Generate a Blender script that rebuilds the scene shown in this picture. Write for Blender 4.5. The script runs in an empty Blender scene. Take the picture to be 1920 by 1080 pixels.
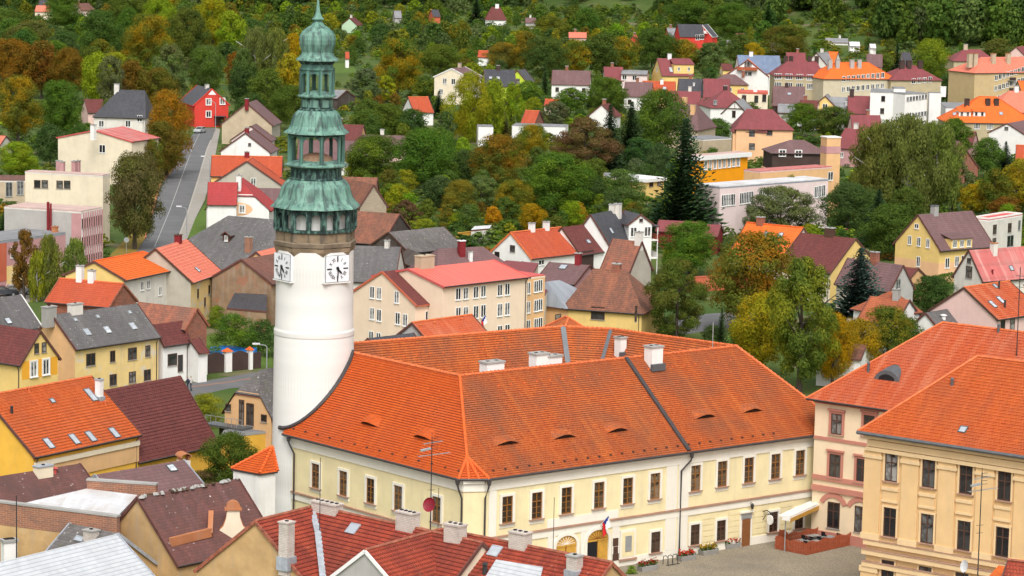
import bpy, bmesh, math, random
from mathutils import Vector, Matrix, noise
R_ = math.radians
C = bpy.context.scene.collection
scene = bpy.context.scene
random.seed(7)

# ---------------------------------------------------------------- camera
F, CX, Y0, HC = 5500.0, 960.0, -200.0, 58.0      # focal length and horizon in 1920-px units, eye height in metres
cam = bpy.data.cameras.new('camera'); camo = bpy.data.objects.new('camera', cam); C.objects.link(camo)
camo.location = (0, 0, HC)
CR = Matrix.Rotation(R_(90) - math.atan2(540 - Y0, F), 3, 'X') @ Matrix.Rotation(R_(1.2), 3, 'Z')   # tilted down, and rolled a little as the photographer held it
camo.rotation_euler = CR.to_euler()
cam.sensor_width = 36; cam.lens = 36 * F / 1920
cam.clip_start = 5; cam.clip_end = 6000
scene.camera = camo
# ---------------------------------------------------------------- sky and sun (thin overcast)
SUN_EL, SUN_AZ = 52, 175         # azimuth clockwise from +Y
w = bpy.data.worlds.new('World'); scene.world = w; w.use_nodes = True
wn = w.node_tree
sky = wn.nodes.new('ShaderNodeTexSky'); sky.sky_type = 'NISHITA'; sky.sun_disc = False
sky.sun_elevation = R_(SUN_EL); sky.sun_rotation = R_(SUN_AZ); sky.dust_density = 4; sky.air_density = 1.0; sky.ozone_density = 1
hs = wn.nodes.new('ShaderNodeHueSaturation'); hs.inputs['Saturation'].default_value = 0.12
wn.links.new(sky.outputs[0], hs.inputs['Color']); wn.links.new(hs.outputs[0], wn.nodes['Background'].inputs['Color'])
wn.nodes['Background'].inputs['Strength'].default_value = 0.15
sl = bpy.data.lights.new('sun', 'SUN'); sl.energy = 1.0; sl.angle = R_(24); sl.color = (1, .95, .87)
so = bpy.data.objects.new('sun', sl); C.objects.link(so)
sd = Vector((math.sin(R_(SUN_AZ)) * math.cos(R_(SUN_EL)), math.cos(R_(SUN_AZ)) * math.cos(R_(SUN_EL)), math.sin(R_(SUN_EL))))
so.rotation_euler = sd.to_track_quat('Z', 'Y').to_euler()
scene.view_settings.view_transform = 'Standard'; scene.view_settings.look = 'None'
scene.view_settings.exposure = 0.64; scene.view_settings.gamma = 1
cy = scene.cycles
cy.max_bounces = 5; cy.diffuse_bounces = 3; cy.glossy_bounces = 2; cy.transmission_bounces = 2; cy.transparent_max_bounces = 4
cy.caustics_reflective = False; cy.caustics_refractive = False
cy.use_denoising = True; cy.use_adaptive_sampling = True; cy.adaptive_threshold = 0.02

# ---------------------------------------------------------------- picture rays
def ray(p): return CR @ Vector(((p[0] - CX) / F, -(p[1] - 540) / F, -1))
EYE = Vector((0, 0, HC)); CI = CR.transposed()
def atz(p, z=0.0):
    d = ray(p); return EYE + d * ((z - HC) / d.z)
def onp(p, P, n):
    d = ray(p); return EYE + d * ((P - EYE).dot(n) / d.dot(n))
def proj(P):
    q = CI @ (Vector(P) - EYE); return (CX - F * q.x / q.z, 540 + F * q.y / q.z)
def reach(A, u, x):
    """metres from A along u to the picture column x"""
    n = ray((x, 0)).cross(ray((x, 1000))); return (EYE - A).dot(n) / u.dot(n)

# ---------------------------------------------------------------- node helper
def nd(nt, typ, ins=None, **props):
    n = nt.nodes.new('ShaderNode' + typ)
    for k, v in props.items(): setattr(n, k, v)
    for k, v in (ins or {}).items():
        s = n.inputs[k]
        if isinstance(v, bpy.types.NodeSocket): nt.links.new(v, s)
        elif hasattr(v, 'outputs'): nt.links.new(v.outputs[0], s)
        else:
            if s.type == 'RGBA' and len(v) == 3: v = (*v, 1)
            s.default_value = v
    return n
def mth(nt, op, a, b=0.0, c=None, clamp=False):
    i = {0: a, 1: b}
    if c is not None: i[2] = c
    return nd(nt, 'Math', i, operation=op, use_clamp=clamp).outputs[0]
def ramp(nt, f, lo, hi): return nd(nt, 'MapRange', {'Value': f, 'From Min': lo, 'From Max': hi}).outputs[0]
def mix(nt, f, a, b, mode='MIX'):
    n = nt.nodes.new('ShaderNodeMix'); n.data_type = 'RGBA'; n.blend_type = mode
    for k, v in ((0, f), (6, a), (7, b)):
        if isinstance(v, bpy.types.NodeSocket): nt.links.new(v, n.inputs[k])
        else: n.inputs[k].default_value = (*v, 1) if isinstance(v, tuple) and len(v) == 3 else v
    return n.outputs[2]
def newmat(name, rough=.8, spec=.3):
    m = bpy.data.materials.new(name); m.use_nodes = True; nt = m.node_tree
    b = nt.nodes['Principled BSDF']; b.inputs['Roughness'].default_value = rough
    b.inputs['Specular IOR Level'].default_value = spec
    return m, nt, b
def vscale(nt, vec, s): return nd(nt, 'VectorMath', {0: vec, 1: s}, operation='MULTIPLY').outputs[0]
def nz(nt, vec, scale, detail=3, rough=.55): return nd(nt, 'TexNoise', {'Vector': vec, 'Scale': scale, 'Detail': detail, 'Roughness': rough}).outputs[0]
def uvrand(nt):
    """metric UV plus a shift of its own for every object, so that no two roofs or walls wear the same pattern"""
    uv = nd(nt, 'TexCoord').outputs['UV']; r = nd(nt, 'ObjectInfo').outputs['Random']
    sh = nd(nt, 'CombineXYZ', {0: mth(nt, 'MULTIPLY', r, 91.7), 1: mth(nt, 'MULTIPLY', r, 57.3)}).outputs[0]
    return uv, nd(nt, 'VectorMath', {0: uv, 1: sh}, operation='ADD').outputs[0]
M = {}
def roofmat(name, c1, c2, row=.3, col=.22, dirt_shade=(.10, .07, .055), dirtamt=.35, streak=.35, pale=None, spots=0.0, spotc=(.5, .47, .42), bump=.5, rough=.75, lap_shade=.25, colbump=.4, moss=0.0):
    m, nt, b = newmat(name, rough, .25)
    uv, ur = uvrand(nt)
    s = nd(nt, 'SeparateXYZ', {0: uv}); u, v = s.outputs[0], s.outputs[1]
    vr = mth(nt, 'DIVIDE', v, row); fb = mth(nt, 'FLOOR', vr); fr = mth(nt, 'FRACT', vr)
    uc = mth(nt, 'ADD', mth(nt, 'DIVIDE', u, col), mth(nt, 'MULTIPLY', mth(nt, 'MODULO', fb, 2.0), .5))
    fa = mth(nt, 'FLOOR', uc); fu = mth(nt, 'FRACT', uc)
    cell = nd(nt, 'CombineXYZ', {0: fa, 1: fb, 2: nd(nt, 'ObjectInfo').outputs['Random']}).outputs[0]
    wnv = nd(nt, 'TexWhiteNoise', {'Vector': cell}, noise_dimensions='3D').outputs['Value']
    c = mix(nt, wnv, c1, c2)
    big = ramp(nt, nz(nt, ur, .22, 5, .62), .42, .68)
    c = mix(nt, mth(nt, 'MULTIPLY', big, dirtamt), c, dirt_shade)
    st = ramp(nt, nz(nt, vscale(nt, ur, (1.1, .09, 1)), 1.0, 4), .5, .72)
    c = mix(nt, mth(nt, 'MULTIPLY', st, streak), c, pale or tuple(min(1, k * 1.35 + .03) for k in c1))
    st2 = ramp(nt, nz(nt, vscale(nt, ur, (.7, .12, 1)), 1.3, 4), .55, .75)
    c = mix(nt, mth(nt, 'MULTIPLY', st2, dirtamt * .8), c, dirt_shade)
    if moss:
        c = mix(nt, mth(nt, 'MULTIPLY', ramp(nt, nz(nt, ur, .9, 5), .56, .7), moss), c, (.09, .10, .035))
    if spots:
        vo = nd(nt, 'TexVoronoi', {'Vector': ur, 'Scale': 1.7, 'Randomness': 1}).outputs['Distance']
        sp = mth(nt, 'MULTIPLY', ramp(nt, vo, .17, .10), ramp(nt, nz(nt, ur, .5, 2), .45, .6))
        c = mix(nt, mth(nt, 'MULTIPLY', sp, spots), c, spotc)
    lap_shade_f = ramp(nt, fr, .30, .04)  # shade under the tile overlaps, painted into the colour as a darkened dirt tone
    c = mix(nt, mth(nt, 'MULTIPLY', lap_shade_f, lap_shade), c, tuple(k * .45 for k in dirt_shade))
    nt.links.new(c, b.inputs['Base Color'])
    if bump:
        h = mth(nt, 'ADD', mth(nt, 'MULTIPLY', mth(nt, 'SUBTRACT', 1.0, fr), .6), mth(nt, 'MULTIPLY', mth(nt, 'SINE', mth(nt, 'MULTIPLY', fu, math.pi)), colbump))
        h = mth(nt, 'ADD', h, mth(nt, 'MULTIPLY', wnv, .25))
        bp = nd(nt, 'Bump', {'Height': h, 'Strength': bump, 'Distance': .05})
        nt.links.new(bp.outputs[0], b.inputs['Normal'])
    M[name] = m; return m
def wallmat(name, c, var=.10, stain=0.0, stainc=(.35, .32, .28), patch=0.0, patchc=(.5, .48, .44), rough=.9, grain=.06):
    m, nt, b = newmat(name, rough, .15)
    uv, ur = uvrand(nt)
    n1 = nz(nt, ur, .5, 5, .6)
    lo = tuple(k * (1 - var * 1.6) for k in c); hi = tuple(min(.9, k * (1 + var)) for k in c)
    col = mix(nt, ramp(nt, n1, .3, .7), lo, hi)
    col = mix(nt, mth(nt, 'MULTIPLY', nz(nt, ur, 9, 4), grain * 2), col, tuple(k * .6 for k in c))
    if stain:
        s = ramp(nt, nz(nt, vscale(nt, ur, (1.3, .16, 1)), 1.1, 5), .52, .74)
        col = mix(nt, mth(nt, 'MULTIPLY', s, stain), col, stainc)
    if patch:
        s = ramp(nt, nz(nt, ur, .55, 6, .6), .55, .60)
        col = mix(nt, mth(nt, 'MULTIPLY', s, patch), col, patchc)
    nt.links.new(col, b.inputs['Base Color'])
    bp = nd(nt, 'Bump', {'Height': nz(nt, ur, 14, 3), 'Strength': .12, 'Distance': .02}); nt.links.new(bp.outputs[0], b.inputs['Normal'])
    M[name] = m; return m
def flatmat(name, c, rough=.7, spec=.3, metal=0.0, var=.12, scale=2.0):
    m, nt, b = newmat(name, rough, spec); b.inputs['Metallic'].default_value = metal
    oc = nd(nt, 'TexCoord').outputs['Object']
    n1 = ramp(nt, nz(nt, oc, scale, 4), .3, .7)
    col = mix(nt, n1, tuple(k * (1 - var) for k in c), tuple(min(.95, k * (1 + var)) for k in c))
    nt.links.new(col, b.inputs['Base Color']); M[name] = m; return m
def brickmat(name, c1, c2, mortar, sc=1.0, grime=.4, bw=.27, bh=.085):
    m, nt, b = newmat(name, .9, .15); uv, ur = uvrand(nt)
    br = nd(nt, 'TexBrick', {'Vector': uv, 'Color1': c1, 'Color2': c2, 'Mortar': mortar, 'Scale': 1.0, 'Mortar Size': .012, 'Brick Width': bw * sc, 'Row Height': bh * sc})
    col = mix(nt, mth(nt, 'MULTIPLY', ramp(nt, nz(nt, ur, .7, 5, .65), .48, .7), grime), br.outputs[0], (.12, .10, .09))
    nt.links.new(col, b.inputs['Base Color'])
    bp = nd(nt, 'Bump', {'Height': br.outputs['Fac'], 'Strength': -.5 if False else .4, 'Distance': .02}, invert=True); nt.links.new(bp.outputs[0], b.inputs['Normal'])
    M[name] = m; return m

# ---- roofs
OR1, OR2 = (.70, .135, .022), (.60, .095, .016)
roofmat('hall_tile', (.48, .115, .026), (.38, .075, .019), row=.24, col=.2, dirt_shade=(.22, .085, .045), dirtamt=.75, streak=.38, pale=(.66, .19, .04), bump=.7, lap_shade=.8)
roofmat('hall_tile_fresh', (.54, .092, .012), (.45, .07, .010), row=.24, col=.2, dirt_shade=(.42, .085, .028), dirtamt=.5, streak=.30, pale=(.68, .15, .02), bump=.7, lap_shade=.75)
roofmat('salmon_tile', (.51, .10, .031), (.44, .072, .022), row=.34, col=.24, dirt_shade=(.40, .12, .07), dirtamt=.5, streak=.55, pale=(.62, .24, .13), bump=.9, lap_shade=.5, colbump=.8)
roofmat('orange_tile', (.51, .105, .02), (.44, .075, .016), row=.34, col=.24, dirt_shade=(.30, .08, .035), dirtamt=.5, streak=.3, bump=.9, lap_shade=.5, colbump=.7)
roofmat('bright_orange', (.68, .145, .022), (.62, .12, .02), row=.36, col=.25, dirt_shade=(.5, .12, .035), dirtamt=.25, streak=.15, bump=.8, lap_shade=.35)
roofmat('red_tile', (.43, .08, .03), (.38, .062, .026), row=.36, col=.25, dirt_shade=(.30, .07, .04), dirtamt=.35, streak=.25, bump=.8, lap_shade=.4)
roofmat('pink_tile', (.66, .19, .12), (.60, .16, .10), row=.5, col=.3, dirt_shade=(.45, .15, .1), dirtamt=.3, streak=.2, bump=.8, lap_shade=.4)
roofmat('old_red_tile', (.33, .052, .027), (.24, .036, .022), row=.36, col=.26, dirt_shade=(.11, .035, .026), dirtamt=.6, streak=.4, pale=(.46, .085, .035), spots=.45, spotc=(.55, .32, .25), bump=1.0, lap_shade=.6, colbump=.8)
roofmat('maroon_tile', (.155, .042, .036), (.115, .032, .03), row=.34, col=.3, dirt_shade=(.08, .03, .028), dirtamt=.3, streak=.15, bump=.8, lap_shade=.4)
roofmat('maroon_sheet', (.22, .055, .06), (.19, .048, .052), row=.4, col=.4, dirt_shade=(.12, .045, .045), dirtamt=.3, streak=.2, bump=.4, lap_shade=.2)
roofmat('maroon_slate', (.150, .064, .054), (.11, .05, .045), row=.28, col=.4, dirt_shade=(.085, .05, .045), dirtamt=.75, streak=.35, pale=(.22, .10, .10), spots=.9, spotc=(.55, .5, .47), bump=.6, lap_shade=.35)
roofmat('brown_tile', (.20, .085, .06), (.14, .062, .048), row=.34, col=.26, dirt_shade=(.09, .055, .045), dirtamt=.5, streak=.3, pale=(.28, .13, .09), bump=.9, lap_shade=.45)
roofmat('old_brown_tile', (.27, .105, .062), (.16, .07, .05), row=.34, col=.26, dirt_shade=(.10, .06, .045), dirtamt=.65, streak=.35, pale=(.42, .15, .07), bump=1.0, lap_shade=.5, moss=.25)
roofmat('weathered_tile', (.34, .12, .07), (.20, .085, .06), row=.32, col=.24, dirt_shade=(.15, .09, .07), dirtamt=.7, streak=.5, pale=(.52, .16, .07), bump=1, lap_shade=.4, moss=.2)
roofmat('grey_slate', (.135, .125, .125), (.105, .10, .10), row=.3, col=.34, dirt_shade=(.075, .07, .068), dirtamt=.5, streak=.35, pale=(.21, .20, .19), spots=.7, spotc=(.42, .40, .36), bump=.6, lap_shade=.3, moss=.12)
roofmat('dark_slate', (.068, .068, .076), (.05, .05, .058), row=.36, col=.36, dirt_shade=(.035, .035, .04), dirtamt=.3, streak=.15, bump=.7, lap_shade=.35, rough=.5)
roofmat('mossy_slate', (.16, .145, .14), (.11, .10, .10), row=.3, col=.3, dirt_shade=(.06, .055, .05), dirtamt=.6, streak=.3, pale=(.24, .22, .2), spots=1, spotc=(.5, .46, .42), bump=.7, lap_shade=.3, moss=.5)
roofmat('white_slate', (.50, .52, .54), (.44, .46, .49), row=.36, col=.36, dirt_shade=(.33, .33, .34), dirtamt=.35, streak=.3, pale=(.6, .61, .62), bump=.4, lap_shade=.55, colbump=.1)
roofmat('rust_tile', (.38, .105, .045), (.28, .08, .04), row=.36, col=.25, dirt_shade=(.2, .07, .04), dirtamt=.5, streak=.4, pale=(.5, .14, .05), bump=.8, lap_shade=.5)
roofmat('crimson', (.36, .045, .045), (.31, .04, .04), row=.4, col=.3, dirt_shade=(.22, .04, .04), dirtamt=.3, streak=.15, bump=.5, lap_shade=.25)
roofmat('purple_brown', (.17, .095, .095), (.14, .08, .08), row=.4, col=.3, dirt_shade=(.1, .06, .06), dirtamt=.35, streak=.25, bump=.6, lap_shade=.35)
roofmat('red_seam', (.62, .13, .10), (.60, .125, .095), row=40, col=.55, dirt_shade=(.48, .12, .09), dirtamt=.25, streak=.25, pale=(.70, .22, .17), bump=1.0, lap_shade=0, colbump=1.2, rough=.45)
roofmat('red_flat', (.55, .10, .09), (.52, .09, .085), row=40, col=.8, dirt_shade=(.4, .1, .09), dirtamt=.3, streak=.3, pale=(.62, .2, .18), bump=.5, lap_shade=0)
roofmat('rusty_red', (.50, .13, .12), (.44, .11, .10), row=2.2, col=1.1, dirt_shade=(.42, .20, .18), dirtamt=.6, streak=.75, pale=(.62, .36, .32), bump=.4, lap_shade=.25)
roofmat('white_sheet', (.62, .63, .645), (.57, .585, .61), row=30, col=.75, dirt_shade=(.36, .28, .21), dirtamt=.6, streak=.45, pale=(.82, .83, .85), bump=.7, lap_shade=0, colbump=.6, rough=.5)
roofmat('pink_felt', (.55, .38, .33), (.50, .35, .31), row=3, col=1.0, dirt_shade=(.38, .29, .27), dirtamt=.5, streak=.5, pale=(.62, .46, .41), bump=.3, lap_shade=.3)
roofmat('grey_felt', (.24, .24, .245), (.21, .21, .22), row=3, col=1.0, dirt_shade=(.15, .15, .15), dirtamt=.5, streak=.3, bump=.3, lap_shade=.25)
roofmat('grey_sheet', (.27, .29, .32), (.24, .26, .29), row=30, col=.6, dirt_shade=(.19, .2, .22), dirtamt=.35, streak=.3, bump=.7, lap_shade=0, colbump=.6, rough=.5)
roofmat('cream_sheet', (.60, .55, .33), (.56, .51, .30), row=30, col=.5, dirt_shade=(.42, .38, .24), dirtamt=.35, streak=.3, bump=.9, lap_shade=0, colbump=.8, rough=.5)
roofmat('solar', (.15, .19, .27), (.12, .16, .24), row=1.6, col=1.0, dirt_shade=(.2, .28, .42), dirtamt=.3, streak=.1, bump=.2, lap_shade=.0, rough=.25)
roofmat('boards_dark', (.075, .055, .045), (.05, .038, .033), row=30, col=.2, dirt_shade=(.12, .10, .09), dirtamt=.5, streak=.5, pale=(.16, .14, .12), bump=.6, lap_shade=0)
roofmat('boards_brown', (.25, .085, .035), (.19, .062, .028), row=30, col=.12, dirt_shade=(.11, .045, .025), dirtamt=.4, streak=.4, pale=(.33, .12, .05), bump=.7, lap_shade=0)
# ---- walls
for nm, c, kw in [
    ('hall_yellow', (.80, .69, .41), dict(var=.06, stain=.2)), ('hall_white', (.80, .76, .66), dict(var=.04, stain=.12)),
    ('tower_white', (.75, .735, .70), dict(var=.055, stain=.6, stainc=(.54, .51, .46))), ('classic', (.74, .50, .25), dict(var=.06, stain=.15)),
    ('classic_trim', (.76, .55, .31), dict(var=.05, stain=.18)), ('classic_ledge', (.40, .24, .17), dict(var=.15, stain=.3)),
    ('pinkhouse', (.80, .64, .44), dict(var=.05, stain=.12)), ('salmon_trim', (.50, .215, .16), dict(var=.06)),
    ('cream', (.76, .66, .50), dict(var=.06, stain=.2)), ('peach_cream', (.80, .63, .47), dict(var=.04, stain=.12)),
    ('white', (.80, .78, .75), dict(var=.05, stain=.15)), ('offwhite', (.68, .64, .58), dict(var=.08, stain=.3)),
    ('yellow', (.78, .55, .20), dict(var=.07, stain=.15)), ('strong_yellow', (.82, .46, .07), dict(var=.07, stain=.15)),
    ('old_yellow', (.76, .56, .24), dict(var=.08, stain=.3, patch=.75, patchc=(.62, .55, .44))), ('peach', (.80, .48, .27), dict(var=.05, stain=.1)),
    ('orange', (.85, .33, .012), dict(var=.04)), ('orange_band', (.80, .38, .04), dict(var=.05)),
    ('apricot', (.72, .44, .22), dict(var=.07, stain=.2)), ('beige', (.50, .40, .28), dict(var=.10, stain=.3)),
    ('grey_beige', (.45, .41, .34), dict(var=.10, stain=.35)), ('ochre', (.55, .36, .17), dict(var=.14, stain=.35, patch=.5, patchc=(.46, .28, .12))),
    ('flats', (.46, .38, .24), dict(var=.06, stain=.2)), ('flats_light', (.58, .50, .36), dict(var=.06, stain=.2)), ('flats_ochre', (.56, .41, .22), dict(var=.06, stain=.2)),
    ('pink', (.72, .50, .45), dict(var=.05, stain=.15)), ('pale_pink', (.74, .60, .575), dict(var=.05, stain=.12)),
    ('dusty_pink', (.50, .27, .27), dict(var=.08, stain=.3)), ('brick_red', (.52, .13, .07), dict(var=.08, stain=.2)),
    ('red', (.62, .06, .045), dict(var=.05)), ('grey', (.43, .41, .39), dict(var=.08, stain=.3)), ('lime', (.50, .62, .06), dict(var=.05)),
    ('mint', (.46, .62, .44), dict(var=.05)), ('darkbrown', (.07, .045, .04), dict(var=.15)), ('dark_red', (.22, .025, .03), dict(var=.12)),
    ('stone', (.29, .215, .14), dict(var=.3, stain=.9, stainc=(.07, .06, .05))), ('stone_dark', (.22, .17, .12), dict(var=.3, stain=.9, stainc=(.05, .045, .04))),
    ('terracotta', (.44, .175, .08), dict(var=.12, stain=.3)), ('concrete', (.36, .35, .33), dict(var=.12, stain=.3)), ('green_paint', (.17, .34, .15), dict(var=.1, stain=.2)),
    ('ruin', (.30, .20, .125), dict(var=.2, stain=.5, patch=.8, patchc=(.34, .15, .09)))]:
    wallmat(nm, c, **kw)
brickmat('brick', (.34, .10, .055), (.22, .065, .04), (.30, .24, .19), sc=1.7)
brickmat('old_brick', (.36, .15, .085), (.27, .12, .075), (.42, .34, .26), grime=.55, sc=2.0)
brickmat('white_brick', (.62, .56, .50), (.55, .48, .42), (.34, .29, .26), grime=.35, bw=.3, bh=.13)
brickmat('stone_wall', (.42, .34, .25), (.35, .28, .21), (.30, .25, .19), sc=2.2, grime=.3)
# ---- plain
for nm, c, kw in [('wood', (.25, .105, .022), dict(rough=.5, var=.15, scale=6)), ('gold_wood', (.55, .30, .05), dict(rough=.5, var=.12, scale=5)), ('door_brown', (.22, .085, .03), dict(rough=.6, scale=5)),
    ('dark_wood', (.085, .042, .028), dict(rough=.6)), ('white_paint', (.78, .77, .75), dict(rough=.5, var=.04)), ('zinc', (.13, .14, .15), dict(rough=.5, metal=.4)),
    ('gutter', (.055, .048, .048), dict(rough=.5)), ('flashing', (.40, .43, .47), dict(rough=.45, metal=.3, var=.2)), ('iron', (.035, .033, .033), dict(rough=.6)),
    ('galv', (.42, .44, .45), dict(rough=.4, metal=.5)), ('black', (.012, .012, .014), dict(rough=.6)), ('clock_white', (.80, .81, .84), dict(rough=.5, var=.03)),
    ('dish_red', (.22, .012, .025), dict(rough=.5)), ('dish_white', (.62, .62, .62), dict(rough=.5)), ('blue_tarp', (.015, .17, .52), dict(rough=.45, var=.25, scale=1.2)), ('sign_blue', (.02, .12, .42), dict(rough=.5)),
    ('flag_blue', (.02, .05, .32), dict(rough=.8)), ('flag_red', (.62, .02, .025), dict(rough=.8)), ('flag_white', (.8, .8, .8), dict(rough=.8)),
    ('car_silver', (.52, .54, .56), dict(rough=.3, metal=.4, var=.03)), ('car_white', (.75, .75, .75), dict(rough=.3, var=.03)), ('car_dark', (.05, .055, .065), dict(rough=.3, var=.03)), ('car_red', (.30, .02, .03), dict(rough=.3)),
    ('tyre', (.02, .02, .02), dict()), ('soil', (.08, .05, .03), dict()), ('kerb', (.34, .31, .27), dict()), ('bark', (.075, .055, .04), dict(var=.3, scale=3)), ('birch_bark', (.50, .48, .44), dict(var=.35, scale=2)),
    ('skin', (.55, .34, .24), dict(var=.03)), ('cloth_dark', (.03, .035, .06), dict()), ('cloth_light', (.55, .52, .5), dict()), ('hair', (.05, .03, .02), dict()), ('canvas', (.74, .72, .68), dict(var=.05)),
    ('red_rail', (.36, .09, .04), dict(rough=.6, var=.2, scale=4)), ('marking', (.30, .30, .29), dict(var=.25, scale=1.0)), ('ridge_tile', (.60, .15, .05), dict(var=.25, scale=3)), ('ridge_fresh', (.62, .11, .02), dict(var=.15, scale=3)),
    ('ridge_old', (.30, .10, .06), dict(var=.4, scale=3)), ('verge_brown', (.12, .05, .04), dict()), ('amber', (.5, .3, .06), dict())]:
    flatmat(nm, c, **kw)
def glassmat(name, lo, hi, rough=.12):
    m, nt, b = newmat(name, rough, .6); r = nd(nt, 'ObjectInfo').outputs['Random']
    r2 = mth(nt, 'POWER', r, 2.0)
    uv = nd(nt, 'TexCoord').outputs['Object']
    c = mix(nt, mth(nt, 'MULTIPLY', r2, ramp(nt, nz(nt, uv, 1.5, 3), .35, .6)), lo, hi)
    nt.links.new(c, b.inputs['Base Color']); M[name] = m
glassmat('glass', (.014, .015, .017), (.34, .33, .31)); glassmat('glass_warm', (.022, .014, .010), (.24, .18, .12)); glassmat('skyglass', (.35, .38, .42), (.62, .65, .68), .08)  # skyglass: pale sky reflection put into the pane colour of the roof windows
# copper: verdigris with dark streaks running down
def coppermat(name, amt, ca=(.095, .205, .16), cb=(.215, .365, .295)):
    m, nt, b = newmat(name, .62, .3); oc = nd(nt, 'TexCoord').outputs['Object']
    n1 = nz(nt, vscale(nt, oc, (2.1, 2.1, .16)), 1.0, 4, .55); n2 = nz(nt, vscale(nt, oc, (1.3, 1.3, .2)), 1.0, 4); n3 = nz(nt, vscale(nt, oc, (6, 6, .18)), 1.0, 3)
    c = mix(nt, ramp(nt, n2, .3, .7), ca, cb)
    c = mix(nt, mth(nt, 'MULTIPLY', ramp(nt, n3, .45, .7), .55), c, (.07, .19, .15))
    c = mix(nt, mth(nt, 'MULTIPLY', ramp(nt, n1, .46, .63), amt), c, (.035, .045, .05))
    nt.links.new(c, b.inputs['Base Color']); M[name] = m
coppermat('copper', .72); coppermat('copper_old', .75, (.06, .15, .12), (.15, .29, .235))
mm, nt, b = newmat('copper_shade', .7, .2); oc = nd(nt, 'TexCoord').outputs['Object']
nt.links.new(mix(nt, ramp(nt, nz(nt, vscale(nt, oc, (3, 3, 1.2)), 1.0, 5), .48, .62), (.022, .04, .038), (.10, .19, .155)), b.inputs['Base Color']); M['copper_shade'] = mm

# ---------------------------------------------------------------- mesh builder
class MB:
    def __init__(s): s.v, s.f, s.m, s.mats = [], [], [], []
    def mi(s, mat):
        if mat not in s.mats: s.mats.append(mat)
        return s.mats.index(mat)
    def face(s, pts, mat):
        i = len(s.v); s.v += [tuple(p) for p in pts]; s.f.append(tuple(range(i, i + len(pts)))); s.m.append(s.mi(mat)); return s
    def box(s, x0, x1, y0, y1, z0, z1, mat, mtx=None, skip=''):
        P = [Vector((x, y, z)) for z in (z0, z1) for y in (y0, y1) for x in (x0, x1)]
        if mtx: P = [mtx @ p for p in P]
        for k, q in (('b', (0, 2, 3, 1)), ('t', (4, 5, 7, 6)), ('f', (0, 1, 5, 4)), ('k', (2, 6, 7, 3)), ('l', (0, 4, 6, 2)), ('r', (1, 3, 7, 5))):
            if k not in skip: s.face([P[j] for j in q], mat)
        return s
    def bar(s, a, b, w, h, mat, up=Vector((0, 0, 1))):
        a, b = Vector(a), Vector(b); d = (b - a); L = d.length
        if L < 1e-6: return s
        d /= L; x = d.cross(up)
        if x.length < 1e-3: x = Vector((1, 0, 0))
        x.normalize(); y = x.cross(d)
        m = Matrix((x, d, y)).transposed().to_4x4(); m.translation = a
        return s.box(-w / 2, w / 2, 0, L, -h / 2, h / 2, mat, m)
    def tube(s, pts, r, mat, n=6):
        pts = [Vector(p) for p in pts]; rs = r if isinstance(r, (list, tuple)) else [r] * len(pts); rings = []
        for i, p in enumerate(pts):
            d = (pts[min(i + 1, len(pts) - 1)] - pts[max(i - 1, 0)]).normalized()
            x = d.cross(Vector((0, 0, 1)))
            if x.length < .05: x = d.cross(Vector((1, 0, 0)))
            x.normalize(); y = x.cross(d)
            rings.append([p + (x * math.cos(2 * math.pi * k / n) + y * math.sin(2 * math.pi * k / n)) * rs[i] for k in range(n)])
        for a, b in zip(rings, rings[1:]):
            for k in range(n): s.face((a[k], b[k], b[(k + 1) % n], a[(k + 1) % n]), mat)
        s.face(rings[0], mat); s.face(rings[-1][::-1], mat); return s
    def lathe(s, prof, mat, n=32, a0=0.0, c=(0, 0, 0), cap=True):
        c = Vector(c); rings = [[c + Vector((r * math.cos(a0 + 2 * math.pi * k / n), r * math.sin(a0 + 2 * math.pi * k / n), z)) for k in range(n)] for r, z in prof]
        for a, b in zip(rings, rings[1:]):
            for k in range(n): s.face((a[k], a[(k + 1) % n], b[(k + 1) % n], b[k]), mat)
        if cap: s.face(rings[0][::-1], mat); s.face(rings[-1], mat)
        return s
    def ext(s, poly, d, mat, cap=True):
        poly = [Vector(p) for p in poly]; d = Vector(d); n = len(poly)
        if cap: s.face(poly, mat); s.face([p + d for p in poly][::-1], mat)
        for i in range(n): s.face((poly[i], poly[i] + d, poly[(i + 1) % n] + d, poly[(i + 1) % n]), mat)
        return s
    def mesh(s, name):
        me = bpy.data.meshes.new(name); me.from_pydata(s.v, [], s.f)
        for k in s.mats: me.materials.append(M[k])
        me.polygons.foreach_set('material_index', s.m)
        uv = me.uv_layers.new(name='uv'); data = [0.0] * (2 * len(me.loops)); Z = Vector((0, 0, 1))
        for p in me.polygons:
            n = p.normal; t = Z.cross(n)
            if t.length < .04: t = Vector((1, 0, 0))
            t.normalize(); b = n.cross(t)
            for li in p.loop_indices:
                q = me.vertices[me.loops[li].vertex_index].co
                data[2 * li] = q.dot(t); data[2 * li + 1] = q.dot(b)
        uv.data.foreach_set('uv', data); return me
    def build(s, name, parent=None, loc=None, smooth=False):
        me = s.mesh(name)
        if smooth:
            bm = bmesh.new(); bm.from_mesh(me); bmesh.ops.remove_doubles(bm, verts=bm.verts, dist=1e-4); bm.to_mesh(me); bm.free()
            me.polygons.foreach_set('use_smooth', [True] * len(me.polygons))
        return put(name, me, parent, loc)
def put(name, data, parent=None, loc=None, rz=0.0):
    o = bpy.data.objects.new(name, data); C.objects.link(o)
    if parent: o.parent = parent
    if loc is not None: o.location = loc
    if rz: o.rotation_euler.z = rz
    return o
def tag(o, label=None, cat=None, group=None, kind=None):
    for k, v in (('label', label), ('category', cat), ('group', group), ('kind', kind)):
        if v: o[k] = v
    return o
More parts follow.
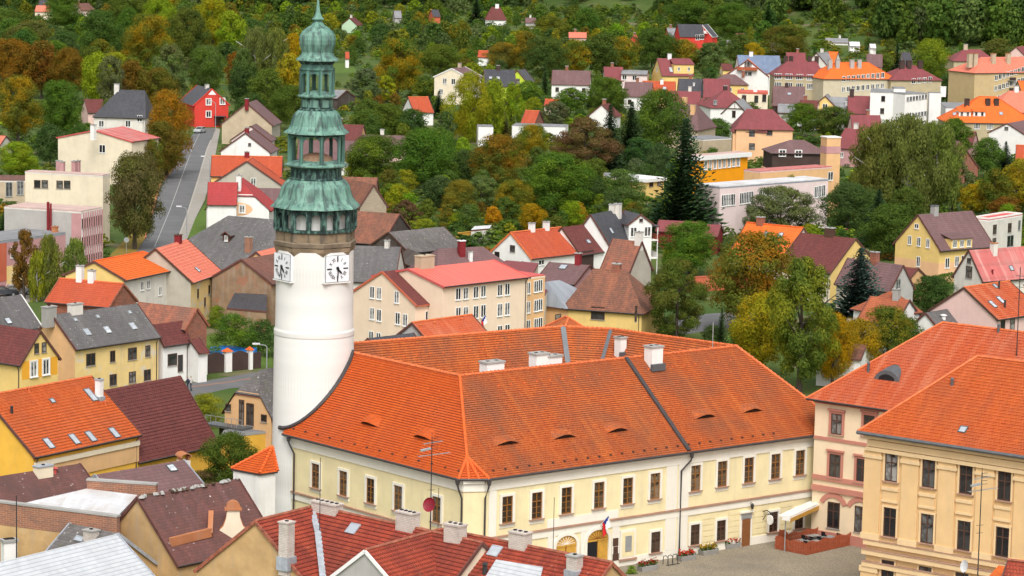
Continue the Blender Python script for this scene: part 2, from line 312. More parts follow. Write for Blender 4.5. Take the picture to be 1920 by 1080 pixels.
def empty(name, loc, rz=0.0, label=None, cat=None, group=None):
    o = put(name, None, None, loc, rz); o.empty_display_size = .5; return tag(o, label, cat, group)
def clone(o, parent=None, name=None):
    c = o.copy(); C.objects.link(c); c.parent = parent
    for ch in list(o.children): clone(ch, c)
    return c
def strips(mb, P, mat, row=.3, step=.035, lift=0.0):
    """roof slope P0 P1 (eave) P2 P3 (ridge) laid as overlapping tile courses"""
    P = [Vector(p) for p in P]; n = (P[1] - P[0]).cross(P[3] - P[0]).normalized()
    if (P[2] - P[3]).length < 1e-4 and n.length < .5: return
    H = max((P[3] - P[0]).length, (P[2] - P[1]).length); hv = abs((P[3] - P[0]).dot(n.cross((P[1] - P[0]).normalized())))
    k = max(1, int(round((hv or H) / row)))
    for i in range(k):
        t0, t1 = i / k, (i + 1) / k
        a, b = P[0].lerp(P[3], t0) + n * (step + lift), P[1].lerp(P[2], t0) + n * (step + lift)
        c, d = P[1].lerp(P[2], t1) + n * lift, P[0].lerp(P[3], t1) + n * lift
        mb.face((a, b, c, d) if (c - d).length > 1e-4 else (a, b, c), mat)
        mb.face((a - n * step, b - n * step, b, a), mat)
# ---------------------------------------------------------------- windows, chimneys, skylights (shared meshes)
WCACHE = {}
def window(parent, mtx, w, h, style='white'):
    """a framed casement as its own part: surround and sill, with frame and pane below it; local x across, y outwards, z up"""
    frame, glass, surr, sd_, rev, bars, arch = {
        'white': ('white_paint', 'glass', None, 0, .05, (1, 0), 0), 'white2': ('white_paint', 'glass', 'white', .14, .08, (1, 0), 0), 'brown': ('dark_wood', 'glass', None, 0, .05, (1, 0), 0),
        'dark': ('dark_wood', 'glass', None, 0, .04, (0, 0), 0), 'hall': ('wood', 'glass_warm', 'hall_white', .22, .14, (1, 3), 0), 'hall_low': ('dark_wood', 'glass_warm', 'hall_white', .22, .14, (1, 3), 0),
        'salmon': ('dark_wood', 'glass', 'salmon_trim', .24, .10, (1, 1), 0), 'plain': ('dark_wood', 'glass', 'classic_trim', .16, .12, (1, 1), 0), 'bare': ('dark_wood', 'glass', None, 0, .05, (1, 1), 0),
        'strip': ('white_paint', 'glass', None, 0, .05, (3, 0), 0), 'grey': ('galv', 'glass', None, 0, .04, (1, 0), 0)}[style]
    key = (round(w, 2), round(h, 2), style)
    if key not in WCACHE:
        a = MB(); fw = min(.09, w * .12)
        x0, x1, z0, z1 = -w / 2, w / 2, -h / 2, h / 2
        d = rev if surr else .05
        if surr:
            a.box(x0 - sd_, x0, 0, rev, z0 - sd_ * .3, z1 + sd_, surr); a.box(x1, x1 + sd_, 0, rev, z0 - sd_ * .3, z1 + sd_, surr); a.box(x0, x1, 0, rev, z1, z1 + sd_, surr)
            a.box(x0 - sd_, x1 + sd_, 0, rev + .10, z0 - .10, z0 - .01, 'classic_ledge' if style != 'white2' else 'white')
            if style in ('hall', 'hall_low'):
                a.box(x0 - sd_ * .9, x1 + sd_ * .9, 0, .06, z0 - .42, z0 - .10, 'hall_white')
            if style == 'salmon': a.box(x0 - sd_ - .1, x1 + sd_ + .1, 0, rev + .12, z1 + sd_, z1 + sd_ + .16, surr)
        else:
            a.box(x0 - .06, x1 + .06, 0, .12, z0 - .07, z0 - .01, frame if frame == 'white_paint' else 'concrete')
        f = MB(); e = .045
        f.box(x0, x0 + fw, 0, e, z0, z1, frame); f.box(x1 - fw, x1, 0, e, z0, z1, frame); f.box(x0 + fw, x1 - fw, 0, e, z0, z0 + fw, frame); f.box(x0 + fw, x1 - fw, 0, e, z1 - fw, z1, frame)
        nv, nh = bars
        for k in range(nv):
            x = x0 + (k + 1) * w / (nv + 1); f.box(x - fw * .55, x + fw * .55, 0, e + .01, z0 + fw, z1 - fw, frame)
        if nh >= 1: f.box(x0 + fw, x1 - fw, 0, e + .004, z0 + h * .66 - fw * .5, z0 + h * .66 + fw * .5, frame)
        if nh == 3:
            for t in (.22, .44): f.box(x0 + fw, x1 - fw, 0, e - .01, z0 + h * t - .02, z0 + h * t + .02, frame)
        g = MB(); g.box(x0 + fw * .5, x1 - fw * .5, 0, .02, z0 + fw * .5, z1 - fw * .5, glass)
        WCACHE[key] = (a.mesh('window'), f.mesh('frame'), g.mesh('pane'))
    a, f, g = WCACHE[key]
    o = put('window', a, parent); o.matrix_local = mtx
    put('frame', f, o); put('pane', g, o); return o

HOUSES = []
class House:
    """walls, roof and openings in a frame of their own: x along the ridge from R1, y across it, z up; everything in metres"""
    def __init__(s, label, R1, R2=None, zr=9.0, th=None, L=None, E=None, e='l', W=8.0, he=None, wall='cream', roof='brown_tile', kind='gable', hip=(0, 0), ov=.35,
                 root=None, name='house', cat='house', rows=None, verge='verge_brown', gutter=True, group=None, base=-.6, wall2=None, band=None, thick=.16, ext=1.0, ridge='auto'):
        A = atz(R1, zr); s.zr = zr
        if th is None:
            Bp = atz(R2, zr); d = Bp - A; L = d.length; u = d.normalized()
        else:
            u = Vector((math.cos(R_(th)), math.sin(R_(th)), 0))
            if L is None:                     # length from the picture x of the far end
                L = reach(A, u, R2[0])
        u = Vector((u.x, u.y, 0)).normalized(); v = Vector((-u.y, u.x, 0)); s.u, s.v, s.L = u, v, L
        s.hip = hip
        if E:
            off = -hip[0] if e == 'l' else L + hip[1]
            p = onp(E, A + u * off, u); W = 2 * abs((p - A).dot(v)) * ext; he = zr - (zr - p.z) * ext
        if he is None: he = zr * .62
        s.W, s.he = W, he; hw = W / 2
        s.org = Vector((A.x, A.y, 0)); s.rz = math.atan2(u.y, u.x)
        s.wall, s.roofm = wall, roof
        if root is None:
            root = empty(name, s.org, s.rz, label, cat, group); s.sub = Matrix.Identity(4)
        else:
            ri = Matrix.Rotation(-root.rotation_euler.z, 4, 'Z') @ Matrix.Translation(-root.location)
            s.sub = ri @ Matrix.Translation(s.org) @ Matrix.Rotation(s.rz, 4, 'Z')
        s.root = root; s.ov = ov; HOUSES.append(s)
        tan = (zr - he) / hw; s.tan = tan
        ww = hw - ov; s.ww = ww                       # wall half width
        x0, x1 = -hip[0] + (ov if hip[0] else 0), L + hip[1] - (ov if hip[1] else 0)
        if not hip[0] and kind != 'flat': x0 += .12
        if not hip[1] and kind != 'flat': x1 -= .12
        s.x0, s.x1 = x0, x1
        zw = he + ov * tan - .1                        # top of the side walls
        w2 = wall2 or wall
        m = MB(); b = base
        if kind == 'flat': zw = zr - .03
        m.face(((x0, -ww, b), (x1, -ww, b), (x1, -ww, zw), (x0, -ww, zw)), wall)
        m.face(((x1, ww, b), (x0, ww, b), (x0, ww, zw), (x1, ww, zw)), wall)
        def end(x, h, mat, flip):
            P = [(x, ww, b), (x, -ww, b), (x, -ww, zw)] + ([] if h or kind in ('flat', 'shed') else [(x, 0, zr - .1)]) + [(x, ww, zw)]
            m.face(P[::-1] if flip else P, mat)
        if kind == 'jerkin':
            jz = he + (zr - he) * .55; jy = ww * .45 + .0
            for x, hp, fl in ((x0, hip[0], 0), (x1, hip[1], 1)):
                P = [(x, ww, b), (x, -ww, b), (x, -ww, zw), (x, -jy, jz), (x, jy, jz), (x, ww, zw)]; m.face(P[::-1] if fl else P, w2)
        elif kind == 'shed':
            pass
        else:
            end(x0, hip[0], w2, 0); end(x1, hip[1], w2, 1)
        if kind == 'flat':
            pass
        o = m.build('wall', root); o.matrix_local = s.sub
        # roof
        r = MB(); row = rows if rows is not None else 0
        xa, xb = -hip[0], L + hip[1]
        if kind == 'flat':
            r.box(xa, xb, -hw, hw, zr - .02, zr + .12, roof); r.box(xa - .02, xb + .02, -hw - .02, hw + .02, zr - .25, zr - .022, verge)
        else:
            ra, rb = (0, L)
            S = [((xa, -hw, he), (xb, -hw, he), (rb, 0, zr), (ra, 0, zr)), ((xb, hw, he), (xa, hw, he), (ra, 0, zr), (rb, 0, zr))]
            if hip[0] and kind == 'hip' : S.append(((xa, hw, he), (xa, -hw, he), (ra, 0, zr), (ra, 0, zr)))
            if hip[1] and kind == 'hip': S.append(((xb, -hw, he), (xb, hw, he), (rb, 0, zr), (rb, 0, zr)))
            if kind == 'jerkin':
                jz = he + (zr - he) * .5; jy = hw * .5; i = min(hw * .55, L * .35); S = []
                S.append(((0, -hw, he), (L, -hw, he), (L, -jy, jz), (0, -jy, jz))); S.append(((0, -jy, jz), (L, -jy, jz), (L - i, 0, zr), (i, 0, zr)))
                S.append(((L, hw, he), (0, hw, he), (0, jy, jz), (L, jy, jz))); S.append(((L, jy, jz), (0, jy, jz), (i, 0, zr), (L - i, 0, zr)))
                S.append(((0, jy, jz), (0, -jy, jz), (i, 0, zr), (i, 0, zr))); S.append(((L, -jy, jz), (L, jy, jz), (L - i, 0, zr), (L - i, 0, zr)))
            th_ = thick
            for P in S:
                if row: strips(r, P, roof, row, .045)
                else:
                    Q = [Vector(p) for p in P]; r.face(Q if (Q[2] - Q[3]).length > 1e-4 else Q[:3], roof)
                # fascia under the eave edge
            up = Vector((0, 0, -th_))
            def edge(p, q, mat):
                p, q = Vector(p), Vector(q); r.face((p + up, q + up, q, p), mat)
            edge((xa, -hw, he), (xb, -hw, he), verge); edge((xb, hw, he), (xa, hw, he), verge)
            if hip[0]: edge((xa, hw, he), (xa, -hw, he), verge)
            if hip[1]: edge((xb, -hw, he), (xb, hw, he), verge)
            # underside
            for P in S:
                Q = [Vector(p) + up for p in P]; r.face((Q if (Q[2] - Q[3]).length > 1e-4 else Q[:3])[::-1], verge)
            if kind != 'jerkin':
                for x, hp in ((0, hip[0]), (L, hip[1])):
                    if not hp:       # verge boards along the rakes
                        for sg in (-1, 1): r.bar((x, sg * (hw + .02), he - .08), (x, 0, zr - .06), .10, th_ + .10, verge)
            rt = {'hall_tile': 'ridge_tile', 'salmon_tile': 'ridge_tile', 'orange_tile': 'ridge_tile', 'bright_orange': 'ridge_fresh', 'red_tile': 'ridge_tile', 'old_red_tile': 'ridge_old'}.get(roof)
            if ridge != 'auto': rt = ridge
            if rt:
                ia = min(hw * .55, L * .35) if kind == 'jerkin' else 0
                r.tube([(ra + ia, 0, zr + .02), (rb - ia, 0, zr + .02)], .13, rt, 6)
                if kind == 'hip':
                    for x, xr, hp in ((xa, ra, hip[0]), (xb, rb, hip[1])):
                        if hp:
                            for sg in (-1, 1): r.tube([(x, sg * hw, he + .04), (xr, 0, zr + .04)], .11, rt, 6)
        ro = r.build('roof', root); ro.matrix_local = s.sub; s.roof = ro
        if gutter and kind in ('gable', 'hip') and zr > 5:
            g = MB(); g.tube([(xa, -hw - .06, he - .02), (xb, -hw - .06, he - .02)], .075, 'gutter', 6)
            go = g.build('gutter', root); go.matrix_local = s.sub
            p_ = MB(); y = -ww - .07; p_.tube([(x1 - .35, -hw, he - .1), (x1 - .35, y, he - .55), (x1 - .35, y, 0)], .055, 'gutter', 5); po = p_.build('downpipe', root); po.matrix_local = s.sub
        if band:
            mt, z0, z1 = band; g = MB()
            g.box(x0 - .03, x1 + .03, -ww - .03, ww + .03, z0, z1, mt); bo = g.build('wall_band', root); bo.matrix_local = s.sub
    # -- placing by picture point on one of the planes
    def W2L(s, p): return Vector(((p - s.org).dot(s.u), (p - s.org).dot(s.v), p.z))
    def plane(s, face):
        if face == 'f': return s.org - s.v * s.ww, s.v
        if face == 'k': return s.org + s.v * s.ww, s.v
        if face == 'l': return s.org + s.u * s.x0, s.u
        if face == 'r': return s.org + s.u * s.x1, s.u
        if face == 'rf': return s.org + Vector((0, 0, s.zr)), (s.v * -s.tan + Vector((0, 0, 1))).normalized()
        if face == 'rk': return s.org + Vector((0, 0, s.zr)), (s.v * s.tan + Vector((0, 0, 1))).normalized()
        if face == 'm': return s.org, s.v
        if face == 'top': return Vector((0, 0, s.zr)), Vector((0, 0, 1))
    def at(s, p, face): return s.W2L(onp(p, *s.plane(face)))
    def mtx(s, q, face):
        a = {'f': 0, 'r': 90, 'k': 180, 'l': -90}[face]
        return s.sub @ Matrix.Translation(q) @ Matrix.Rotation(R_(a), 4, 'Z') @ Matrix.Rotation(R_(180), 4, 'Z')
    def win(s, face, pts, w=1.0, h=1.3, style='white'):
        if isinstance(pts, tuple): pts = [pts]
        return [window(s.root, s.mtx(s.at(p, face), face), w, h, style) for p in pts]
    def row(s, face, a, b, n, w=1.0, h=1.3, style='white'):
        qa, qb = s.at(a, face), s.at(b, face)
        return [window(s.root, s.mtx(qa.lerp(qb, i / max(1, n - 1)), face), w, h, style) for i in range(n)]
    def grid(s, face, a, b, n, zs, w=1.0, h=1.3, style='white'):
        """rows of windows below the picture row a-b, dropped by metres in zs"""
        qa, qb = s.at(a, face), s.at(b, face)
        for dz in zs:
            for i in range(n): window(s.root, s.mtx(qa.lerp(qb, i / max(1, n - 1)) - Vector((0, 0, dz)), face), w, h, style)
    def chim(s, p, h=1.2, w=.6, d=.6, mat='offwhite', cap='concrete', face='rf', flues=1, flash=False):
        q = s.at(p, face); m = MB()
        m.box(-w / 2, w / 2, -d / 2, d / 2, -1.3, h, mat); m.box(-w / 2 - .07, w / 2 + .07, -d / 2 - .07, d / 2 + .07, h, h + .12, cap)
        for k in range(flues):
            x = (k - (flues - 1) / 2) * (w / flues); m.box(x - .1, x + .1, -.12, .12, h + .12, h + .2, 'black')
        if flash: m.box(-w / 2 - .12, w / 2 + .12, -d / 2 - .12, d / 2 + .12, -.9, .12, 'flashing')
        o = m.build('chimney', s.root); o.matrix_local = s.sub @ Matrix.Translation(q); return o
    def rmtx(s, q, face):
        a = math.atan(s.tan)
        return s.sub @ Matrix.Translation(q) @ (Matrix.Rotation(a, 4, 'X') if face == 'rf' else Matrix.Rotation(math.pi, 4, 'Z') @ Matrix.Rotation(a, 4, 'X'))
    def sky(s, pts, w=.8, l=1.2, face='rf', frame='zinc'):
        if isinstance(pts, tuple): pts = [pts]
        k = ('sky', w, l, frame)
        if k not in WCACHE:
            m = MB(); f = .07; z = .12
            m.box(-w / 2, -w / 2 + f, -l / 2, l / 2, -.02, z, frame); m.box(w / 2 - f, w / 2, -l / 2, l / 2, -.02, z, frame); m.box(-w / 2 + f, w / 2 - f, -l / 2, -l / 2 + f, -.02, z, frame); m.box(-w / 2 + f, w / 2 - f, l / 2 - f, l / 2, -.02, z, frame)
            g = MB(); g.box(-w / 2 + f, w / 2 - f, -l / 2 + f, l / 2 - f, 0, .09, 'skyglass'); WCACHE[k] = (m.mesh('skylight'), g.mesh('pane'))
        for p in pts:
            o = put('skylight', WCACHE[k][0], s.root); o.matrix_local = s.rmtx(s.at(p, face), face); put('pane', WCACHE[k][1], o)
    def vent(s, pts, face='rf', mat='offwhite', h=.5, w=.25):
        if isinstance(pts, tuple): pts = [pts]
        for p in pts:
            m = MB(); m.tube([(0, 0, -.2), (0, 0, h)], w / 2, mat, 8); m.lathe([(w * .8, h), (w * .3, h + .12)], mat, 8)
            o = m.build('roof_vent', s.root); o.matrix_local = s.sub @ Matrix.Translation(s.at(p, face))
    def aerial(s, p, h=2.5, face='m', dish=None):
        q = s.at(p, face); m = MB(); m.tube([(0, 0, -.5), (0, 0, h)], .025, 'iron', 5); m.bar((-.7, 0, h * .9), (.7, 0, h * .9), .03, .03, 'iron')
        for k in range(5): m.bar((-.6 + .3 * k, -.25, h * .9), (-.6 + .3 * k, .25, h * .9), .02, .02, 'iron')
        if dish: m.lathe([(.02, 0), (.2, .03), (.36, .12)], dish, 10, c=(0, -.1, h * .5))
        o = m.build('aerial', s.root); o.matrix_local = s.sub @ Matrix.Translation(q)
    def pipe(s, x, face='f', mat='gutter'):
        m = MB(); y = -s.ww - .08
        if face == 'f': m.tube([(x, -s.W / 2, s.he - .1), (x, y, s.he - .7), (x, y, 0)], .055, mat, 6)
        o = m.build('downpipe', s.root); o.matrix_local = s.sub
    def dormer(s, p, w=2.0, h=1.3, depth=3.0, roof=None, wall=None, face='rf', win=1, style='white', kind='shed', ww=.8):
        """p: picture point at the foot of the dormer's front"""
        q = s.at(p, face); roof = roof or s.roofm; wall = wall or s.wall
        base = s.sub @ Matrix.Translation(q) @ (Matrix.Identity(4) if face == 'rf' else Matrix.Rotation(math.pi, 4, 'Z'))
        m = MB(); m.box(-w / 2, w / 2, 0, depth, -.3, h, wall); r = MB()
        if kind == 'shed':
            z1 = min(h + .5, depth * s.tan); r.box(-w / 2 - .2, w / 2 + .2, 0, 1, 0, .12, roof, Matrix(((1, 0, 0, 0), (0, depth + .25, 0, -.25), (0, max(.1, depth * .28), 1, h), (0, 0, 0, 1))))
        else:
            k = w / 2 * .8
            for sg in (-1, 1):
                P = [Vector((sg * (w / 2 + .2), -.25, h - .1)), Vector((0, -.25, h + k)), Vector((0, depth + k, h + k)), Vector((sg * (w / 2 + .2), depth, h - .1))]
                r.face(P if sg < 0 else P, roof); r.face([x - Vector((0, 0, .12)) for x in P][::-1], 'verge_brown'); r.bar(P[0], P[1], .1, .16, 'verge_brown')
            m.face(((-w / 2, 0, h), (w / 2, 0, h), (0, 0, h + k - .05)), wall)
        o = m.build('dormer', s.root); o.matrix_local = base; r.build('dormer_roof', o)
        for i in range(win): window(o, Matrix.Translation((-w / 2 + (i + .5) * w / win, 0, h * .52)) @ Matrix.Rotation(math.pi, 4, 'Z'), ww, min(1.1, h * .75), style)
        return o
    def part(s, name, mb, q=(0, 0, 0), smooth=False):
        o = mb.build(name, s.root, smooth=smooth); o.matrix_local = s.sub @ Matrix.Translation(Vector(q)); return o

def flat(label, P, B, Cx, z, wall='cream', roof='pink_felt', name='building', cat='building', verge='offwhite', root=None, parapet=0.0, side='auto', th=None, base=-.6):
    """flat-roofed block: P left and B right end of the front top edge in the picture (at height z), Cx picture x of the far end of the visible side"""
    A = atz(P, z)
    if th is None: Bw = atz(B, z); u = (Bw - A); L = u.length; u.normalize()
    else:
        u = Vector((math.cos(R_(th)), math.sin(R_(th)), 0)); L = reach(A, u, B[0])
    v = Vector((-u.y, u.x, 0)); Q = A if u.y > 0 else A + u * L
    if isinstance(Cx, tuple): W = Cx[0]
    else:
        W = reach(Q, v, Cx)
    R1 = A + v * (W / 2)
    h = House(label, proj(R1), None, z, th=math.degrees(math.atan2(u.y, u.x)), L=L, W=W, he=z, wall=wall, roof=roof, kind='flat', ov=.0, name=name, cat=cat, verge=verge, root=root, base=base)
    if parapet:
        m = MB(); t = .22; H = h.W / 2
        for a in ((0, L, -H, -H + t), (0, L, H - t, H), (0, t, -H + t, H - t), (L - t, L, -H + t, H - t)): m.box(*a, z + .12, z + parapet, verge)
        h.part('parapet', m)
    return h

def polyblock(label, pts, z, roof='grey_felt', wall='offwhite', name='shed', cat='shed', lip=.25, base=-.5, over=.15, verge='verge_brown'):
    """prism under a picture outline at height z (one height, or one per corner)"""
    zl = z if isinstance(z, (list, tuple)) else [z] * len(pts)
    P = [atz(p, zz) for p, zz in zip(pts, zl)]; o = Vector((P[0].x, P[0].y, 0)); e = empty(name, o, 0, label, cat)
    ar = sum(P[i].x * P[(i + 1) % len(P)].y - P[(i + 1) % len(P)].x * P[i].y for i in range(len(P)))
    if ar < 0: P.reverse()
    c = sum(P, Vector()) / len(P); m = MB(); r = MB()
    for i in range(len(P)):
        a, b = P[i] - o, P[(i + 1) % len(P)] - o; ia, ib = a.lerp(c - o, .02), b.lerp(c - o, .02); ia.z, ib.z = a.z, b.z
        m.face([Vector((ia.x, ia.y, base)), Vector((ib.x, ib.y, base)), ib - Vector((0, 0, lip * .5)), ia - Vector((0, 0, lip * .5))], wall)
        r.face([a - Vector((0, 0, lip)), b - Vector((0, 0, lip)), b, a], verge)
    r.face([p - o for p in P], roof)
    m.build('wall', e); r.build('roof', e); return e
def wallseg(label, a, b, z, t=.35, mat='brick', cap='concrete', low=None, name='garden_wall', cat='wall', zlow=1.2, base=-.3):
    A, B = atz(a, z), atz(b, z); u = (B - A); L = u.length; u.normalize(); o = Vector((A.x, A.y, 0)); e = empty(name, o, math.atan2(u.y, u.x), label, cat)
    m = MB()
    if low: m.box(0, L, 0, t, z - zlow, z - .1, mat); m.box(0.02, L - .02, .02, t - .02, base, z - zlow - .002, low)
    else: m.box(0, L, 0, t, base, z - .1, mat)
    m.build('wall_body', e); c_ = MB(); c_.box(-.05, L + .05, -.06, t + .06, z - .098, z + .06, cap); c_.build('coping', e); return e
# ---------------------------------------------------------------- the town hall with its round tower
HE, HR = 9.5, 16.6
a1, a2, b1, b2 = (atz(p, HE) for p in ((917, 898), (1525, 816), (860, 898), (530, 813)))
HP, HS, HU, HT2, HQ = (atz(p, HR) for p in ((862, 705), (1372, 648), (1146, 617), (1055, 613), (655, 652)))
hq0 = HQ.copy()
fu = (a2 - a1).normalized(); fn = Vector((fu.y, -fu.x, 0)); lu = (b1 - b2).normalized(); ln = Vector((lu.y, -lu.x, 0))
HQ = HP - lu * ((HP - HQ).dot(lu) + 2.2); HS = HP + fu * (HS - HP).dot(fu)
def cross2(p, d, q, e):
    den = d.x * e.y - d.y * e.x; t = ((q.x - p.x) * e.y - (q.y - p.y) * e.x) / den; return p + d * t
HC0 = cross2(a1, fu, b1, lu)
a3 = a1 + fu * ((HS - a1).dot(fu) + 6.0)
hall = empty('town_hall', (HC0.x, HC0.y, 0), 0, 'long pale yellow town hall with steep orange tiled roof round a courtyard', 'town hall')
O = Vector((HC0.x, HC0.y, 0))
def lo(p): return Vector(p) - O
# ring of roofs
ring = [HP, HS, HU, HT2, HQ]
def inset(poly, d, z):
    out = []; n = len(poly)
    for i in range(n):
        p0, p1, p2 = poly[i - 1], poly[i], poly[(i + 1) % n]
        e1, e2 = (p1 - p0), (p2 - p1); e1.z = e2.z = 0; e1.normalize(); e2.normalize()
        n1, n2 = Vector((-e1.y, e1.x, 0)), Vector((-e2.y, e2.x, 0))
        k = (n1 + n2); k = k / max(.3, (1 + n1.dot(n2))); q = p1 + k * d; q.z = z; out.append(q)
    return out
inner = inset(ring, 4.4, 10.2); outer = inset(ring, -5.0, HE)
ru_ = (HS - HU); ru_.z = 0
be = (outer[4] - outer[3]); outer[4] = outer[3] + be.normalized() * reach(outer[3], be.normalized(), 598); b9 = outer[4]
zc = 11.1
tc = (zc - HE) / (HR - HE)
Hc = HC0.lerp(HP, tc); Hc.z = zc
Lh = b2.lerp(HQ, tc); Rh = a3.lerp(HS, tc)
rf = MB()
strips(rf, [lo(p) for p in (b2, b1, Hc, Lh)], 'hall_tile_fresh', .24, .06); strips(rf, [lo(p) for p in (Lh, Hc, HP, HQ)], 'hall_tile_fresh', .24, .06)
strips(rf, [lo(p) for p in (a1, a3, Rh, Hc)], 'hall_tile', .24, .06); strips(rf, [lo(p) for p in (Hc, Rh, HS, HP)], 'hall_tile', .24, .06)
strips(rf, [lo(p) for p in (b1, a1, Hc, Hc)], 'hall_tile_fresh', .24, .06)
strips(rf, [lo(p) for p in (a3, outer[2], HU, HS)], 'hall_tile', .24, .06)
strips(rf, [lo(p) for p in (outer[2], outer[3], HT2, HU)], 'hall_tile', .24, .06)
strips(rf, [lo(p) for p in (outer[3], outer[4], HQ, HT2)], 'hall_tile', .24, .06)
ris = [(HS, HP, 0, 1, 'hall_tile'), (HU, HS, 1, 2, 'hall_tile'), (HT2, HU, 2, 3, 'hall_tile'), (HQ, HT2, 3, 4, 'hall_tile'), (HP, HQ, 4, 0, 'hall_tile')]
for i in range(5):
    j = (i + 1) % 5
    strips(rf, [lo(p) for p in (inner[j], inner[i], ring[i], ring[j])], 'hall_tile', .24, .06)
for i in range(5):
    p, q = lo(ring[i]), lo(ring[(i + 1) % 5]); n = max(2, int((q - p).length / .42))
    for k in range(n):   # overlapping ridge tiles
        s0, s1 = p.lerp(q, k / n), p.lerp(q, (k + 1.12) / n); rf.tube([s0 + Vector((0, 0, .06)), s1 + Vector((0, 0, .01))], [.15, .12], 'ridge_tile', 7)
def ridge_tiles(p, q, mat='ridge_fresh'):
    n = max(2, int((q - p).length / .42))
    for k in range(n): rf.tube([p.lerp(q, k / n) + Vector((0, 0, .08)), p.lerp(q, (k + 1.12) / n) + Vector((0, 0, .02))], [.15, .12], mat, 7)
ridge_tiles(lo(HP), lo(Hc)); ridge_tiles(lo(HS), lo(a3), 'ridge_tile')
for t in (0, .33, .67, 1): ridge_tiles(lo(Hc), lo(b1.lerp(a1, t)))
PFR = (HP, (a3 - HC0).cross(HP - HC0).normalized()); nf = PFR[1]; OPEN = []
def rpt(p): return onp(p, *PFR) - O
# eyebrow dormers
def eyebrow(P, pl_, ux, w=2.8, h=.46):
    nrm = pl_[1].normalized()
    if nrm.z < 0: nrm = -nrm
    up = nrm.cross(ux); up = up if up.z > 0 else -up
    n, k = 14, 6; V = []; hh = [h * (.5 + .5 * math.cos(2 * math.pi * (i / n - .5))) for i in range(n + 1)]
    pt = lambda i, j: ux * (-w / 2 + w * i / n) * 1.06 + up * (1.25 * j / k - .05) + nrm * (hh[i] * (1 - j / k) ** 1.3 * .85 - .03 + .11 * min(1, hh[i] / h * 4) * (1 - j / k) ** .7)
    for i in range(n):
        for j in range(k): rf.face((P + pt(i, j), P + pt(i + 1, j), P + pt(i + 1, j + 1), P + pt(i, j + 1)), pl_[2])
    m = MB(); m.face([ux * (-w / 2 + w * i / n) + nrm * .065 - up * .075 for i in (0, n)] + [ux * (-w / 2 + w * i / n) - up * .075 + nrm * (hh[i] * .80 + .06) for i in range(n, -1, -1)], 'black'); OPEN.append((m, P))
PLR = (HP, (HC0 - b2).cross(HP - HC0).normalized())
for p in ((951, 833), (1058, 821), (1157, 809), (1322, 783), (1410, 772)): eyebrow(rpt(p), (HP, nf, 'hall_tile'), fu)
for p in ((693, 796), (793, 821)): eyebrow(onp(p, *PLR) - O, (HP, PLR[1], 'hall_tile_fresh'), lu)
hroof = rf.build('roof', hall)
for m, P in OPEN: m.build('dormer_opening', hroof, P)
# walls
OH = .55
wa1, wa3 = a1 - fn * OH, a3 - fn * OH - fu * .6; wb1, wb2 = b1 - ln * OH, b2 - ln * OH + lu * .75
def onwall(P): return Vector((P.x, P.y, 0)) - O
fw0, fw1, lw0, lw1 = onwall(wa1), onwall(wa3), onwall(wb2), onwall(wb1)
Z = lambda z: Vector((0, 0, z))
wl = MB()
def panel(mb, p, q, z0, z1, mat, out=None, th=0.0):
    if th: mb.ext([p + Z(z0), q + Z(z0), q + Z(z1), p + Z(z1)], out * th, mat)
    else: mb.face([p + Z(z0), q + Z(z0), q + Z(z1), p + Z(z1)], mat)
panel(wl, lw0, lw1, -.5, HE, 'hall_yellow'); panel(wl, lw1, fw0, -.5, HE, 'hall_yellow'); panel(wl, fw0, fw1, -.5, HE, 'hall_yellow')
o3, o4 = onwall(outer[2]), onwall(outer[4]); o5 = onwall(outer[3])
panel(wl, fw1, o3, -.5, HE, 'hall_yellow'); panel(wl, o3, o5, -.5, HE, 'hall_yellow'); panel(wl, o5, o4, -.5, HE, 'hall_yellow'); panel(wl, o4, lw0, -.5, HE, 'hall_yellow')
for i in range(5):
    panel(wl, onwall(inner[(i + 1) % 5]), onwall(inner[i]), 0, 10.2, 'hall_yellow')
wl.build('wall', hall)
cn = (fn + ln).normalized()
# white frieze and string course, with the pilasters of the front
tr = MB()
def front(px, z): 
    return None
PF, PL = (O + fw0, fn), (O + lw1, ln)
def fpt(p): return onp(p, *PF) - O
def lpt(p): return onp(p, *PL) - O
zs = fpt((1250, 957)).z
for (p, q, n) in ((fw0, fw1, fn), (lw0, lw1, ln), (lw1, fw0, cn)):
    panel(tr, p, q, HE - 1.15, HE - .02, 'hall_white', n, .10)
    panel(tr, p, q, HE - .45, HE - .021, 'hall_white', n, .30)
    panel(tr, p, q, zs - .75, zs - .16, 'hall_white', n, .09)
    panel(tr, p, q, zs - .155, zs, 'classic_ledge', n, .20)
    panel(tr, p, q, -.3, .75, 'hall_white', n, .07)
def fx(px, y=1000): return (fpt((px, y)) - fw0).dot(fu)
def pil(px0, px1, z0, z1):
    x0, x1 = fx(px0), fx(px1); p, q = fw0 + fu * x0, fw0 + fu * x1; panel(tr, p, q, z0, z1, 'hall_white', fn, .075)
pil(1246, 1266, .76, zs - .76); pil(1269, 1288, .76, zs - .76); pil(1246, 1266, zs + .01, HE - 1.16); pil(1269, 1288, zs + .01, HE - 1.16)
pil(915, 929, zs + .01, HE - 1.16); pil(1026, 1041, .76, zs - .76); pil(1088, 1102, .76, zs - .76); pil(1147, 1161, .76, zs - .76)
x0, x1 = fx(1025), fx(1158); panel(tr, fw0 + fu * x0, fw0 + fu * x1, zs + .015, zs + .75, 'hall_white', fn, .05)
for k in range(6):     # rustication grooves read as thin raised courses on the right half
    xa, xb = fx(1289), (fw1 - fw0).dot(fu) - 1; z = .95 + k * .52
    for (c0, c1) in ((1289, 1292), (1313, 1341), (1363, 1388), (1412, 1440), (1461, 1487)):
        panel(tr, fw0 + fu * fx(c0), fw0 + fu * fx(c1), z, z + .46, 'hall_yellow', fn, .045)
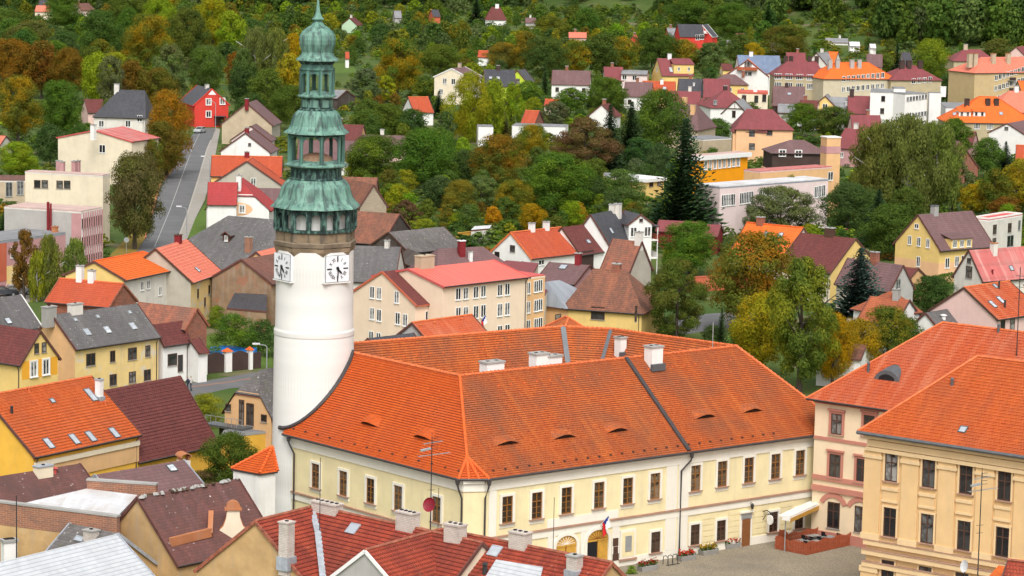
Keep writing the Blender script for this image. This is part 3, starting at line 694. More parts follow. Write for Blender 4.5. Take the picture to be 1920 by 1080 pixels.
tr.build('wall_trim', hall)
def wm(q, n):
    x = n.cross(Vector((0, 0, 1))); m = Matrix((x, n, Vector((0, 0, 1)))).transposed().to_4x4(); m.translation = q; return m
for p in ((950, 955), (1005.5, 947.5), (1061, 938), (1122, 928), (1176, 920), (1227, 911), (1303, 896), (1353, 888), (1403, 881), (1453, 874), (1499, 867)):
    window(hall, wm(fpt(p), fn), 1.15, 2.3, 'hall')
for p in ((1228, 1016), (1302, 1002), (1351, 994), (1449, 978), (1497, 972)): window(hall, wm(fpt(p), fn), 1.1, 1.85, 'hall_low')
for p in ((593, 892), (645, 906), (696, 920), (748, 934), (820, 955)): window(hall, wm(lpt(p), ln), 1.15, 2.2, 'hall')
# blind niche with the framed notice
nb = MB(); nb.box(-.9, .9, 0, .12, -1.25, 1.3, 'hall_white'); nb.box(-.7, .7, .121, .14, -1.1, 1.1, 'hall_yellow'); nb.box(-1, 1, 0, .22, -1.42, -1.25, 'classic_ledge'); nb.box(-.35, .35, .141, .2, -.6, .75, 'galv')
nb.lathe([(.22, 0), (.22, .02)], 'zinc', 12, c=(0, 0, 0)) if False else None
nb.build('blind_window', hall).matrix_local = wm(fpt((1176, 1020)), fn)
# two arched doorways
def archdoor(p, w, h, open_):
    q = fpt(p); q.z = 0; m = MB(); n = 12; r = w / 2; zs_ = h - r * .75
    arc = [Vector((-r * math.cos(math.pi * k / n), 0, zs_ + r * .75 * math.sin(math.pi * k / n))) for k in range(n + 1)]
    ro = r + .3; arco = [Vector((-ro * math.cos(math.pi * k / n), 0, zs_ + (r * .75 + .3) * math.sin(math.pi * k / n))) for k in range(n + 1)]
    up = Vector((0, .16, 0))
    A = [Vector((-r, 0, 0))] + arc + [Vector((r, 0, 0))]; B = [Vector((-ro, 0, 0))] + arco + [Vector((ro, 0, 0))]
    for k in range(len(A) - 1): m.ext([A[k], A[k + 1], B[k + 1], B[k]], up, 'hall_white')
    o = m.build('doorway', hall); o.matrix_local = wm(q, fn)
    d = MB(); d.face([v + Vector((0, .03, 0)) for v in A][::-1], 'gold_wood' if not open_ else 'gold_wood')
    for k in range(9):
        a = math.pi * (k + .5) / 9; d.bar((0, .04, zs_ + .05), (-r * .9 * math.cos(a), .04, zs_ + r * .68 * math.sin(a)), .05, .03, 'hall_white' if not open_ else 'wood', Vector((0, 1, 0)))
    d.box(-r, r, .03, .08, zs_ - .1, zs_ + .05, 'gold_wood'); d.box(-.04, .04, .03, .08, 0, zs_, 'wood')
    for sx in (-1, 1):
        for zz in (.5, 1.5): d.box(sx * r * .5 - r * .35, sx * r * .5 + r * .35, .03, .06, zz - .35, zz + .35, 'gold_wood')
    d.build('door', o)
    if open_:
        e = MB(); e.box(.05, r - .05, .07, .09, 0, zs_ - .1, 'black'); e.build('open_leaf', o)
archdoor((1060, 1040), 2.3, 3.5, False); archdoor((1119, 1030), 2.4, 3.6, True)
dm = MB(); dm.box(-.75, .75, 0, .1, 0, 3.1, 'hall_white'); dm.box(-.5, .5, .101, .14, 0, 2.5, 'door_brown'); dm.box(-.62, .62, .101, .16, 2.55, 2.95, 'galv'); dm.box(-.8, .8, 0, .3, 3.1, 3.25, 'hall_white')
q = fpt((1397, 1000)); q.z = 0; dm.build('door', hall).matrix_local = wm(q, fn)
pl = MB()
for p, w_, h_ in (((1153, 1016), .3, .35), ((1153, 1031), .25, .3), ((1153, 1044), .35, .3)):
    q = fpt(p); m = wm(q, fn); pl.box(-w_, w_, 0, .12, -h_, h_, 'dark_wood', m)
pl.build('notice_plate', hall)
# gutter and downpipes
gt = MB(); ge = [lo(b2) - ln * -.05, lo(b1) + ln * .05, lo(b1.lerp(a1, .5)) + cn * .12, lo(a1) + fn * .05, lo(a3) + fn * .05]
for p in ge: p.z = HE - .06
gt.tube(ge, .11, 'gutter', 6); gt.build('gutter', hall)
def downpipe(P, n, side, z0=0):
    m = MB(); p = Vector((P.x, P.y, 0))
    m.lathe([(.14, HE - .55), (.2, HE - .1)], 'gutter', 8, c=p + n * (OH + .05)); m.tube([p + n * (OH + .05) + Z(HE - .5), p + n * (OH - .05) + Z(HE - .8), p + n * .18 + side * .25 + Z(HE - 1.7), p + n * .18 + side * .25 + Z(z0)], .085, 'gutter', 7)
    m.build('downpipe', hall)
downpipe(lw0 + lu * .2, ln, lu * 1.2); downpipe(lw1 - lu * .1, ln, lu * .8 * 0 + lu * .4); downpipe(fw0, fn, -fu * .3); downpipe(fw0 + fu * fx(1289, 850), fn, -fu * 3.2)
# snow guards, two rows
sg = MB(); sg.bar((0, 0, -.05), (0, 0, .2), .05, .05, 'iron'); sg.bar((-.12, 0, .18), (.12, 0, .18), .05, .08, 'iron'); SG = sg.mesh('snow_guard')
sr = MB(); sr.tube([(0, 0, 0), (0, 0, .14)], [.11, .05], 'ridge_fresh', 6); SR = sr.mesh('ridge_vent')
def slope(A, B, Cc, D, t, n, s0=.02, s1=.98, me=SG, name='snow_guard'):
    for k in range(n):
        s_ = s0 + (s1 - s0) * k / (n - 1); p = A.lerp(B, s_).lerp(D.lerp(Cc, s_), t); put(name, me, hroof, lo(p))
slope(b2, HC0, HP, HQ, .06, 14, .05, .95); slope(HC0, a3, HS, HP, .055, 26, .06, .8)
slope(b2, HC0, HP, HQ, .80, 12, .12, .93, SR, 'vent_tile'); slope(HC0, a3, HS, HP, .86, 20, .12, .92, SR, 'vent_tile')
slope(inner[3], inner[4], HQ, HT2, .78, 16, .08, .95, SR, 'vent_tile'); slope(inner[2], inner[3], HT2, HU, .72, 4, .2, .8, SR, 'vent_tile'); slope(inner[1], inner[2], HU, HS, .72, 6, .2, .8, SR, 'vent_tile')
# firewall copings on the slopes
fw = MB()
PFR = (HP, (a3 - HC0).cross(HP - HC0).normalized())
def rpt(p): return onp(p, *PFR) - O
nf = PFR[1]
p0, p1 = rpt((1173, 672)), rpt((1291, 846)); fw.bar(p0 - nf * .1, p1 - nf * .1, .38, .62, 'gutter', nf)
PB = (HT2, (HT2 - HQ).cross(inner[3] - HT2)); PB = (PB[0], PB[1].normalized())
fw.build('roof_coping', hall); fw = MB(); fw.bar(lo(HT2) + Z(.05), lo(inner[3].lerp(HT2, .0)) + Z(.05), .5, .3, 'zinc'); fw.build('roof_coping', hall); fw = MB(); fw.bar(lo(HU) + Z(.02), lo(inner[2]) + Z(.02), .4, .15, 'zinc')
fw.build('roof_coping', hall)
# chimneys
def hchim(p, yt, w, d, plane, mat='white', z=None):
    q = onp(p, *plane) - O; h = (p[1] - yt) * .0485; m = MB(); rzm = Matrix.Rotation(math.atan2(fu.y, fu.x), 4, 'Z')
    m.box(-w / 2, w / 2, -d / 2, d / 2, -1.6, h, mat, rzm); m.box(-w / 2 - .1, w / 2 + .1, -d / 2 - .1, d / 2 + .1, h, h + .14, 'concrete', rzm)
    m.box(-w / 2 - .15, w / 2 + .15, -d / 2 - .25, -d / 2 - .002, -.55, .08, 'zinc', rzm)
    for k in (-.25, .25): m.box(k * w - .14, k * w + .14, -.14, .14, h + .14, h + .18, 'black', rzm)
    o = m.build('chimney', hall); o.location = q
PIN = (HP, (HS - HP).cross(inner[0] - HP).normalized())
VR = (HP, Vector((fn.x, fn.y, 0))); VR2 = (HP + fn * -1.0, Vector((fn.x, fn.y, 0)))
hchim((922, 706), 680, 1.9, 1.1, VR2); hchim((1010, 697), 664, 1.4, 1.1, VR2); hchim((1034, 692), 668, 1.6, 1.0, VR2)
hchim((1225, 682), 650, 1.3, 1.1, (HP + fn * .9, Vector((fn.x, fn.y, 0))))
PRI = (HU, (HS - HU).cross(inner[1] - HS).normalized())
hchim((1163, 660), 632, .75, .9, PRI)
rod = MB(); rod.tube([(0, 0, -.5), (0, 0, 2.4)], .04, 'galv', 5); rod.build('lightning_rod', hall).location = onp((1336, 652), *VR) - O

# ---------------------------------------------------------------- tower
TS = 263.0 / 5500; TX = atz((589, 620), 18.0)
TY = TX.normalized()
Tc = Vector((TX.x, TX.y, 0)); Tc = b2 + Vector((0, 0, -HE)); Tc = Vector((Tc.x, Tc.y, 0))
dirx = Vector((ray((589, 620)).x, ray((589, 620)).y, 0)).normalized()
Tc = dirx * 263.0
def ty(y):          # picture row on the tower's axis -> height
    n = Vector((-dirx.y, dirx.x, 0)); p = onp((589, y), Tc, dirx); return p.z
tower = empty('clock_tower', Tc, 0, 'white round clock tower with a green copper tiered spire beside the town hall', 'clock tower')
A8 = math.atan2(fn.y, fn.x) + math.pi / 8      # octagon with faces square to the hall
def P8(prof): return [(r * TS, ty(y)) for r, y in prof]
s_ = MB(); s_.lathe([(3.70, -.5), (3.66, ty(800)), (3.60, ty(622)), (3.52, ty(610)), (3.47, ty(466))], 'tower_white', 72, cap=False)
sb = MB(); sb.lathe([(3.58, ty(628)), (3.64, ty(624)), (3.64, ty(617)), (3.50, ty(611))], 'tower_white', 72, cap=False); sb.build('shaft_band', tower)
s_.build('shaft', tower, smooth=True)
st = MB(); st.lathe(P8([(73, 474), (77, 466), (78, 459), (76, 457)]), 'stone', 8, A8); st.lathe(P8([(79.5, 457), (79.5, 450), (75, 448)]), 'stone_dark', 8, A8); st.lathe(P8([(75, 448), (75, 431), (77, 430)]), 'stone', 8, A8)
tb = st.build('stone_belt', tower)
bb = MB(); R0 = 76.5 * TS
def oct(r, k, z): return Vector((r * math.cos(A8 + k * math.pi / 4), r * math.sin(A8 + k * math.pi / 4), z))
for k in range(8):      # panels framed by darker stone
    a, b = oct(75 * TS, k, 0), oct(75 * TS, k + 1, 0); n = (a + b).normalized()
    for t0, t1, mt in ((.0, .13, 'stone_dark'), (.87, 1, 'stone_dark'), (.47, .53, 'stone_dark')):
        p, q = a.lerp(b, t0), a.lerp(b, t1); bb.ext([p + Z(ty(447)), q + Z(ty(447)), q + Z(ty(432)), p + Z(ty(432))], n * .05, mt)
bb.build('belt_panels', tb)
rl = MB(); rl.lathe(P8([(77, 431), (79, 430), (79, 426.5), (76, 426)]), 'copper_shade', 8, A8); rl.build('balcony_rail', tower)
dr = MB(); dr.lathe(P8([(56, 430), (56, 388)]), 'tower_white', 40); dr.build('lantern_drum', tower)
def arcade(y0, y1, ysp, R, per, mat, pw, name, thick=.12):
    """posts and arched boards between rows y0 (foot) and y1 (top); arches spring at ysp"""
    m = MB(); z0, z1, zs_ = ty(y0), ty(y1), ty(ysp)
    for k in range(8):
        a, b = oct(R, k, 0), oct(R, k + 1, 0); n = ((a + b) / 2).normalized(); L = (b - a).length; e = (b - a).normalized()
        for j in range(per):
            c0, c1 = a.lerp(b, j / per), a.lerp(b, (j + 1) / per); w_ = (c1 - c0).length; r = w_ / 2 - pw / 2; mid = (c0 + c1) / 2; N = 8
            rise = min(r, z1 - zs_ - .1)
            arc = [mid - e * r * math.cos(math.pi * i / N) + Z(zs_ + rise * math.sin(math.pi * i / N)) for i in range(N + 1)]
            for i in range(N):
                t0, t1 = arc[i].copy(), arc[i + 1].copy(); t0.z = t1.z = z1; m.ext([arc[i], arc[i + 1], t1, t0], -n * thick, mat)
            m.ext([c0 + Z(zs_), c0 + e * pw / 2 + Z(zs_), c0 + e * pw / 2 + Z(z1), c0 + Z(z1)], -n * thick, mat); m.ext([c1 - e * pw / 2 + Z(zs_), c1 + Z(zs_), c1 + Z(z1), c1 - e * pw / 2 + Z(z1)], -n * thick, mat)
            m.bar(c0 + Z(z0) - n * .05, c0 + Z(z1) - n * .05, pw, pw, mat, n)
    m.build(name, tower)
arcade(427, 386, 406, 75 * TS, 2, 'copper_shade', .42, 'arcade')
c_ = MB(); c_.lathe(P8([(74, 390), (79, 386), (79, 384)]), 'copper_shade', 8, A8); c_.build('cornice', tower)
def bell(prof, name, n=8):
    m = MB(); pr = P8(prof); m.lathe(pr, 'copper', n, A8)
    for k in range(8):      # standing seams along the hips
        m.tube([oct(r, k, z) for r, z in pr], .05, 'copper_old', 4)
        for t in (.33, .67): m.tube([oct(r, k, z).lerp(oct(r, k + 1, z), t) for r, z in pr], .028, 'copper_old', 4)
    m.build(name, tower)
bell([(86, 387), (84, 384), (77, 378), (71, 370), (67.5, 360), (65, 350), (60, 342), (53, 336), (50, 335)], 'bell_roof')
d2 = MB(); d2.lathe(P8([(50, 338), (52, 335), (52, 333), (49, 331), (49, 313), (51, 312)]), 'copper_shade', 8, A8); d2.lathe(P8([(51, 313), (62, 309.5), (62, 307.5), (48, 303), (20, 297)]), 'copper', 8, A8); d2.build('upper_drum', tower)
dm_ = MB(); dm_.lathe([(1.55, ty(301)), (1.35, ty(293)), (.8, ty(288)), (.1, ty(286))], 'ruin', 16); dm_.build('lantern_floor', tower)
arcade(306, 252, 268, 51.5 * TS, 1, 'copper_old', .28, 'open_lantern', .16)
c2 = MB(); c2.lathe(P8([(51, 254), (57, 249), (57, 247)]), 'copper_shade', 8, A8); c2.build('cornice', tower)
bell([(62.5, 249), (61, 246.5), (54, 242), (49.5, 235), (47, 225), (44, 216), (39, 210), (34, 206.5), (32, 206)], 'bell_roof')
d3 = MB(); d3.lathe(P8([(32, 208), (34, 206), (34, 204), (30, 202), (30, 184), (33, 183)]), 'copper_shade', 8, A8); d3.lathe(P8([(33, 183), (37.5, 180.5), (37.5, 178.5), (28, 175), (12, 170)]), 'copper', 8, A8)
for k in range(8):
    a, b = oct(30 * TS, k, 0), oct(30 * TS, k + 1, 0); n = (a + b).normalized(); p, q = a.lerp(b, .15), a.lerp(b, .85); d3.ext([p + Z(ty(200)), q + Z(ty(200)), q + Z(ty(186)), p + Z(ty(186))], n * .05, 'copper')
d3.build('upper_drum', tower)
arcade(178, 131, 146, 31 * TS, 1, 'copper_old', .26, 'open_lantern', .14)
c3 = MB(); c3.lathe(P8([(30, 133), (34, 130), (34, 127), (31, 126), (30, 120), (31, 119)]), 'copper_old', 8, A8); c3.lathe(P8([(31, 120), (36, 113), (37, 112)]), 'copper_shade', 8, A8); c3.build('cornice', tower)
on = MB(); pr = P8([(40, 113), (38.5, 110), (33, 106), (30, 101), (29, 97), (31, 90), (33.5, 82), (34, 74), (32.5, 66), (28, 59), (21, 53), (13, 48), (9, 43), (7, 39), (6, 36)])
on.lathe(pr, 'copper', 16, A8)
for k in range(8): on.tube([oct(r, k, z) for r, z in pr], .05, 'copper_old', 4)
on.build('onion_dome', tower)
sp = MB(); sp.lathe(P8([(6, 41), (6.5, 40), (11.5, 37), (12, 35.5), (8, 31), (5, 24), (3, 12), (2, 0), (1, -14), (.4, -30)]), 'copper', 8, A8); sp.build('spire', tower)
ib = MB(); ib.lathe([(.05, ty(-24)), (.28, ty(-20)), (.05, ty(-16))], 'gold_wood', 12); ib.build('finial', tower)
# clock faces: white plate, Roman numerals, four black bars and two hands (about half past four)
ROM = {1: 'I', 2: 'II', 4: 'IIII', 5: 'V', 7: 'VII', 8: 'VIII', 10: 'X', 11: 'XI'}
def text_mesh(txt, size, mat, depth=.01, name='numeral'):
    cu = bpy.data.curves.new(name, 'FONT'); cu.body = txt; cu.size = size; cu.extrude = depth; cu.align_x = 'CENTER'; cu.align_y = 'CENTER'
    o = bpy.data.objects.new(name, cu); C.objects.link(o); dg = bpy.context.evaluated_depsgraph_get(); me = bpy.data.meshes.new_from_object(o.evaluated_get(dg)); bpy.data.objects.remove(o); me.materials.clear(); me.materials.append(M[mat]); return me
def clock(n, hh, mn):
    q = n * (3.49 + .02) + Z((ty(472) + ty(519)) / 2); w_, h_ = 1.25, 1.17
    x = Vector((0, 0, 1)).cross(n); m4 = Matrix((x, Vector((0, 0, 1)), n)).transposed().to_4x4(); m4.translation = q
    b_ = MB(); b_.box(-w_, w_, -h_, h_, -.25, .06, 'clock_white'); b_.box(-w_ - .035, w_ + .035, -h_ - .035, h_ + .035, .0, .045, 'zinc'); b_.box(-w_ - .15, w_ + .15, -h_ - .16, -h_ - .05, -1.0, .10, 'tower_white')
    b_.box(-w_ - .02, w_ + .02, -h_ - .02, h_ + .02, -1.2, -.251, 'tower_white')
    o = b_.build('clock_face', tower); o.matrix_local = m4
    for a in range(4):
        hb = MB(); c, s = math.cos(a * math.pi / 2), math.sin(a * math.pi / 2); hb.bar((c * .62, s * .62, .075), (c * 1.14, s * 1.14, .075), .12, .02, 'black', Vector((0, 0, 1))); hb.build('hour_bar', o)
    for k, t in ROM.items():
        a = math.pi / 2 - k * math.pi / 6; me = text_mesh(t, .46, 'black'); g = put('numeral', me, o); g.matrix_local = Matrix.Translation((.86 * math.cos(a), .86 * math.sin(a), .075)) @ Matrix.Rotation(a - math.pi / 2, 4, 'Z') @ Matrix.Scale(.8, 4, (1, 0, 0))
    for ang, l, w2, nm in ((mn, 1.02, .10, 'minute_hand'), (hh, .72, .17, 'hour_hand')):
        a = math.pi / 2 - ang * 2 * math.pi; d = Vector((math.cos(a), math.sin(a), 0)); p = Vector((-d.y, d.x, 0)); e = MB(); z = .11 if nm == 'hour_hand' else .14
        P = [-d * .2 - p * w2 * .5, d * l * .7 - p * w2 * .5, d * l, d * l * .7 + p * w2 * .5, -d * .2 + p * w2 * .5]; e.ext([v + Vector((0, 0, z + .02)) for v in P], (0, 0, -.02), 'black'); e.build(nm, o)
    e = MB(); e.lathe([(.13, .06), (.13, .17)], 'black', 12); e.build('hub', o)
clock(fn.copy(), 4.55 / 12, .5); clock(Vector((-fn.y, fn.x, 0)) * (-1 if Vector((-fn.y, fn.x, 0)).dot(ln) < 0 else 1), 4.6 / 12, .53)
lr = MB(); lr.tube([dirx * -3.6 + Vector((-1.7, 1, 0)) * 1 + Z(z) for z in (1, 25)], .02, 'zinc', 4); lr.build('lightning_cable', tower)
# curved lead flashing where the roof climbs round the shaft
cf = MB(); pts = []
npl = PLR[1]; ppl = HP
for k in range(25):
    a = math.radians(-178 + k * 7.5); d = Vector((math.cos(a), math.sin(a), 0)); P = Tc + d * 3.72
    z = ppl.z - ((P - ppl).x * npl.x + (P - ppl).y * npl.y) / npl.z
    if HE + .2 < z < HR + .3 and k > 4: pts.append(Vector((P.x, P.y, z + .12)) - Tc)
if len(pts) > 2: cf.tube(pts, .2, 'gutter', 6); cf.build('roof_flashing', tower)
# ---------------------------------------------------------------- ground
gm, nt, b = newmat('ground', .95, .1); oc = nd(nt, 'TexCoord').outputs['Object']
n1 = nz(nt, oc, .03, 6, .65); n2 = nz(nt, oc, .6, 5, .6)
c = mix(nt, ramp(nt, n1, .4, .62), (.055, .10, .022), (.11, .14, .035)); c = mix(nt, ramp(nt, nz(nt, oc, .09, 5), .58, .66), c, (.20, .16, .10)); c = mix(nt, mth(nt, 'MULTIPLY', n2, .5), c, (.04, .065, .018))
nt.links.new(c, b.inputs['Base Color']); M['ground'] = gm
def hillz(x, y):
    t = max(0.0, y - (1330 - max(0, x) * 1.2)); return min(170, t * .09 + max(0, t - 400) * .10)
g = MB(); xs = [-2500, -1200, -700] + list(range(-450, 451, 50)) + [700, 1200, 2500]; ys = [-60, 100, 200, 300, 500, 800] + list(range(900, 2400, 60)) + [2800, 3500]
for i in range(len(xs) - 1):
    for j in range(len(ys) - 1):
        q = [(xs[i], ys[j]), (xs[i + 1], ys[j]), (xs[i + 1], ys[j + 1]), (xs[i], ys[j + 1])]; g.face([(x, y, hillz(x, y)) for x, y in q], 'ground')
tag(g.build('ground', smooth=True), kind='structure')
def sheet(name, pts, z, mat, px=True):
    m = MB(); P = [atz(p, z) if px else Vector((p[0], p[1], z)) for p in pts]
    ar = sum(P[i].x * P[(i + 1) % len(P)].y - P[(i + 1) % len(P)].x * P[i].y for i in range(len(P)))
    if ar < 0: P.reverse()
    m.face(P, mat); return tag(m.build(name), kind='structure')
def groundmat(name, c1, c2, sc=.4, c3=None, fine=8, cells=0):
    m, nt, b = newmat(name, .92, .15); oc = nd(nt, 'TexCoord').outputs['Object']
    c = mix(nt, ramp(nt, nz(nt, oc, sc, 6, .65), .35, .65), c1, c2)
    c = mix(nt, mth(nt, 'MULTIPLY', nz(nt, oc, fine, 3), .5), c, tuple(k * .6 for k in c1))
    if c3: c = mix(nt, ramp(nt, nz(nt, oc, sc * .35, 5), .55, .68), c, c3)
    if cells:
        vo = nd(nt, 'TexVoronoi', {'Vector': oc, 'Scale': cells, 'Randomness': .6}); c = mix(nt, mth(nt, 'MULTIPLY', ramp(nt, vo.outputs['Distance'], .35, .6), .5), c, tuple(k * .5 for k in c1))
        nt.links.new(nd(nt, 'Bump', {'Height': vo.outputs['Distance'], 'Strength': .4, 'Distance': .03}, invert=True).outputs[0], b.inputs['Normal'])
    nt.links.new(c, b.inputs['Base Color']); M[name] = m
groundmat('asphalt', (.135, .135, .14), (.17, .17, .17), .25, (.11, .11, .115)); groundmat('cobbles', (.29, .25, .185), (.36, .305, .225), .3, (.22, .19, .15), 5, 5.0)
groundmat('paving', (.30, .28, .25), (.36, .33, .29), .4); groundmat('lawn', (.08, .14, .022), (.11, .17, .03), .5); groundmat('gravel', (.30, .26, .20), (.36, .32, .26), .6); groundmat('leaf_lawn', (.16, .15, .03), (.30, .16, .03), .6)
sheet('square', [(-14, 200), (62, 200), (62, 262), (34, 275), (-1, 241), (-14, 241)], .008, 'cobbles', False)
sheet('road', [(225, 520), (272, 447), (300, 345), (322, 320), (342, 275), (362, 252), (372, 240), (404, 240), (396, 262), (388, 280), (372, 335), (350, 405), (335, 445), (310, 500)], .008, 'asphalt')
sheet('pavement', [(310, 500), (335.5, 445), (350.5, 405), (372.5, 335), (388.5, 280), (396.5, 262), (404.5, 240), (413, 242), (404, 290), (394, 340), (384, 375), (366, 410), (352, 446), (332, 500)], .12, 'paving')
sheet('verge', [(226, 520), (272, 447), (300, 345), (322, 320), (342, 275), (338, 272), (312, 312), (290, 340), (262, 420), (205, 480)], .10, 'leaf_lawn')
sheet('lawn', [(352, 446), (366, 410), (384, 385), (392, 440), (372, 446)], .14, 'lawn'); sheet('lawn', [(300, 700), (300, 640), (500, 620), (512, 688), (430, 694)], .02, 'lawn'); sheet('lawn', [(860, 440), (930, 432), (960, 470), (870, 478)], .02, 'lawn'); sheet('lawn', [(600, 120), (660, 118), (670, 136), (600, 138)], .02, 'lawn'); sheet('lawn', [(1330, 640), (1420, 610), (1440, 680), (1400, 690)], .02, 'lawn')
sheet('road', [(250, 735), (420, 708), (515, 692), (560, 688), (560, 716), (515, 722), (430, 728), (370, 742), (250, 770)], .012, 'asphalt')
sheet('road', [(1100, 640), (1200, 604), (1330, 588), (1420, 582), (1420, 606), (1345, 618), (1290, 626), (1200, 640)], .012, 'asphalt')
sheet('yard', [(0, 700), (300, 690), (320, 720), (0, 760)], .006, 'gravel'); sheet('yard', [(560, 640), (1000, 600), (1060, 610), (700, 700)], .006, 'paving'); sheet('yard', [(-40, 545), (60, 535), (100, 560), (-40, 580)], .008, 'paving')
def strip(name, pts, w, z, mat):
    m = MB(); P = [atz(p, z) for p in pts]
    for i, (a, b) in enumerate(zip(P, P[1:])):
        d = (b - a).normalized(); n = Vector((-d.y, d.x, 0)) * w / 2; m.face([a - n, b - n, b + n, a + n], mat)
    return tag(m.build(name), kind='structure')
strip('road_marking', [(290, 462), (318, 395), (345, 320), (362, 275), (374, 250)], .14, .014, 'marking'); strip('kerb', [(335, 445), (350, 405), (372, 335), (388, 280), (396, 262)], .3, .13, 'kerb'); strip('kerb', [(272, 447), (300, 345), (322, 320), (342, 275)], .3, .12, 'terracotta'); strip('road_marking', [(360, 725), (430, 716), (515, 702)], .25, .018, 'terracotta')
# ---------------------------------------------------------------- the two big houses at the right
def eavehip(label, A, B, he, Rp, pitch, Lr, **kw):
    a, b = atz(A, he), atz(B, he); u = (b - a).normalized(); v = Vector((-u.y, u.x, 0)); lo_, hi_ = he + .5, he + 30
    for _ in range(60):
        z = (lo_ + hi_) / 2; p = atz(Rp, z); d = (p - a).dot(v)
        if (z - he) > pitch * d: hi_ = z
        else: lo_ = z
    p = atz(Rp, z); d = (p - a).dot(v)
    return House(label, Rp, None, z, th=math.degrees(math.atan2(u.y, u.x)), L=Lr, W=2 * d, he=he, kind='hip', hip=((p - a).dot(u), (p - a).dot(u)), **kw)
PK = eavehip('cream house with salmon window surrounds and a lead eyebrow dormer in its orange roof', (1512, 747), (1672, 770), 13.0, (1767, 605), .80, 26, wall='pinkhouse', roof='salmon_tile', ov=.6, rows=.34)
PK.win('f', [(1569, 795), (1630, 798)], 1.15, 1.9, 'salmon'); PK.win('f', [(1566, 874), (1617, 883)], 1.2, 2.2, 'salmon'); PK.win('f', [(1563, 966), (1614, 974)], 1.3, 2.4, 'bare')
tb_ = MB()
def zf(H, p): return H.at(p, 'f').z
for (p, h_, o_) in (((1600, 830), .3, .10), ((1560, 898), .42, .16), ((1560, 918), .5, .2)): z = zf(PK, p); tb_.box(PK.x0, PK.x1, -PK.ww - o_, -PK.ww, z - h_ / 2, z + h_ / 2, 'salmon_trim')
tb_.box(PK.x0, PK.x1, -PK.ww - .14, -PK.ww, PK.he - .35, PK.he - .05, 'salmon_trim'); tb_.box(PK.x0, PK.x1, -PK.ww - .1, -PK.ww, -.3, .9, 'salmon_trim')
PK.part('wall_trim', tb_)
for p in ((1563, 938), (1614, 946)):
    q = PK.at(p, 'f'); m = MB()
    for k in range(8):
        a0, a1_ = math.radians(25 + k * 16.25), math.radians(25 + (k + 1) * 16.25); m.ext([(1.15 * math.cos(a0), -.1, 1.15 * math.sin(a0) - .9), (1.15 * math.cos(a1_), -.1, 1.15 * math.sin(a1_) - .9), (1.6 * math.cos(a1_), -.1, 1.6 * math.sin(a1_) - .9), (1.6 * math.cos(a0), -.1, 1.6 * math.sin(a0) - .9)], (0, .1, 0), 'salmon_trim')
    PK.part('window_arch', m, q)
# lead eyebrow dormer
q = PK.at((1662, 714), 'rf'); m = MB(); n = 12; D = 2.6
cv = [(-1.35 + 2.7 * k / n, .95 * max(0, 1 - (2 * k / n - 1) ** 2) ** .7) for k in range(n + 1)]
for (xa, ha), (xb, hb) in zip(cv, cv[1:]):
    da, db = ha / PK.tan * .98 + .02, hb / PK.tan * .98 + .02
    m.face(((xa, 0, ha), (xb, 0, hb), (xb * .85, db + .5, hb * .96 + .4), (xa * .85, da + .5, ha * .96 + .4)), 'zinc')
    if .3 < ha and .3 < hb: m.face(((xa * .72, -.01, .05), (xb * .72, -.01, .05), (xb * .72, -.01, hb * .62), (xa * .72, -.01, ha * .62)), 'black')
    m.face(((xa, 0, -.1), (xb, 0, -.1), (xb, 0, hb), (xa, 0, ha)), 'zinc')
PK.part('eyebrow_dormer', m, q)
PK.vent([(1628, 697)], mat='zinc', h=.8); PK.vent([(1872, 622)], mat='zinc', h=.6)
ms = MB(); ms.tube([(0, 0, -1), (0, 0, 8.0)], [.05, .035], 'iron', 6)
for k in range(5): ms.bar((-.4, 0, 5.2 + .5 * k), (.4, 0, 5.2 + .5 * k), .03, .03, 'iron')
PK.part('aerial_mast', ms, PK.at((1906, 668), 'rf'))
CL = eavehip('tall ochre classical house with pilasters and dark casements at the right edge', (1608, 809), (1920, 856), 15.0, (1833, 668), .78, 24, wall='classic', roof='orange_tile', ov=.75, rows=.34)
CL.win('f', [(1672, 876), (1742, 887), (1812, 899), (1884, 911)], 1.2, 2.35, 'plain'); CL.win('f', [(1669, 979), (1739, 991), (1808, 1004), (1880, 1016)], 1.2, 2.4, 'plain'); CL.win('f', [(1665, 1076), (1735, 1088), (1804, 1100), (1876, 1112)], 1.2, 2.3, 'plain')
t = MB(); w0 = -CL.ww
def cx(px, y): return CL.at((px, y), 'f').x
def cz(px, y): return CL.at((px, y), 'f').z
zt = CL.he; x0, x1 = CL.x0, CL.x1
for (zc, h, o, mt) in ((zt - .25, .5, .5, 'classic_trim'), (zt - .9, .55, .22, 'classic_trim'), (zt - 1.38, .3, .34, 'classic_trim')): t.box(x0 - o * .6, x1, w0 - o, w0, zc - h / 2, zc + h / 2, mt)
zl1, zl2, zl3 = cz(1640, 1012), cz(1640, 1030), cz(1640, 1053)
for (zz, o) in ((zl1, .28), (zl2, .40), (zl3, .34)):
    t.box(x0 - o * .5, x1, w0 - o, w0, zz - .45, zz - .06, 'classic_trim'); t.box(x0 - o * .5, x1, w0 - o - .05, w0, zz - .057, zz, 'classic_ledge')
CL.part('cornice', t)
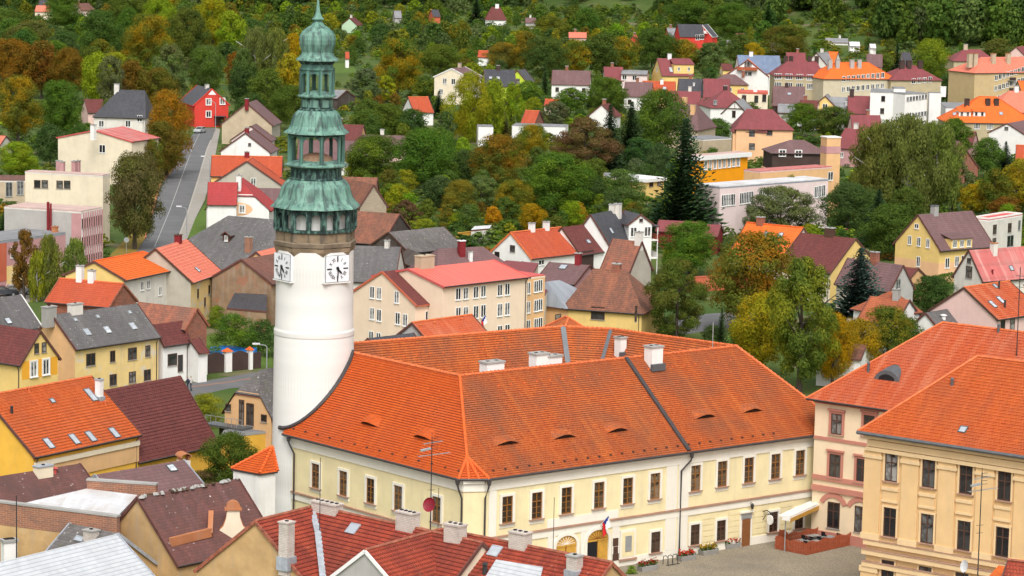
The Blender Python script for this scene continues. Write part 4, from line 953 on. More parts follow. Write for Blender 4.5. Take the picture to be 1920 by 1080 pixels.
for (xp, yp) in ((1636, 920), (1706, 930), (1775, 942), (1846, 954), (1918, 966)):
    x = cx(xp, yp); m = MB(); wv = 1.55; ztop = zt - 1.54
    m.box(x - wv / 2, x + wv / 2, w0 - .16, w0, zl1 + .01, ztop - .6, 'classic'); m.box(x - wv / 2 - .12, x + wv / 2 + .12, w0 - .26, w0, ztop - .6, ztop - .32, 'classic_trim'); m.box(x - wv / 2 - .05, x + wv / 2 + .05, w0 - .2, w0, ztop - .319, ztop, 'classic')
    m.box(x - wv / 2 - .1, x + wv / 2 + .1, w0 - .24, w0, zl1 + .012, zl1 + .5, 'classic_trim'); CL.part('pilaster', m)
    m = MB(); m.box(x - wv / 2, x + wv / 2, w0 - .16, w0, -.3, zl3 - .9, 'classic'); m.box(x - wv / 2 - .1, x + wv / 2 + .1, w0 - .26, w0, zl3 - .9, zl3 - .46, 'classic_trim'); CL.part('pilaster', m)
for (xp, ya, yb) in ((1670, 917, 940), (1739, 928, 951), (1809, 940, 963), (1881, 952, 975)):
    x = cx(xp, ya); m = MB(); za, zb = cz(xp, ya), cz(xp, yb)
    m.box(x - .75, x + .75, w0 - .18, w0, za - .12, za + .12, 'classic_trim'); m.box(x - .7, x + .7, w0 - .09, w0, zb + .1, za - .121, 'classic'); m.box(x - .75, x + .75, w0 - .15, w0, zb - .1, zb + .1, 'classic_trim'); CL.part('window_apron', m)
CL.sky((1806, 806), .7, .7); CL.vent((1785, 722), mat='zinc', h=.5)
ga = MB(); ga.tube([(-CL.hip[0], -CL.W / 2 - .1, CL.he - .05), (CL.L, -CL.W / 2 - .1, CL.he - .05)], .16, 'zinc', 6); CL.part('eaves_gutter', ga)

# ---------------------------------------------------------------- foreground roofs
EXPOSED = dict(gutter=False)
H1 = House('pale grey slate roof filling the bottom left corner', (-60, 1068), (219, 1001), 9.0, E=(290, 1081), e='r', ext=1.5, wall='white', roof='white_slate', ov=.15, verge='flashing')
H2 = House('dark slate lean roof with a small chimney below the brick topped wall', (131, 981), (222, 1000), 7.6, W=10, he=4, wall='ochre', roof='mossy_slate', verge='flashing')
H2.chim((171, 1008), .55, 1.0, .8, 'white_brick', 'concrete'); H2.sky((149, 1011), .9, .5, frame='flashing')
wallseg('long ochre wall topped with old brick beside the white sheet roof', (-30, 937), (219, 968), 8.6, .45, 'old_brick', 'concrete', 'ochre', zlow=1.9)
polyblock('flat white sheet metal roof between old brick parapets', [(41, 944), (163, 916), (258, 928), (219, 969)], [7.9, 7.9, 8.0, 7.9], 'white_sheet', 'brick', lip=.15, verge='flashing', name='warehouse', cat='building')
wallseg('short brick parapet behind the white sheet roof', (163, 899), (292, 908), 8.7, .5, 'old_brick', 'concrete', zlow=1.2, name='parapet_wall')
H3 = House('ochre gabled house with a mossy edged maroon slate roof beside the pale slate roof', (257, 932), (447, 897), 9.5, E=(334, 1062), e='l', wall='ochre', roof='maroon_slate', ov=.15, verge='verge_brown')
m = MB(); zz = H3.zr
for k in range(46): a = random.random() * H3.L; m.lathe([(random.uniform(.10, .28), -.1), (random.uniform(.08, .2), .05), (.03, .11)], 'concrete' if k % 3 else 'soil', 6, c=(a, random.uniform(-.25, .1), zz + .02))
tag(H3.part('ridge_moss', m), kind='stuff')
H3b = House('low maroon slate roof with a wide cream chimney under the orange roofed yellow house', (-60, 902), (150, 869), 6.8, W=10, he=3.2, wall='beige', roof='maroon_slate')
H3b.chim((81, 889), .7, 1.6, .8, 'cream', 'flashing'); H3b.vent((101, 885), mat='red_flat', h=.35, w=.5)
H3c = House('low purple brown roof between the brick parapet and the dark red roof', (178, 890), (345, 862), 5.6, W=9, he=2.6, wall='old_brick', roof='purple_brown', verge='flashing')
H3c.sky((322, 878), .9, .9)
# chimney of the yard with a clay hood
q = atz((344, 902), 3.0); e = empty('brick_chimney', (q.x, q.y, 0), R_(30), 'square rendered chimney with a half round clay hood over it', 'chimney')
m = MB(); m.box(-.5, .5, -.45, .45, 0, 5.0, 'offwhite'); m.box(-.6, .6, -.55, .55, 3.1, 3.3, 'terracotta'); m.build('stack', e)
m = MB()
for k in range(8):
    a0, a1_ = math.pi * k / 8, math.pi * (k + 1) / 8; m.ext([(.55 * math.cos(a0), -.7, 5.35 + .4 * math.sin(a0)), (.55 * math.cos(a1_), -.7, 5.35 + .4 * math.sin(a1_)), (.47 * math.cos(a1_), -.7, 5.35 + .32 * math.sin(a1_)), (.47 * math.cos(a0), -.7, 5.35 + .32 * math.sin(a0))], (0, 1.4, 0), 'terracotta')
for sx in (-.45, .35): m.box(sx, sx + .1, -.4, .4, 4.99, 5.4, 'terracotta')
m.build('clay_hood', e)
# two corner houses with dark red tiles
H4 = House('ochre gabled corner house with weathered red tiles, wide five flue chimney and slim brick stack', (478, 977), (590, 949), 10.5, E=(563, 1079), e='l', ext=1.35, wall='ochre', roof='old_red_tile', rows=.36, ov=.15, verge='ridge_old')
H4.rk = House('', (588, 949), (905, 1018), 10.5, W=H4.W, he=H4.he, root=H4.root, wall='cream', roof='old_red_tile', rows=.36, ov=.3, gutter=False)
H4r = H4.rk
H4.chim((537, 1046), 2.7, .85, .85, 'white_brick', 'white_brick', flash=True); H4r.chim((613, 984), 1.7, 2.6, .9, 'white_brick', 'white_brick', face='m', flues=5, flash=True)
H4r.chim((764, 1008), 1.9, 1.7, .9, 'white_brick', 'white_brick', face='m', flues=4, flash=True)
H4r.sky((662, 992), 1.0, 1.0, 'rf', 'flashing')
v = MB(); vq = [onp(p, *H4r.plane('rf')) - H4.root.location for p in ((585, 955), (596, 1000), (606, 1090))]
v2 = [Matrix.Rotation(-H4.rz, 3, 'Z') @ p for p in vq]
for a, b in zip(v2, v2[1:]): v.bar(a + Vector((0, 0, .08)), b + Vector((0, 0, .08)), .5, .16, 'flashing')
v.build('valley_flashing', H4.root)
H5 = House('red tiled corner house with a white edged gable and a metal roof light strip', (684, 1032), (828, 992), 10.5, E=(760, 1120), e='l', ext=1.15, wall='grey', roof='old_red_tile', rows=.36, ov=.15, verge='white_paint')
H5r = House('', (826, 992), (1148, 1055), 10.5, W=H5.W, he=H5.he, root=H5.root, wall='ochre', roof='old_red_tile', rows=.36, ov=.15, gutter=False, verge='ridge_old')
H5r.chim((853, 1034), 2.0, 1.5, .9, 'white_brick', 'white_brick', face='rf', flues=3, flash=True); H5r.chim((975, 1034), 1.4, 1.5, .9, 'white_brick', 'white_brick', face='m', flues=3, flash=True)
H5r.chim((1077, 1071), 1.1, .9, .8, 'white_brick', 'concrete', face='rf', flash=True); H5r.sky((928, 1034), 1.0, 1.0, 'rf', 'flashing')
v = MB(); vq = [Matrix.Rotation(-H5.rz, 3, 'Z') @ (onp(p, *H5r.plane('rf')) - H5.root.location) for p in ((818, 998), (832, 1040), (842, 1095))]
for a, b in zip(vq, vq[1:]): v.bar(a + Vector((0, 0, .08)), b + Vector((0, 0, .08)), .5, .16, 'flashing')
v.build('valley_flashing', H5.root)
m = MB(); g0 = [H5r.at(p, 'rf') for p in ((930, 1052), (1018, 1066), (1010, 1100), (900, 1100))]
m.ext([p + Vector((0, 0, .12)) for p in g0], (0, 0, -.1), 'white_slate'); H5r.part('metal_roof_patch', m)
H5r.vent((909, 1075), mat='iron', h=.7, w=.35)
# mast with aerials and a dark red dish, rods
def mast(label, p, z, h, arms=True, dish=None, name='aerial_mast', r=.05):
    q = atz(p, z); e = empty(name, q, R_(20), label, 'aerial'); m = MB(); m.tube([(0, 0, -2.2), (0, 0, h)], [r, r * .7], 'iron', 6); m.build('mast', e)
    if arms:
        for zz, w_, n in ((h * .93, 1.6, 9), (h * .80, 2.6, 12)):
            a = MB(); a.bar((-w_ * .4, 0, zz), (w_ * .6, .4, zz + .1), .04, .04, 'galv')
            for k in range(n): x = -w_ * .4 + w_ * k / (n - 1); y = .4 * (x + w_ * .4) / w_; a.bar((x, y - .28, zz + .1 * k / n), (x, y + .28, zz + .1 * k / n), .02, .02, 'galv')
            a.build('antenna', e)
        a = MB(); a.bar((-.9, 0, h * .86), (-.1, 0, h * .88), .3, .12, 'galv')
        for k in range(4): a.bar((.0, 0, h * .9 + k * .28 - .2), (.55, .1, h * .9 + k * .28 - .2), .03, .03, 'iron')
        a.bar((0, 0, h * .82), (0, 0, h * 1.05), .03, .03, 'iron'); a.bar((-.9, 0, h * .86), (0, 0, h * .88), .03, .03, 'iron')
        a.build('antenna', e)
        for k in range(2): a = MB(); a.bar((-.3, 0, h * .35 + k * .6), (.3, 0, h * .35 + k * .6), .03, .03, 'iron'); a.build('rung', e)
    if dish:
        d = MB(); d.lathe([(.02, 0), (.3, .03), (.58, .12), (.75, .24)], dish, 20, cap=False); d.tube([(0, 0, 0), (.0, .0, -.25)], .04, 'iron'); d.tube([(.55, 0, .1), (0, 0, .75)], .02, 'iron'); o = d.build('dish', e); o.location = (-.15, -.3, h * .28); o.rotation_euler = (R_(72), 0, R_(-52)); o.scale = (.74, .74, .74)
    return e
mast('tall aerial mast with several antennas and a dark red dish above the red roofs', (807, 994), 9.8, 7.2, True, 'dish_red')
mast('thin dark rod standing on the wide five flue chimney', (600, 941), 12.2, 3.4, False, r=.035); mast('thin rod on the red roof beside the aerial mast', (821, 1005), 9.8, 3.7, False, r=.03)
mast('thin rod rising in front of the shut arched doorway', (1037, 1035), 10, 4.1, False, r=.03)
mast('dark pole above the brick topped wall at the left edge', (31, 1015), 6.5, 3.7, False, r=.06)
q = atz((17, 1052), 4.5); e = empty('white_chimney', (q.x, q.y, 0), R_(30), 'white rendered chimney with a dark cap at the left edge', 'chimney'); m = MB(); m.box(-.55, .55, -.4, .4, 0, 6.1, 'white'); m.build('stack', e); m = MB(); m.box(-.65, .65, -.5, .5, 6.1, 6.3, 'concrete'); m.box(-.4, .4, -.25, .25, 6.3, 6.36, 'black'); m.build('cap', e)
# small things of the right foreground
mast('grey aerial mast with a long antenna in front of the ochre classical house', (1834, 1060), 8, 7.2, True)
q = atz((1810, 1062), 7.0); e = empty('satellite_dish', q, 0, 'white satellite dish at the foot of the grey aerial mast', 'dish'); d = MB(); d.lathe([(.02, 0), (.3, .03), (.5, .12)], 'dish_white', 18, cap=False); o = d.build('dish', e); o.rotation_euler = (R_(75), 0, R_(-65)); d = MB(); d.tube([(0, .2, -1.5), (0, .1, 0)], .04, 'iron'); d.build('bracket', e)
polyblock('bright orange lean roof corner at the bottom right', [(1850, 1085), (1872, 1060), (1960, 1070), (1960, 1100)], 7.5, 'bright_orange', 'cream', verge='zinc'); 
House('dark red tiled roof end just above the orange corner roof', (1890, 1050), (1990, 1062), 8.8, W=6, he=6.6, wall='cream', roof='old_red_tile', gutter=False)
# clay volute gable and parapets in front of the maroon roof
q = H3.at((437, 1010), 'rf'); e = H3.root
m = MB(); prof = [(-1.3, -.2), (-1.2, .6), (-.8, 1.0), (-.55, 1.7), (-.5, 2.3), (.5, 2.3), (.55, 1.7), (.8, 1.0), (1.2, .6), (1.3, -.2)]
m.ext([(x, 0, z) for x, z in prof], (0, .55, 0), 'cream'); m.ext([(x * 1.06, .1, z + .03) for x, z in prof], (0, .35, 0), 'terracotta'); m.box(-.7, .7, -.12, .67, 2.33, 2.5, 'terracotta')
for k in range(8):
    a0, a1_ = math.pi * k / 8, math.pi * (k + 1) / 8; m.ext([(0, -.05, 2.5), (.58 * math.cos(a0), -.05, 2.5 + .62 * math.sin(a0)), (.58 * math.cos(a1_), -.05, 2.5 + .62 * math.sin(a1_))], (0, .65, 0), 'terracotta')
o = m.build('volute_gable', e); o.matrix_local = Matrix.Translation(q) @ Matrix.Rotation(R_(-40), 4, 'Z')
m = MB(); pq = [H3.at(p, 'rf') for p in ((320, 1021), (394, 1005), (396, 975))]
m.bar(pq[0] + Vector((0, 0, .2)), pq[1] + Vector((0, 0, .3)), .4, .7, 'terracotta'); m.bar(pq[1] + Vector((0, 0, .1)), pq[2] + Vector((0, 0, .6)), .4, .7, 'terracotta'); m.build('clay_parapet', e)

# ---------------------------------------------------------------- left foreground houses
N1 = House('bright yellow house with an orange tiled roof and a row of roof windows', (-30, 743), (172, 706), 10.5, E=(66, 858), e='l', wall='strong_yellow', roof='orange_tile', rows=.36)
N1.sky([(91, 832), (139, 824), (170, 819), (214, 812)], .8, 1.35); N1.sky((170, 741), .85, 1.7); N1.sky((98, 752), .6, .6); N1.chim((186, 745), 1.7, .55, .6, 'white', 'flashing', flash=True); N1.vent([(22, 775)], mat='iron', h=.6); N1.vent([(55, 735), (198, 760)], mat='ridge_tile', h=.4)
t = MB(); t.box(N1.x0 + .1, N1.x1 + .02, -N1.ww - .22, -N1.ww, N1.he - 1.0, N1.he - .55, 'cream'); t.box(N1.x0 + .1, N1.x1 + .02, -N1.ww - .10, -N1.ww, N1.he - 2.6, N1.he - 1.0, 'apricot'); N1.part('cornice', t); N1.pipe(.4)
N2 = House('yellow house with a plain dark red tiled roof next to the orange roof', (185, 733), (337, 705), N1.at((185, 733), 'r').z, th=math.degrees(N1.rz), E=(261, 868), e='l', wall='strong_yellow', roof='maroon_tile', rows=.36)
N3 = House('yellow gabled house with dark roof and orange bands between shuttered windows', (-40, 603), (76, 620), 9.6, E=(37, 686), e='r', wall='yellow', roof='maroon_tile', wall2='yellow')
q = N3.at((75, 690), 'r'); m = MB(); m.box(0, .012, -N3.ww + .1, N3.ww - .1, q.z - 1.0, q.z + 1.0, 'orange_band'); N3.part('wall_band', m, (N3.x1, 0, 0))
N3.win('r', [(63, 692), (86, 688)], .95, 1.7, 'white2'); N3.win('r', [(68.5, 653), (82.5, 651)], .7, 1.1, 'dark')
N4 = House('long peeling yellow house with a lichened grey roof and chimneys on its left end', (97, 590), (257, 569), 9.3, E=(143, 656), e='l', wall='old_yellow', roof='grey_slate', wall2='apricot')
N4.sky([(163, 623), (201, 619), (249, 612)], .8, 1.0, frame='galv'); N4.sky([(141, 600), (183, 594), (243, 586)], .45, .45, frame='galv')
N4.win('f', [(170, 674), (248, 663)], 1.4, 1.4, 'brown'); N4.win('f', [(211, 668), (277, 658)], .8, 1.3, 'brown'); N4.win('f', [(212, 712), (248, 707), (276, 703)], 1.1, 1.3, 'brown'); N4.chim((92, 592), 1.0, 1.6, .8, 'concrete', 'concrete', face='m'); N4.chim((141, 585), .9, 1.7, .8, 'offwhite', 'concrete', face='m')
N5 = House('grey roof with mossy patches cut by the left edge above the yellow gable', (-70, 568), (39, 552), 9.0, E=(80, 614), e='r', wall='offwhite', roof='grey_slate', verge='white_paint'); N5.sky((15, 602), .9, .9)
N6 = House('brick gabled house under a wide orange tiled roof', (112, 522), (232, 532), 8.6, E=(204, 577), e='r', wall='brick', roof='red_tile', verge='ridge_old', wall2='brick'); N6.chim((150, 518), 1.3, .8, .7, 'white', face='m'); N6.chim((172, 524), 1.1, .8, .7, 'white', face='m')
N7 = House('cream house with bright orange hipped tiles and peeling front', (176, 490), (268, 472), 9.4, E=(237, 526), e='l', wall='offwhite', roof='bright_orange', kind='hip', hip=(0, 3.5), ov=.5, rows=.4, wall2='yellow')
N7.win('f', [(266, 536), (278, 533), (300, 545)], .8, 1.2, 'white')
N8 = House('narrow house with pink red tiles, bare grey gable and peeling yellow front', (291, 466), (350, 448), 10.2, E=(362, 531), e='l', wall='old_yellow', roof='pink_tile', wall2='grey_beige', rows=.5, verge='dark_wood'); N8.chim((334, 459), 1.3, .9, .8, 'dark_red', 'dark_wood', face='m'); N8.sky((370, 506), .7, .9); N8.win('f', [(371, 550), (392, 543), (384, 566)], .6, 1.2, 'dark')
N9 = House('large weathered grey hipped roof with a tiny dormer left of the tower', (428, 404), (545, 414), 9.0, W=13, he=4.0, wall='offwhite', roof='grey_slate', kind='hip', hip=(6, 4)); N9.dormer((424, 454), 1.2, 1.1, 1.6, wall='dark_wood', kind='gable', win=1, ww=.6); N9.chim((466, 470), 2.0, .9, .8, 'old_brick', 'concrete')
N9b = House('lower grey roof of the outbuilding in front of the big grey hipped roof', (382, 474), (470, 478), 5.5, W=9, he=3.2, wall='concrete', roof='grey_slate')
N17 = House('ruined brown house with patched gable and dark tiles beside the tower', (452, 486), (545, 470), 8.6, E=(504, 527), e='l', wall='ruin', roof='brown_tile', ext=1.15)
N17b = polyblock('dark tin lean roof shed below the ruined brown gable', [(425, 577), (440, 549), (500, 552), (500, 583)], [3.0, 4.2, 4.2, 3.0], 'dark_slate', 'ruin')
N18 = House('long old brick house with patchy weathered red tiles', (262, 566), (370, 578), 8.4, E=(347, 619), e='r', wall='brick', roof='weathered_tile', wall2='brick', verge='ridge_old')
N19 = House('small white house with a dark red tiled roof beside the green gate', (289, 608), (341, 601), 7.0, E=(308, 650), e='l', wall='white', roof='maroon_tile'); N19.win('f', (323, 674), 1.5, 1.4, 'dark'); N19.win('f', (338, 681), .8, 2.0, 'dark')
House('', (355, 636), (374, 634), 5.0, W=4, he=3.6, root=N19.root, wall='white', roof='maroon_tile', gutter=False)
N21 = House('apricot house with half hipped grey roof, balcony door and low canopy', (464, 698), (545, 683), 9.2, E=(512, 789), e='l', wall='apricot', roof='mossy_slate', kind='jerkin')
N21.win('l', [(428, 764), (495, 784)], .75, .75, 'dark'); N21.win('l', (469, 777), 1.0, 2.3, 'brown'); N21.win('l', (453, 773), .7, 2.6, 'brown'); N21.win('l', [(417, 807), (430, 808)], .8, 1.2, 'dark')
q = N21.at((437, 797), 'l'); m = MB(); m.box(-1.6, 0, -2.6, 2.6, -.12, .1, 'zinc'); m.build('balcony', N21.root).matrix_local = Matrix.Translation(q); m = MB()
for k in range(8): m.bar((-1.55, -2.5 + k * .7, .1), (-1.55, -2.5 + k * .7, 1.0), .04, .04, 'galv')
m.bar((-1.55, -2.5, 1.0), (-1.55, 2.4, 1.0), .05, .05, 'galv'); m.build('balcony_rail', N21.root).matrix_local = Matrix.Translation(q)
polyblock('low bright yellow shed with a grey edged flat roof beside the tower', [(413, 818), (520, 806), (520, 795), (420, 806)], 3.4, 'grey_felt', 'strong_yellow', verge='concrete')
# white annex with the pyramid roof
he = 8.0; A, Bn, Cr = (atz(p, he) for p in ((433, 879), (487, 889), (521, 884))); D4 = A + (Cr - Bn); ap = (Cr + D4) / 2; d_ = Vector((ap.x, ap.y, 0)).normalized(); ap = onp((511, 838), ap, d_)
an = empty('stair_annex', (Bn.x, Bn.y, 0), 0, 'small white annex with a steep orange pyramid roof at the tower foot', 'annex'); on_ = Vector((Bn.x, Bn.y, 0)); m = MB(); cc = (A + Bn + Cr + D4) / 4
P4 = [p.lerp(cc, .10) - on_ for p in (A, Bn, Cr, D4)]
for i in range(4): a, b = P4[i], P4[(i + 1) % 4]; m.face([(a.x, a.y, -.3), (b.x, b.y, -.3), (b.x, b.y, he), (a.x, a.y, he)], 'tower_white')
m.build('wall', an); m = MB(); P5 = [p - on_ for p in (A, Bn, Cr, D4)]
for i in range(4): strips(m, (P5[i], P5[(i + 1) % 4], ap - on_, ap - on_), 'hall_tile_fresh', .25, .04); a, b = P5[i], P5[(i + 1) % 4]; m.face((a - Vector((0, 0, .15)), b - Vector((0, 0, .15)), b, a), 'gutter')
for i in range(4):
    p, q = P5[i], ap - on_; n = 9
    for k in range(n): m.tube([p.lerp(q, k / n) + Vector((0, 0, .08)), p.lerp(q, (k + 1.1) / n) + Vector((0, 0, .03))], [.15, .12], 'ridge_fresh', 6)
m.build('roof', an)
# ---------------------------------------------------------------- houses of the middle distance, left of the tower
G = 0.0
F1 = flat('cream flat roofed workshop with two pairs of dark windows beside the street', (47, 322), (193, 322), 206, 11.0, 'cream', 'pink_felt', th=-16, verge='offwhite')
for x in (110, 117, 139, 146): F1.chim((x, 314 - (x % 3)), .9, .7, .7, 'dusty_pink', 'concrete', face='top')
for p in ((70, 345), (84, 345), (112, 346), (126, 346)): F1.win('f', p, 1.15, 1.3, 'dark')
F2 = flat('long pink and grey school block with white striped side and a brown flue pipe', (8, 388), (152, 391), 191, 9.6, 'grey', 'pink_felt', th=-20, verge='offwhite')
m = MB(); q = F2.at((94, 470), 'f'); m.tube([(q.x - .2, q.y - .25, 2), (q.x - .2, q.y - .25, 10.8)], .22, 'dark_red', 8); F2.part('flue_pipe', m); m = MB(); m.tube([(q.x + .25, q.y - .25, 3), (q.x + .25, q.y - .25, 10.6)], .15, 'dark_red', 8); F2.part('flue_pipe', m)
m = MB(); m.box(F2.L - 1.6, F2.L + .05, -F2.ww - .05, -F2.ww, -.3, 9.3, 'dusty_pink'); F2.part('wall_band', m)
nn = 9
for k in range(nn):
    m = MB(); y0 = -F2.ww + 2 * F2.ww * k / nn; dy = 2 * F2.ww / nn; m.box(0, .06, y0 + dy * .12, y0 + dy * .62, 0.2, 9.3, 'white'); m.box(0, .22, y0 + dy * .80, y0 + dy * .95, 0, 9.4, 'dusty_pink'); F2.part('wall_stripe', m, (F2.L, 0, 0))
    for z in (2.2, 5.0, 7.8): window(F2.root, F2.mtx(Vector((F2.L + .06, y0 + dy * .37, z)), 'r'), dy * .4, 1.5, 'dark')
F3 = flat('low dusty pink flat block with a brick red end wall at the left edge', (-30, 457), (123, 437), (8,), 7.0, 'dusty_pink', 'grey_felt', verge='grey_sheet')
m = MB(); q = F3.at((12, 500), 'f'); m.box(-.2, q.x, -F3.ww - .05, -F3.ww, 1.2, 6.7, 'brick_red'); q2 = F3.at((60, 515), 'f'); m.box(q.x + .005, q2.x + 6, -F3.ww - .05, -F3.ww, -.3, 3.3, 'old_yellow'); F3.part('wall_band', m)
F3.win('f', (24, 473), 1.0, 1.6, 'white'); F3.win('f', (25, 512), 1.0, 2.0, 'brown'); F3.chim((103, 437), .9, .7, .7, 'terracotta', 'terracotta', face='top')
F4 = flat('old single storey building with a brown roof at the left edge', (-40, 338), (47, 336), (9,), 5.0, 'beige', 'brown_tile', th=5); F4.win('f', [(17, 355), (38, 352)], 1.2, 2.6, 'grey')
W1 = House('white block house with a shallow red sheet roof and a tall chimney', (177, 244), None, 10.6, th=68, L=11, E=(249, 266), e='l', wall='cream', roof='rusty_red', ov=.3, verge='red_flat'); W1.chim((175, 250), 1.6, 1.0, .8, 'white', 'concrete', face='rf'); W1.win('l', (192, 279), 1.4, 1.6, 'white')
V1 = House('grey roofed villa with white walls among the trees', (224, 168), (272, 171), 11.5, W=11, he=5.5, th=-6, wall='offwhite', roof='dark_slate', kind='hip', hip=(5, 1.5)); V1.chim((219, 171), 1.6, 1.1, .9, 'offwhite', face='m'); V1.win('f', [(190, 232), (240, 232), (262, 222)], 1.2, 1.5, 'white')
V2 = House('brown roofed cottage half hidden left of the grey villa', (158, 186), (192, 180), 6.0, W=9, he=3, th=20, wall='pink', roof='maroon_tile')
RD = House('red gabled house with white framed windows and a dark grey roof', (397, 166), None, 9.4, th=112, L=13, E=(362, 198), e='l', wall='red', roof='dark_slate', ov=.4, wall2='red', verge='red')
RD.win('l', [(391, 191), (417, 190), (391, 214)], 1.2, 1.5, 'white2'); m = MB(); q = RD.at((398, 173), 'l'); m.ext([(-.05, -1.0, -.6), (-.05, 1.0, -.6), (-.05, 0, .6)], (.04, 0, 0), 'white'); RD.part('gable_niche', m, q); RD.chim((388, 168), 1.2, 1.2, .8, 'offwhite', face='m')
m = MB(); m.box(-2.2, .0, -3.2, -.6, 2.6, 2.75, 'dark_slate'); m.box(-2.0, -1.8, -3.1, -2.9, 0, 2.6, 'dark_wood'); m.box(-.2, 0, -3.0, -.8, .4, 2.5, 'dark_wood'); RD.part('porch', m, Vector((RD.x0, 0, 0)))
A1 = House('bare rendered gable of a brown roofed house beside the red house', (463, 193), None, 9.5, th=84, L=11, E=(413, 233), e='l', wall='grey_beige', roof='purple_brown', wall2='beige'); A1.chim((463, 196), 1.3, .9, .8, 'dark_red', face='m')
A2 = House('white gabled house with brown roof and one small attic window', (460, 249), None, 8.6, th=84, L=9, E=(411, 284), e='l', wall='white', roof='purple_brown', wall2='white'); A2.win('l', (468, 271), .6, .6, 'dark'); A2.chim((463, 251), 1.2, .8, .8, 'dark_red', face='m')
A2b = House('pale pink gable roof just behind the white gabled house', (470, 236), None, 7.6, th=84, L=6, W=9, he=4.4, wall='pale_pink', roof='purple_brown')
A3 = House('yellow house with an orange tiled roof and a beige front gable', (397, 292), (530, 293), 8.0, th=3, W=9.5, he=4.6, wall='yellow', roof='red_tile'); A3.chim((463, 297), 1.2, .9, .8, 'dark_red', face='m')
A3g = House('', (463, 302), None, 8.1, th=88, L=7, E=(394, 346), e='l', root=A3.root, wall='grey_beige', roof='red_tile', gutter=False); A3g.win('l', (475, 343), 1.0, 1.9, 'white')
A4 = House('white house with dark red half hipped roof and an orange oval on its gable', (446, 339), None, 8.8, th=87, L=9, E=(383, 393), e='l', wall='white', roof='crimson', kind='jerkin', wall2='white', verge='dark_red')
A4.win('l', [(436, 391), (454, 392)], .9, 1.3, 'white2'); A4.chim((448, 346), 1.5, .9, .8, 'white', face='m')
q = A4.at((445, 392), 'l'); m = MB(); pts = [(-.012, 2.6 * math.cos(2 * math.pi * k / 24), 1.15 * math.sin(2 * math.pi * k / 24)) for k in range(24)]; m.ext(pts, (.012, 0, 0), 'peach'); A4.part('painted_oval', m, q)
A4w = House('', (390, 341), (446, 341), 8.6, th=4, W=9, he=5.2, root=A4.root, wall='white', roof='crimson', gutter=False)
House('purple brown roof of a shed between the orange oval house and the tower', (470, 352), (545, 351), 6.2, th=0, W=8, he=4, wall='beige', roof='purple_brown')
House('small orange roof peeping over the ruined house left of the tower', (480, 472), (530, 460), 7.4, W=5, he=5.4, wall='apricot', roof='pink_tile')
# ---- just right of the tower
B1_ = House('old brown tiled house with an ivy covered gable behind the tower', (640, 331), (708, 334), 8.5, th=-4, W=11, he=3.5, wall='ruin', roof='old_brown_tile')
B2_ = House('bare stone gable with brown tiles right of the copper spire', (625, 352), (700, 347), 8.0, E=(734, 396), e='r', th=-8, wall='stone_wall', roof='old_brown_tile', ext=1.0) if False else House('bare stone gable with brown tiles right of the copper spire', (701, 346), None, 8.2, th=118, L=12, E=(672, 391), e='l', wall='stone_wall', roof='old_brown_tile')
B3_ = House('barn with brown tiles and a grey weatherboarded gable', (620, 392), (750, 401), 8.2, E=(716, 459), e='r', wall='boards_dark', roof='old_brown_tile', wall2='boards_dark')
B4_ = House('low dark timber barn with a mossy grey roof', (728, 435), (832, 425), 6.4, W=9.5, he=3.6, wall='boards_dark', roof='mossy_slate', wall2='boards_dark', verge='dark_wood')
B5_ = House('grey slate roof between the tower and the red seamed roof', (600, 458), (752, 463), 8.0, W=12, he=3.6, wall='offwhite', roof='grey_slate', kind='gable'); B5_.aerial((729, 470), 1.5, 'rf'); B5_.chim((726, 462), .8, .7, .7, 'offwhite', face='m')
B6_ = House('brown slate roof with a maroon stack and pale stack behind the red seamed roof', (822, 466), (905, 462), 7.5, W=10, he=3.8, wall='offwhite', roof='purple_brown', kind='hip', hip=(3, 4)); B6_.chim((865, 478), 2.0, .9, .8, 'dark_red', 'white'); B6_.chim((882, 488), 1.2, .5, .5, 'white')
House('small dark shed roof in front of the timber barn', (765, 466), (800, 480), 4.6, W=4, he=3, wall='boards_dark', roof='boards_dark', gutter=False)
wallseg('ochre plank fence in the garden behind the timber barn', (856, 437), (922, 430), 2.0, .12, 'gold_wood', 'gold_wood', name='plank_fence', cat='fence')
polyblock('low white garden shed beside the plank fence', [(883, 431), (890, 424), (922, 422), (918, 428)], 2.6, 'white_sheet', 'offwhite')
# ---- the school
SC = House('cream three storey school with a red standing seam roof and paired white windows', (764, 504), (926, 487), 12.6, E=(833, 538), e='l', wall='peach_cream', roof='red_seam', ov=.4, verge='red_flat')
SC.row('f', (859, 551), (951, 542), 2, .9, 1.5)
for y in (0, 37):
    for x, yy in ((859, 551), (873, 550), (892, 548), (906, 546), (937, 544), (951, 542)):
        if (x, y) in ((859, 0), (951, 0)): continue
        SC.win('f', (x, yy + y), .9, 1.6 if y else 1.45)
SC.win('f', [(937, 622), (951, 620)], .9, 1.6)
SCg = House('', (716, 509), (830, 497), 12.2, E=(781, 573), e='l', root=SC.root, wall='peach_cream', roof='maroon_tile', gutter=False, verge='brick_red')
for pr in (((698, 548), (711, 550)), ((698, 588), (711, 591)), ((746, 597), (760, 600)), ((696, 632), (710, 635)), ((744, 557),)): SCg.win('l', list(pr), .85, 1.5)
SCg.sky((786, 540), 1.0, 1.4, frame='galv')
SC.chim((796, 500), 1.3, 2.2, 1.2, 'beige', 'beige', face='m'); SCg.win('f', [(802, 594), (817, 592), (832, 591)], .9, 1.5)
SCr = flat('', (973, 522), (1022, 516), (8.0,), SC.he - .3, 'apricot', 'red_flat', root=SC.root, verge='peach_cream', th=math.degrees(SC.rz))
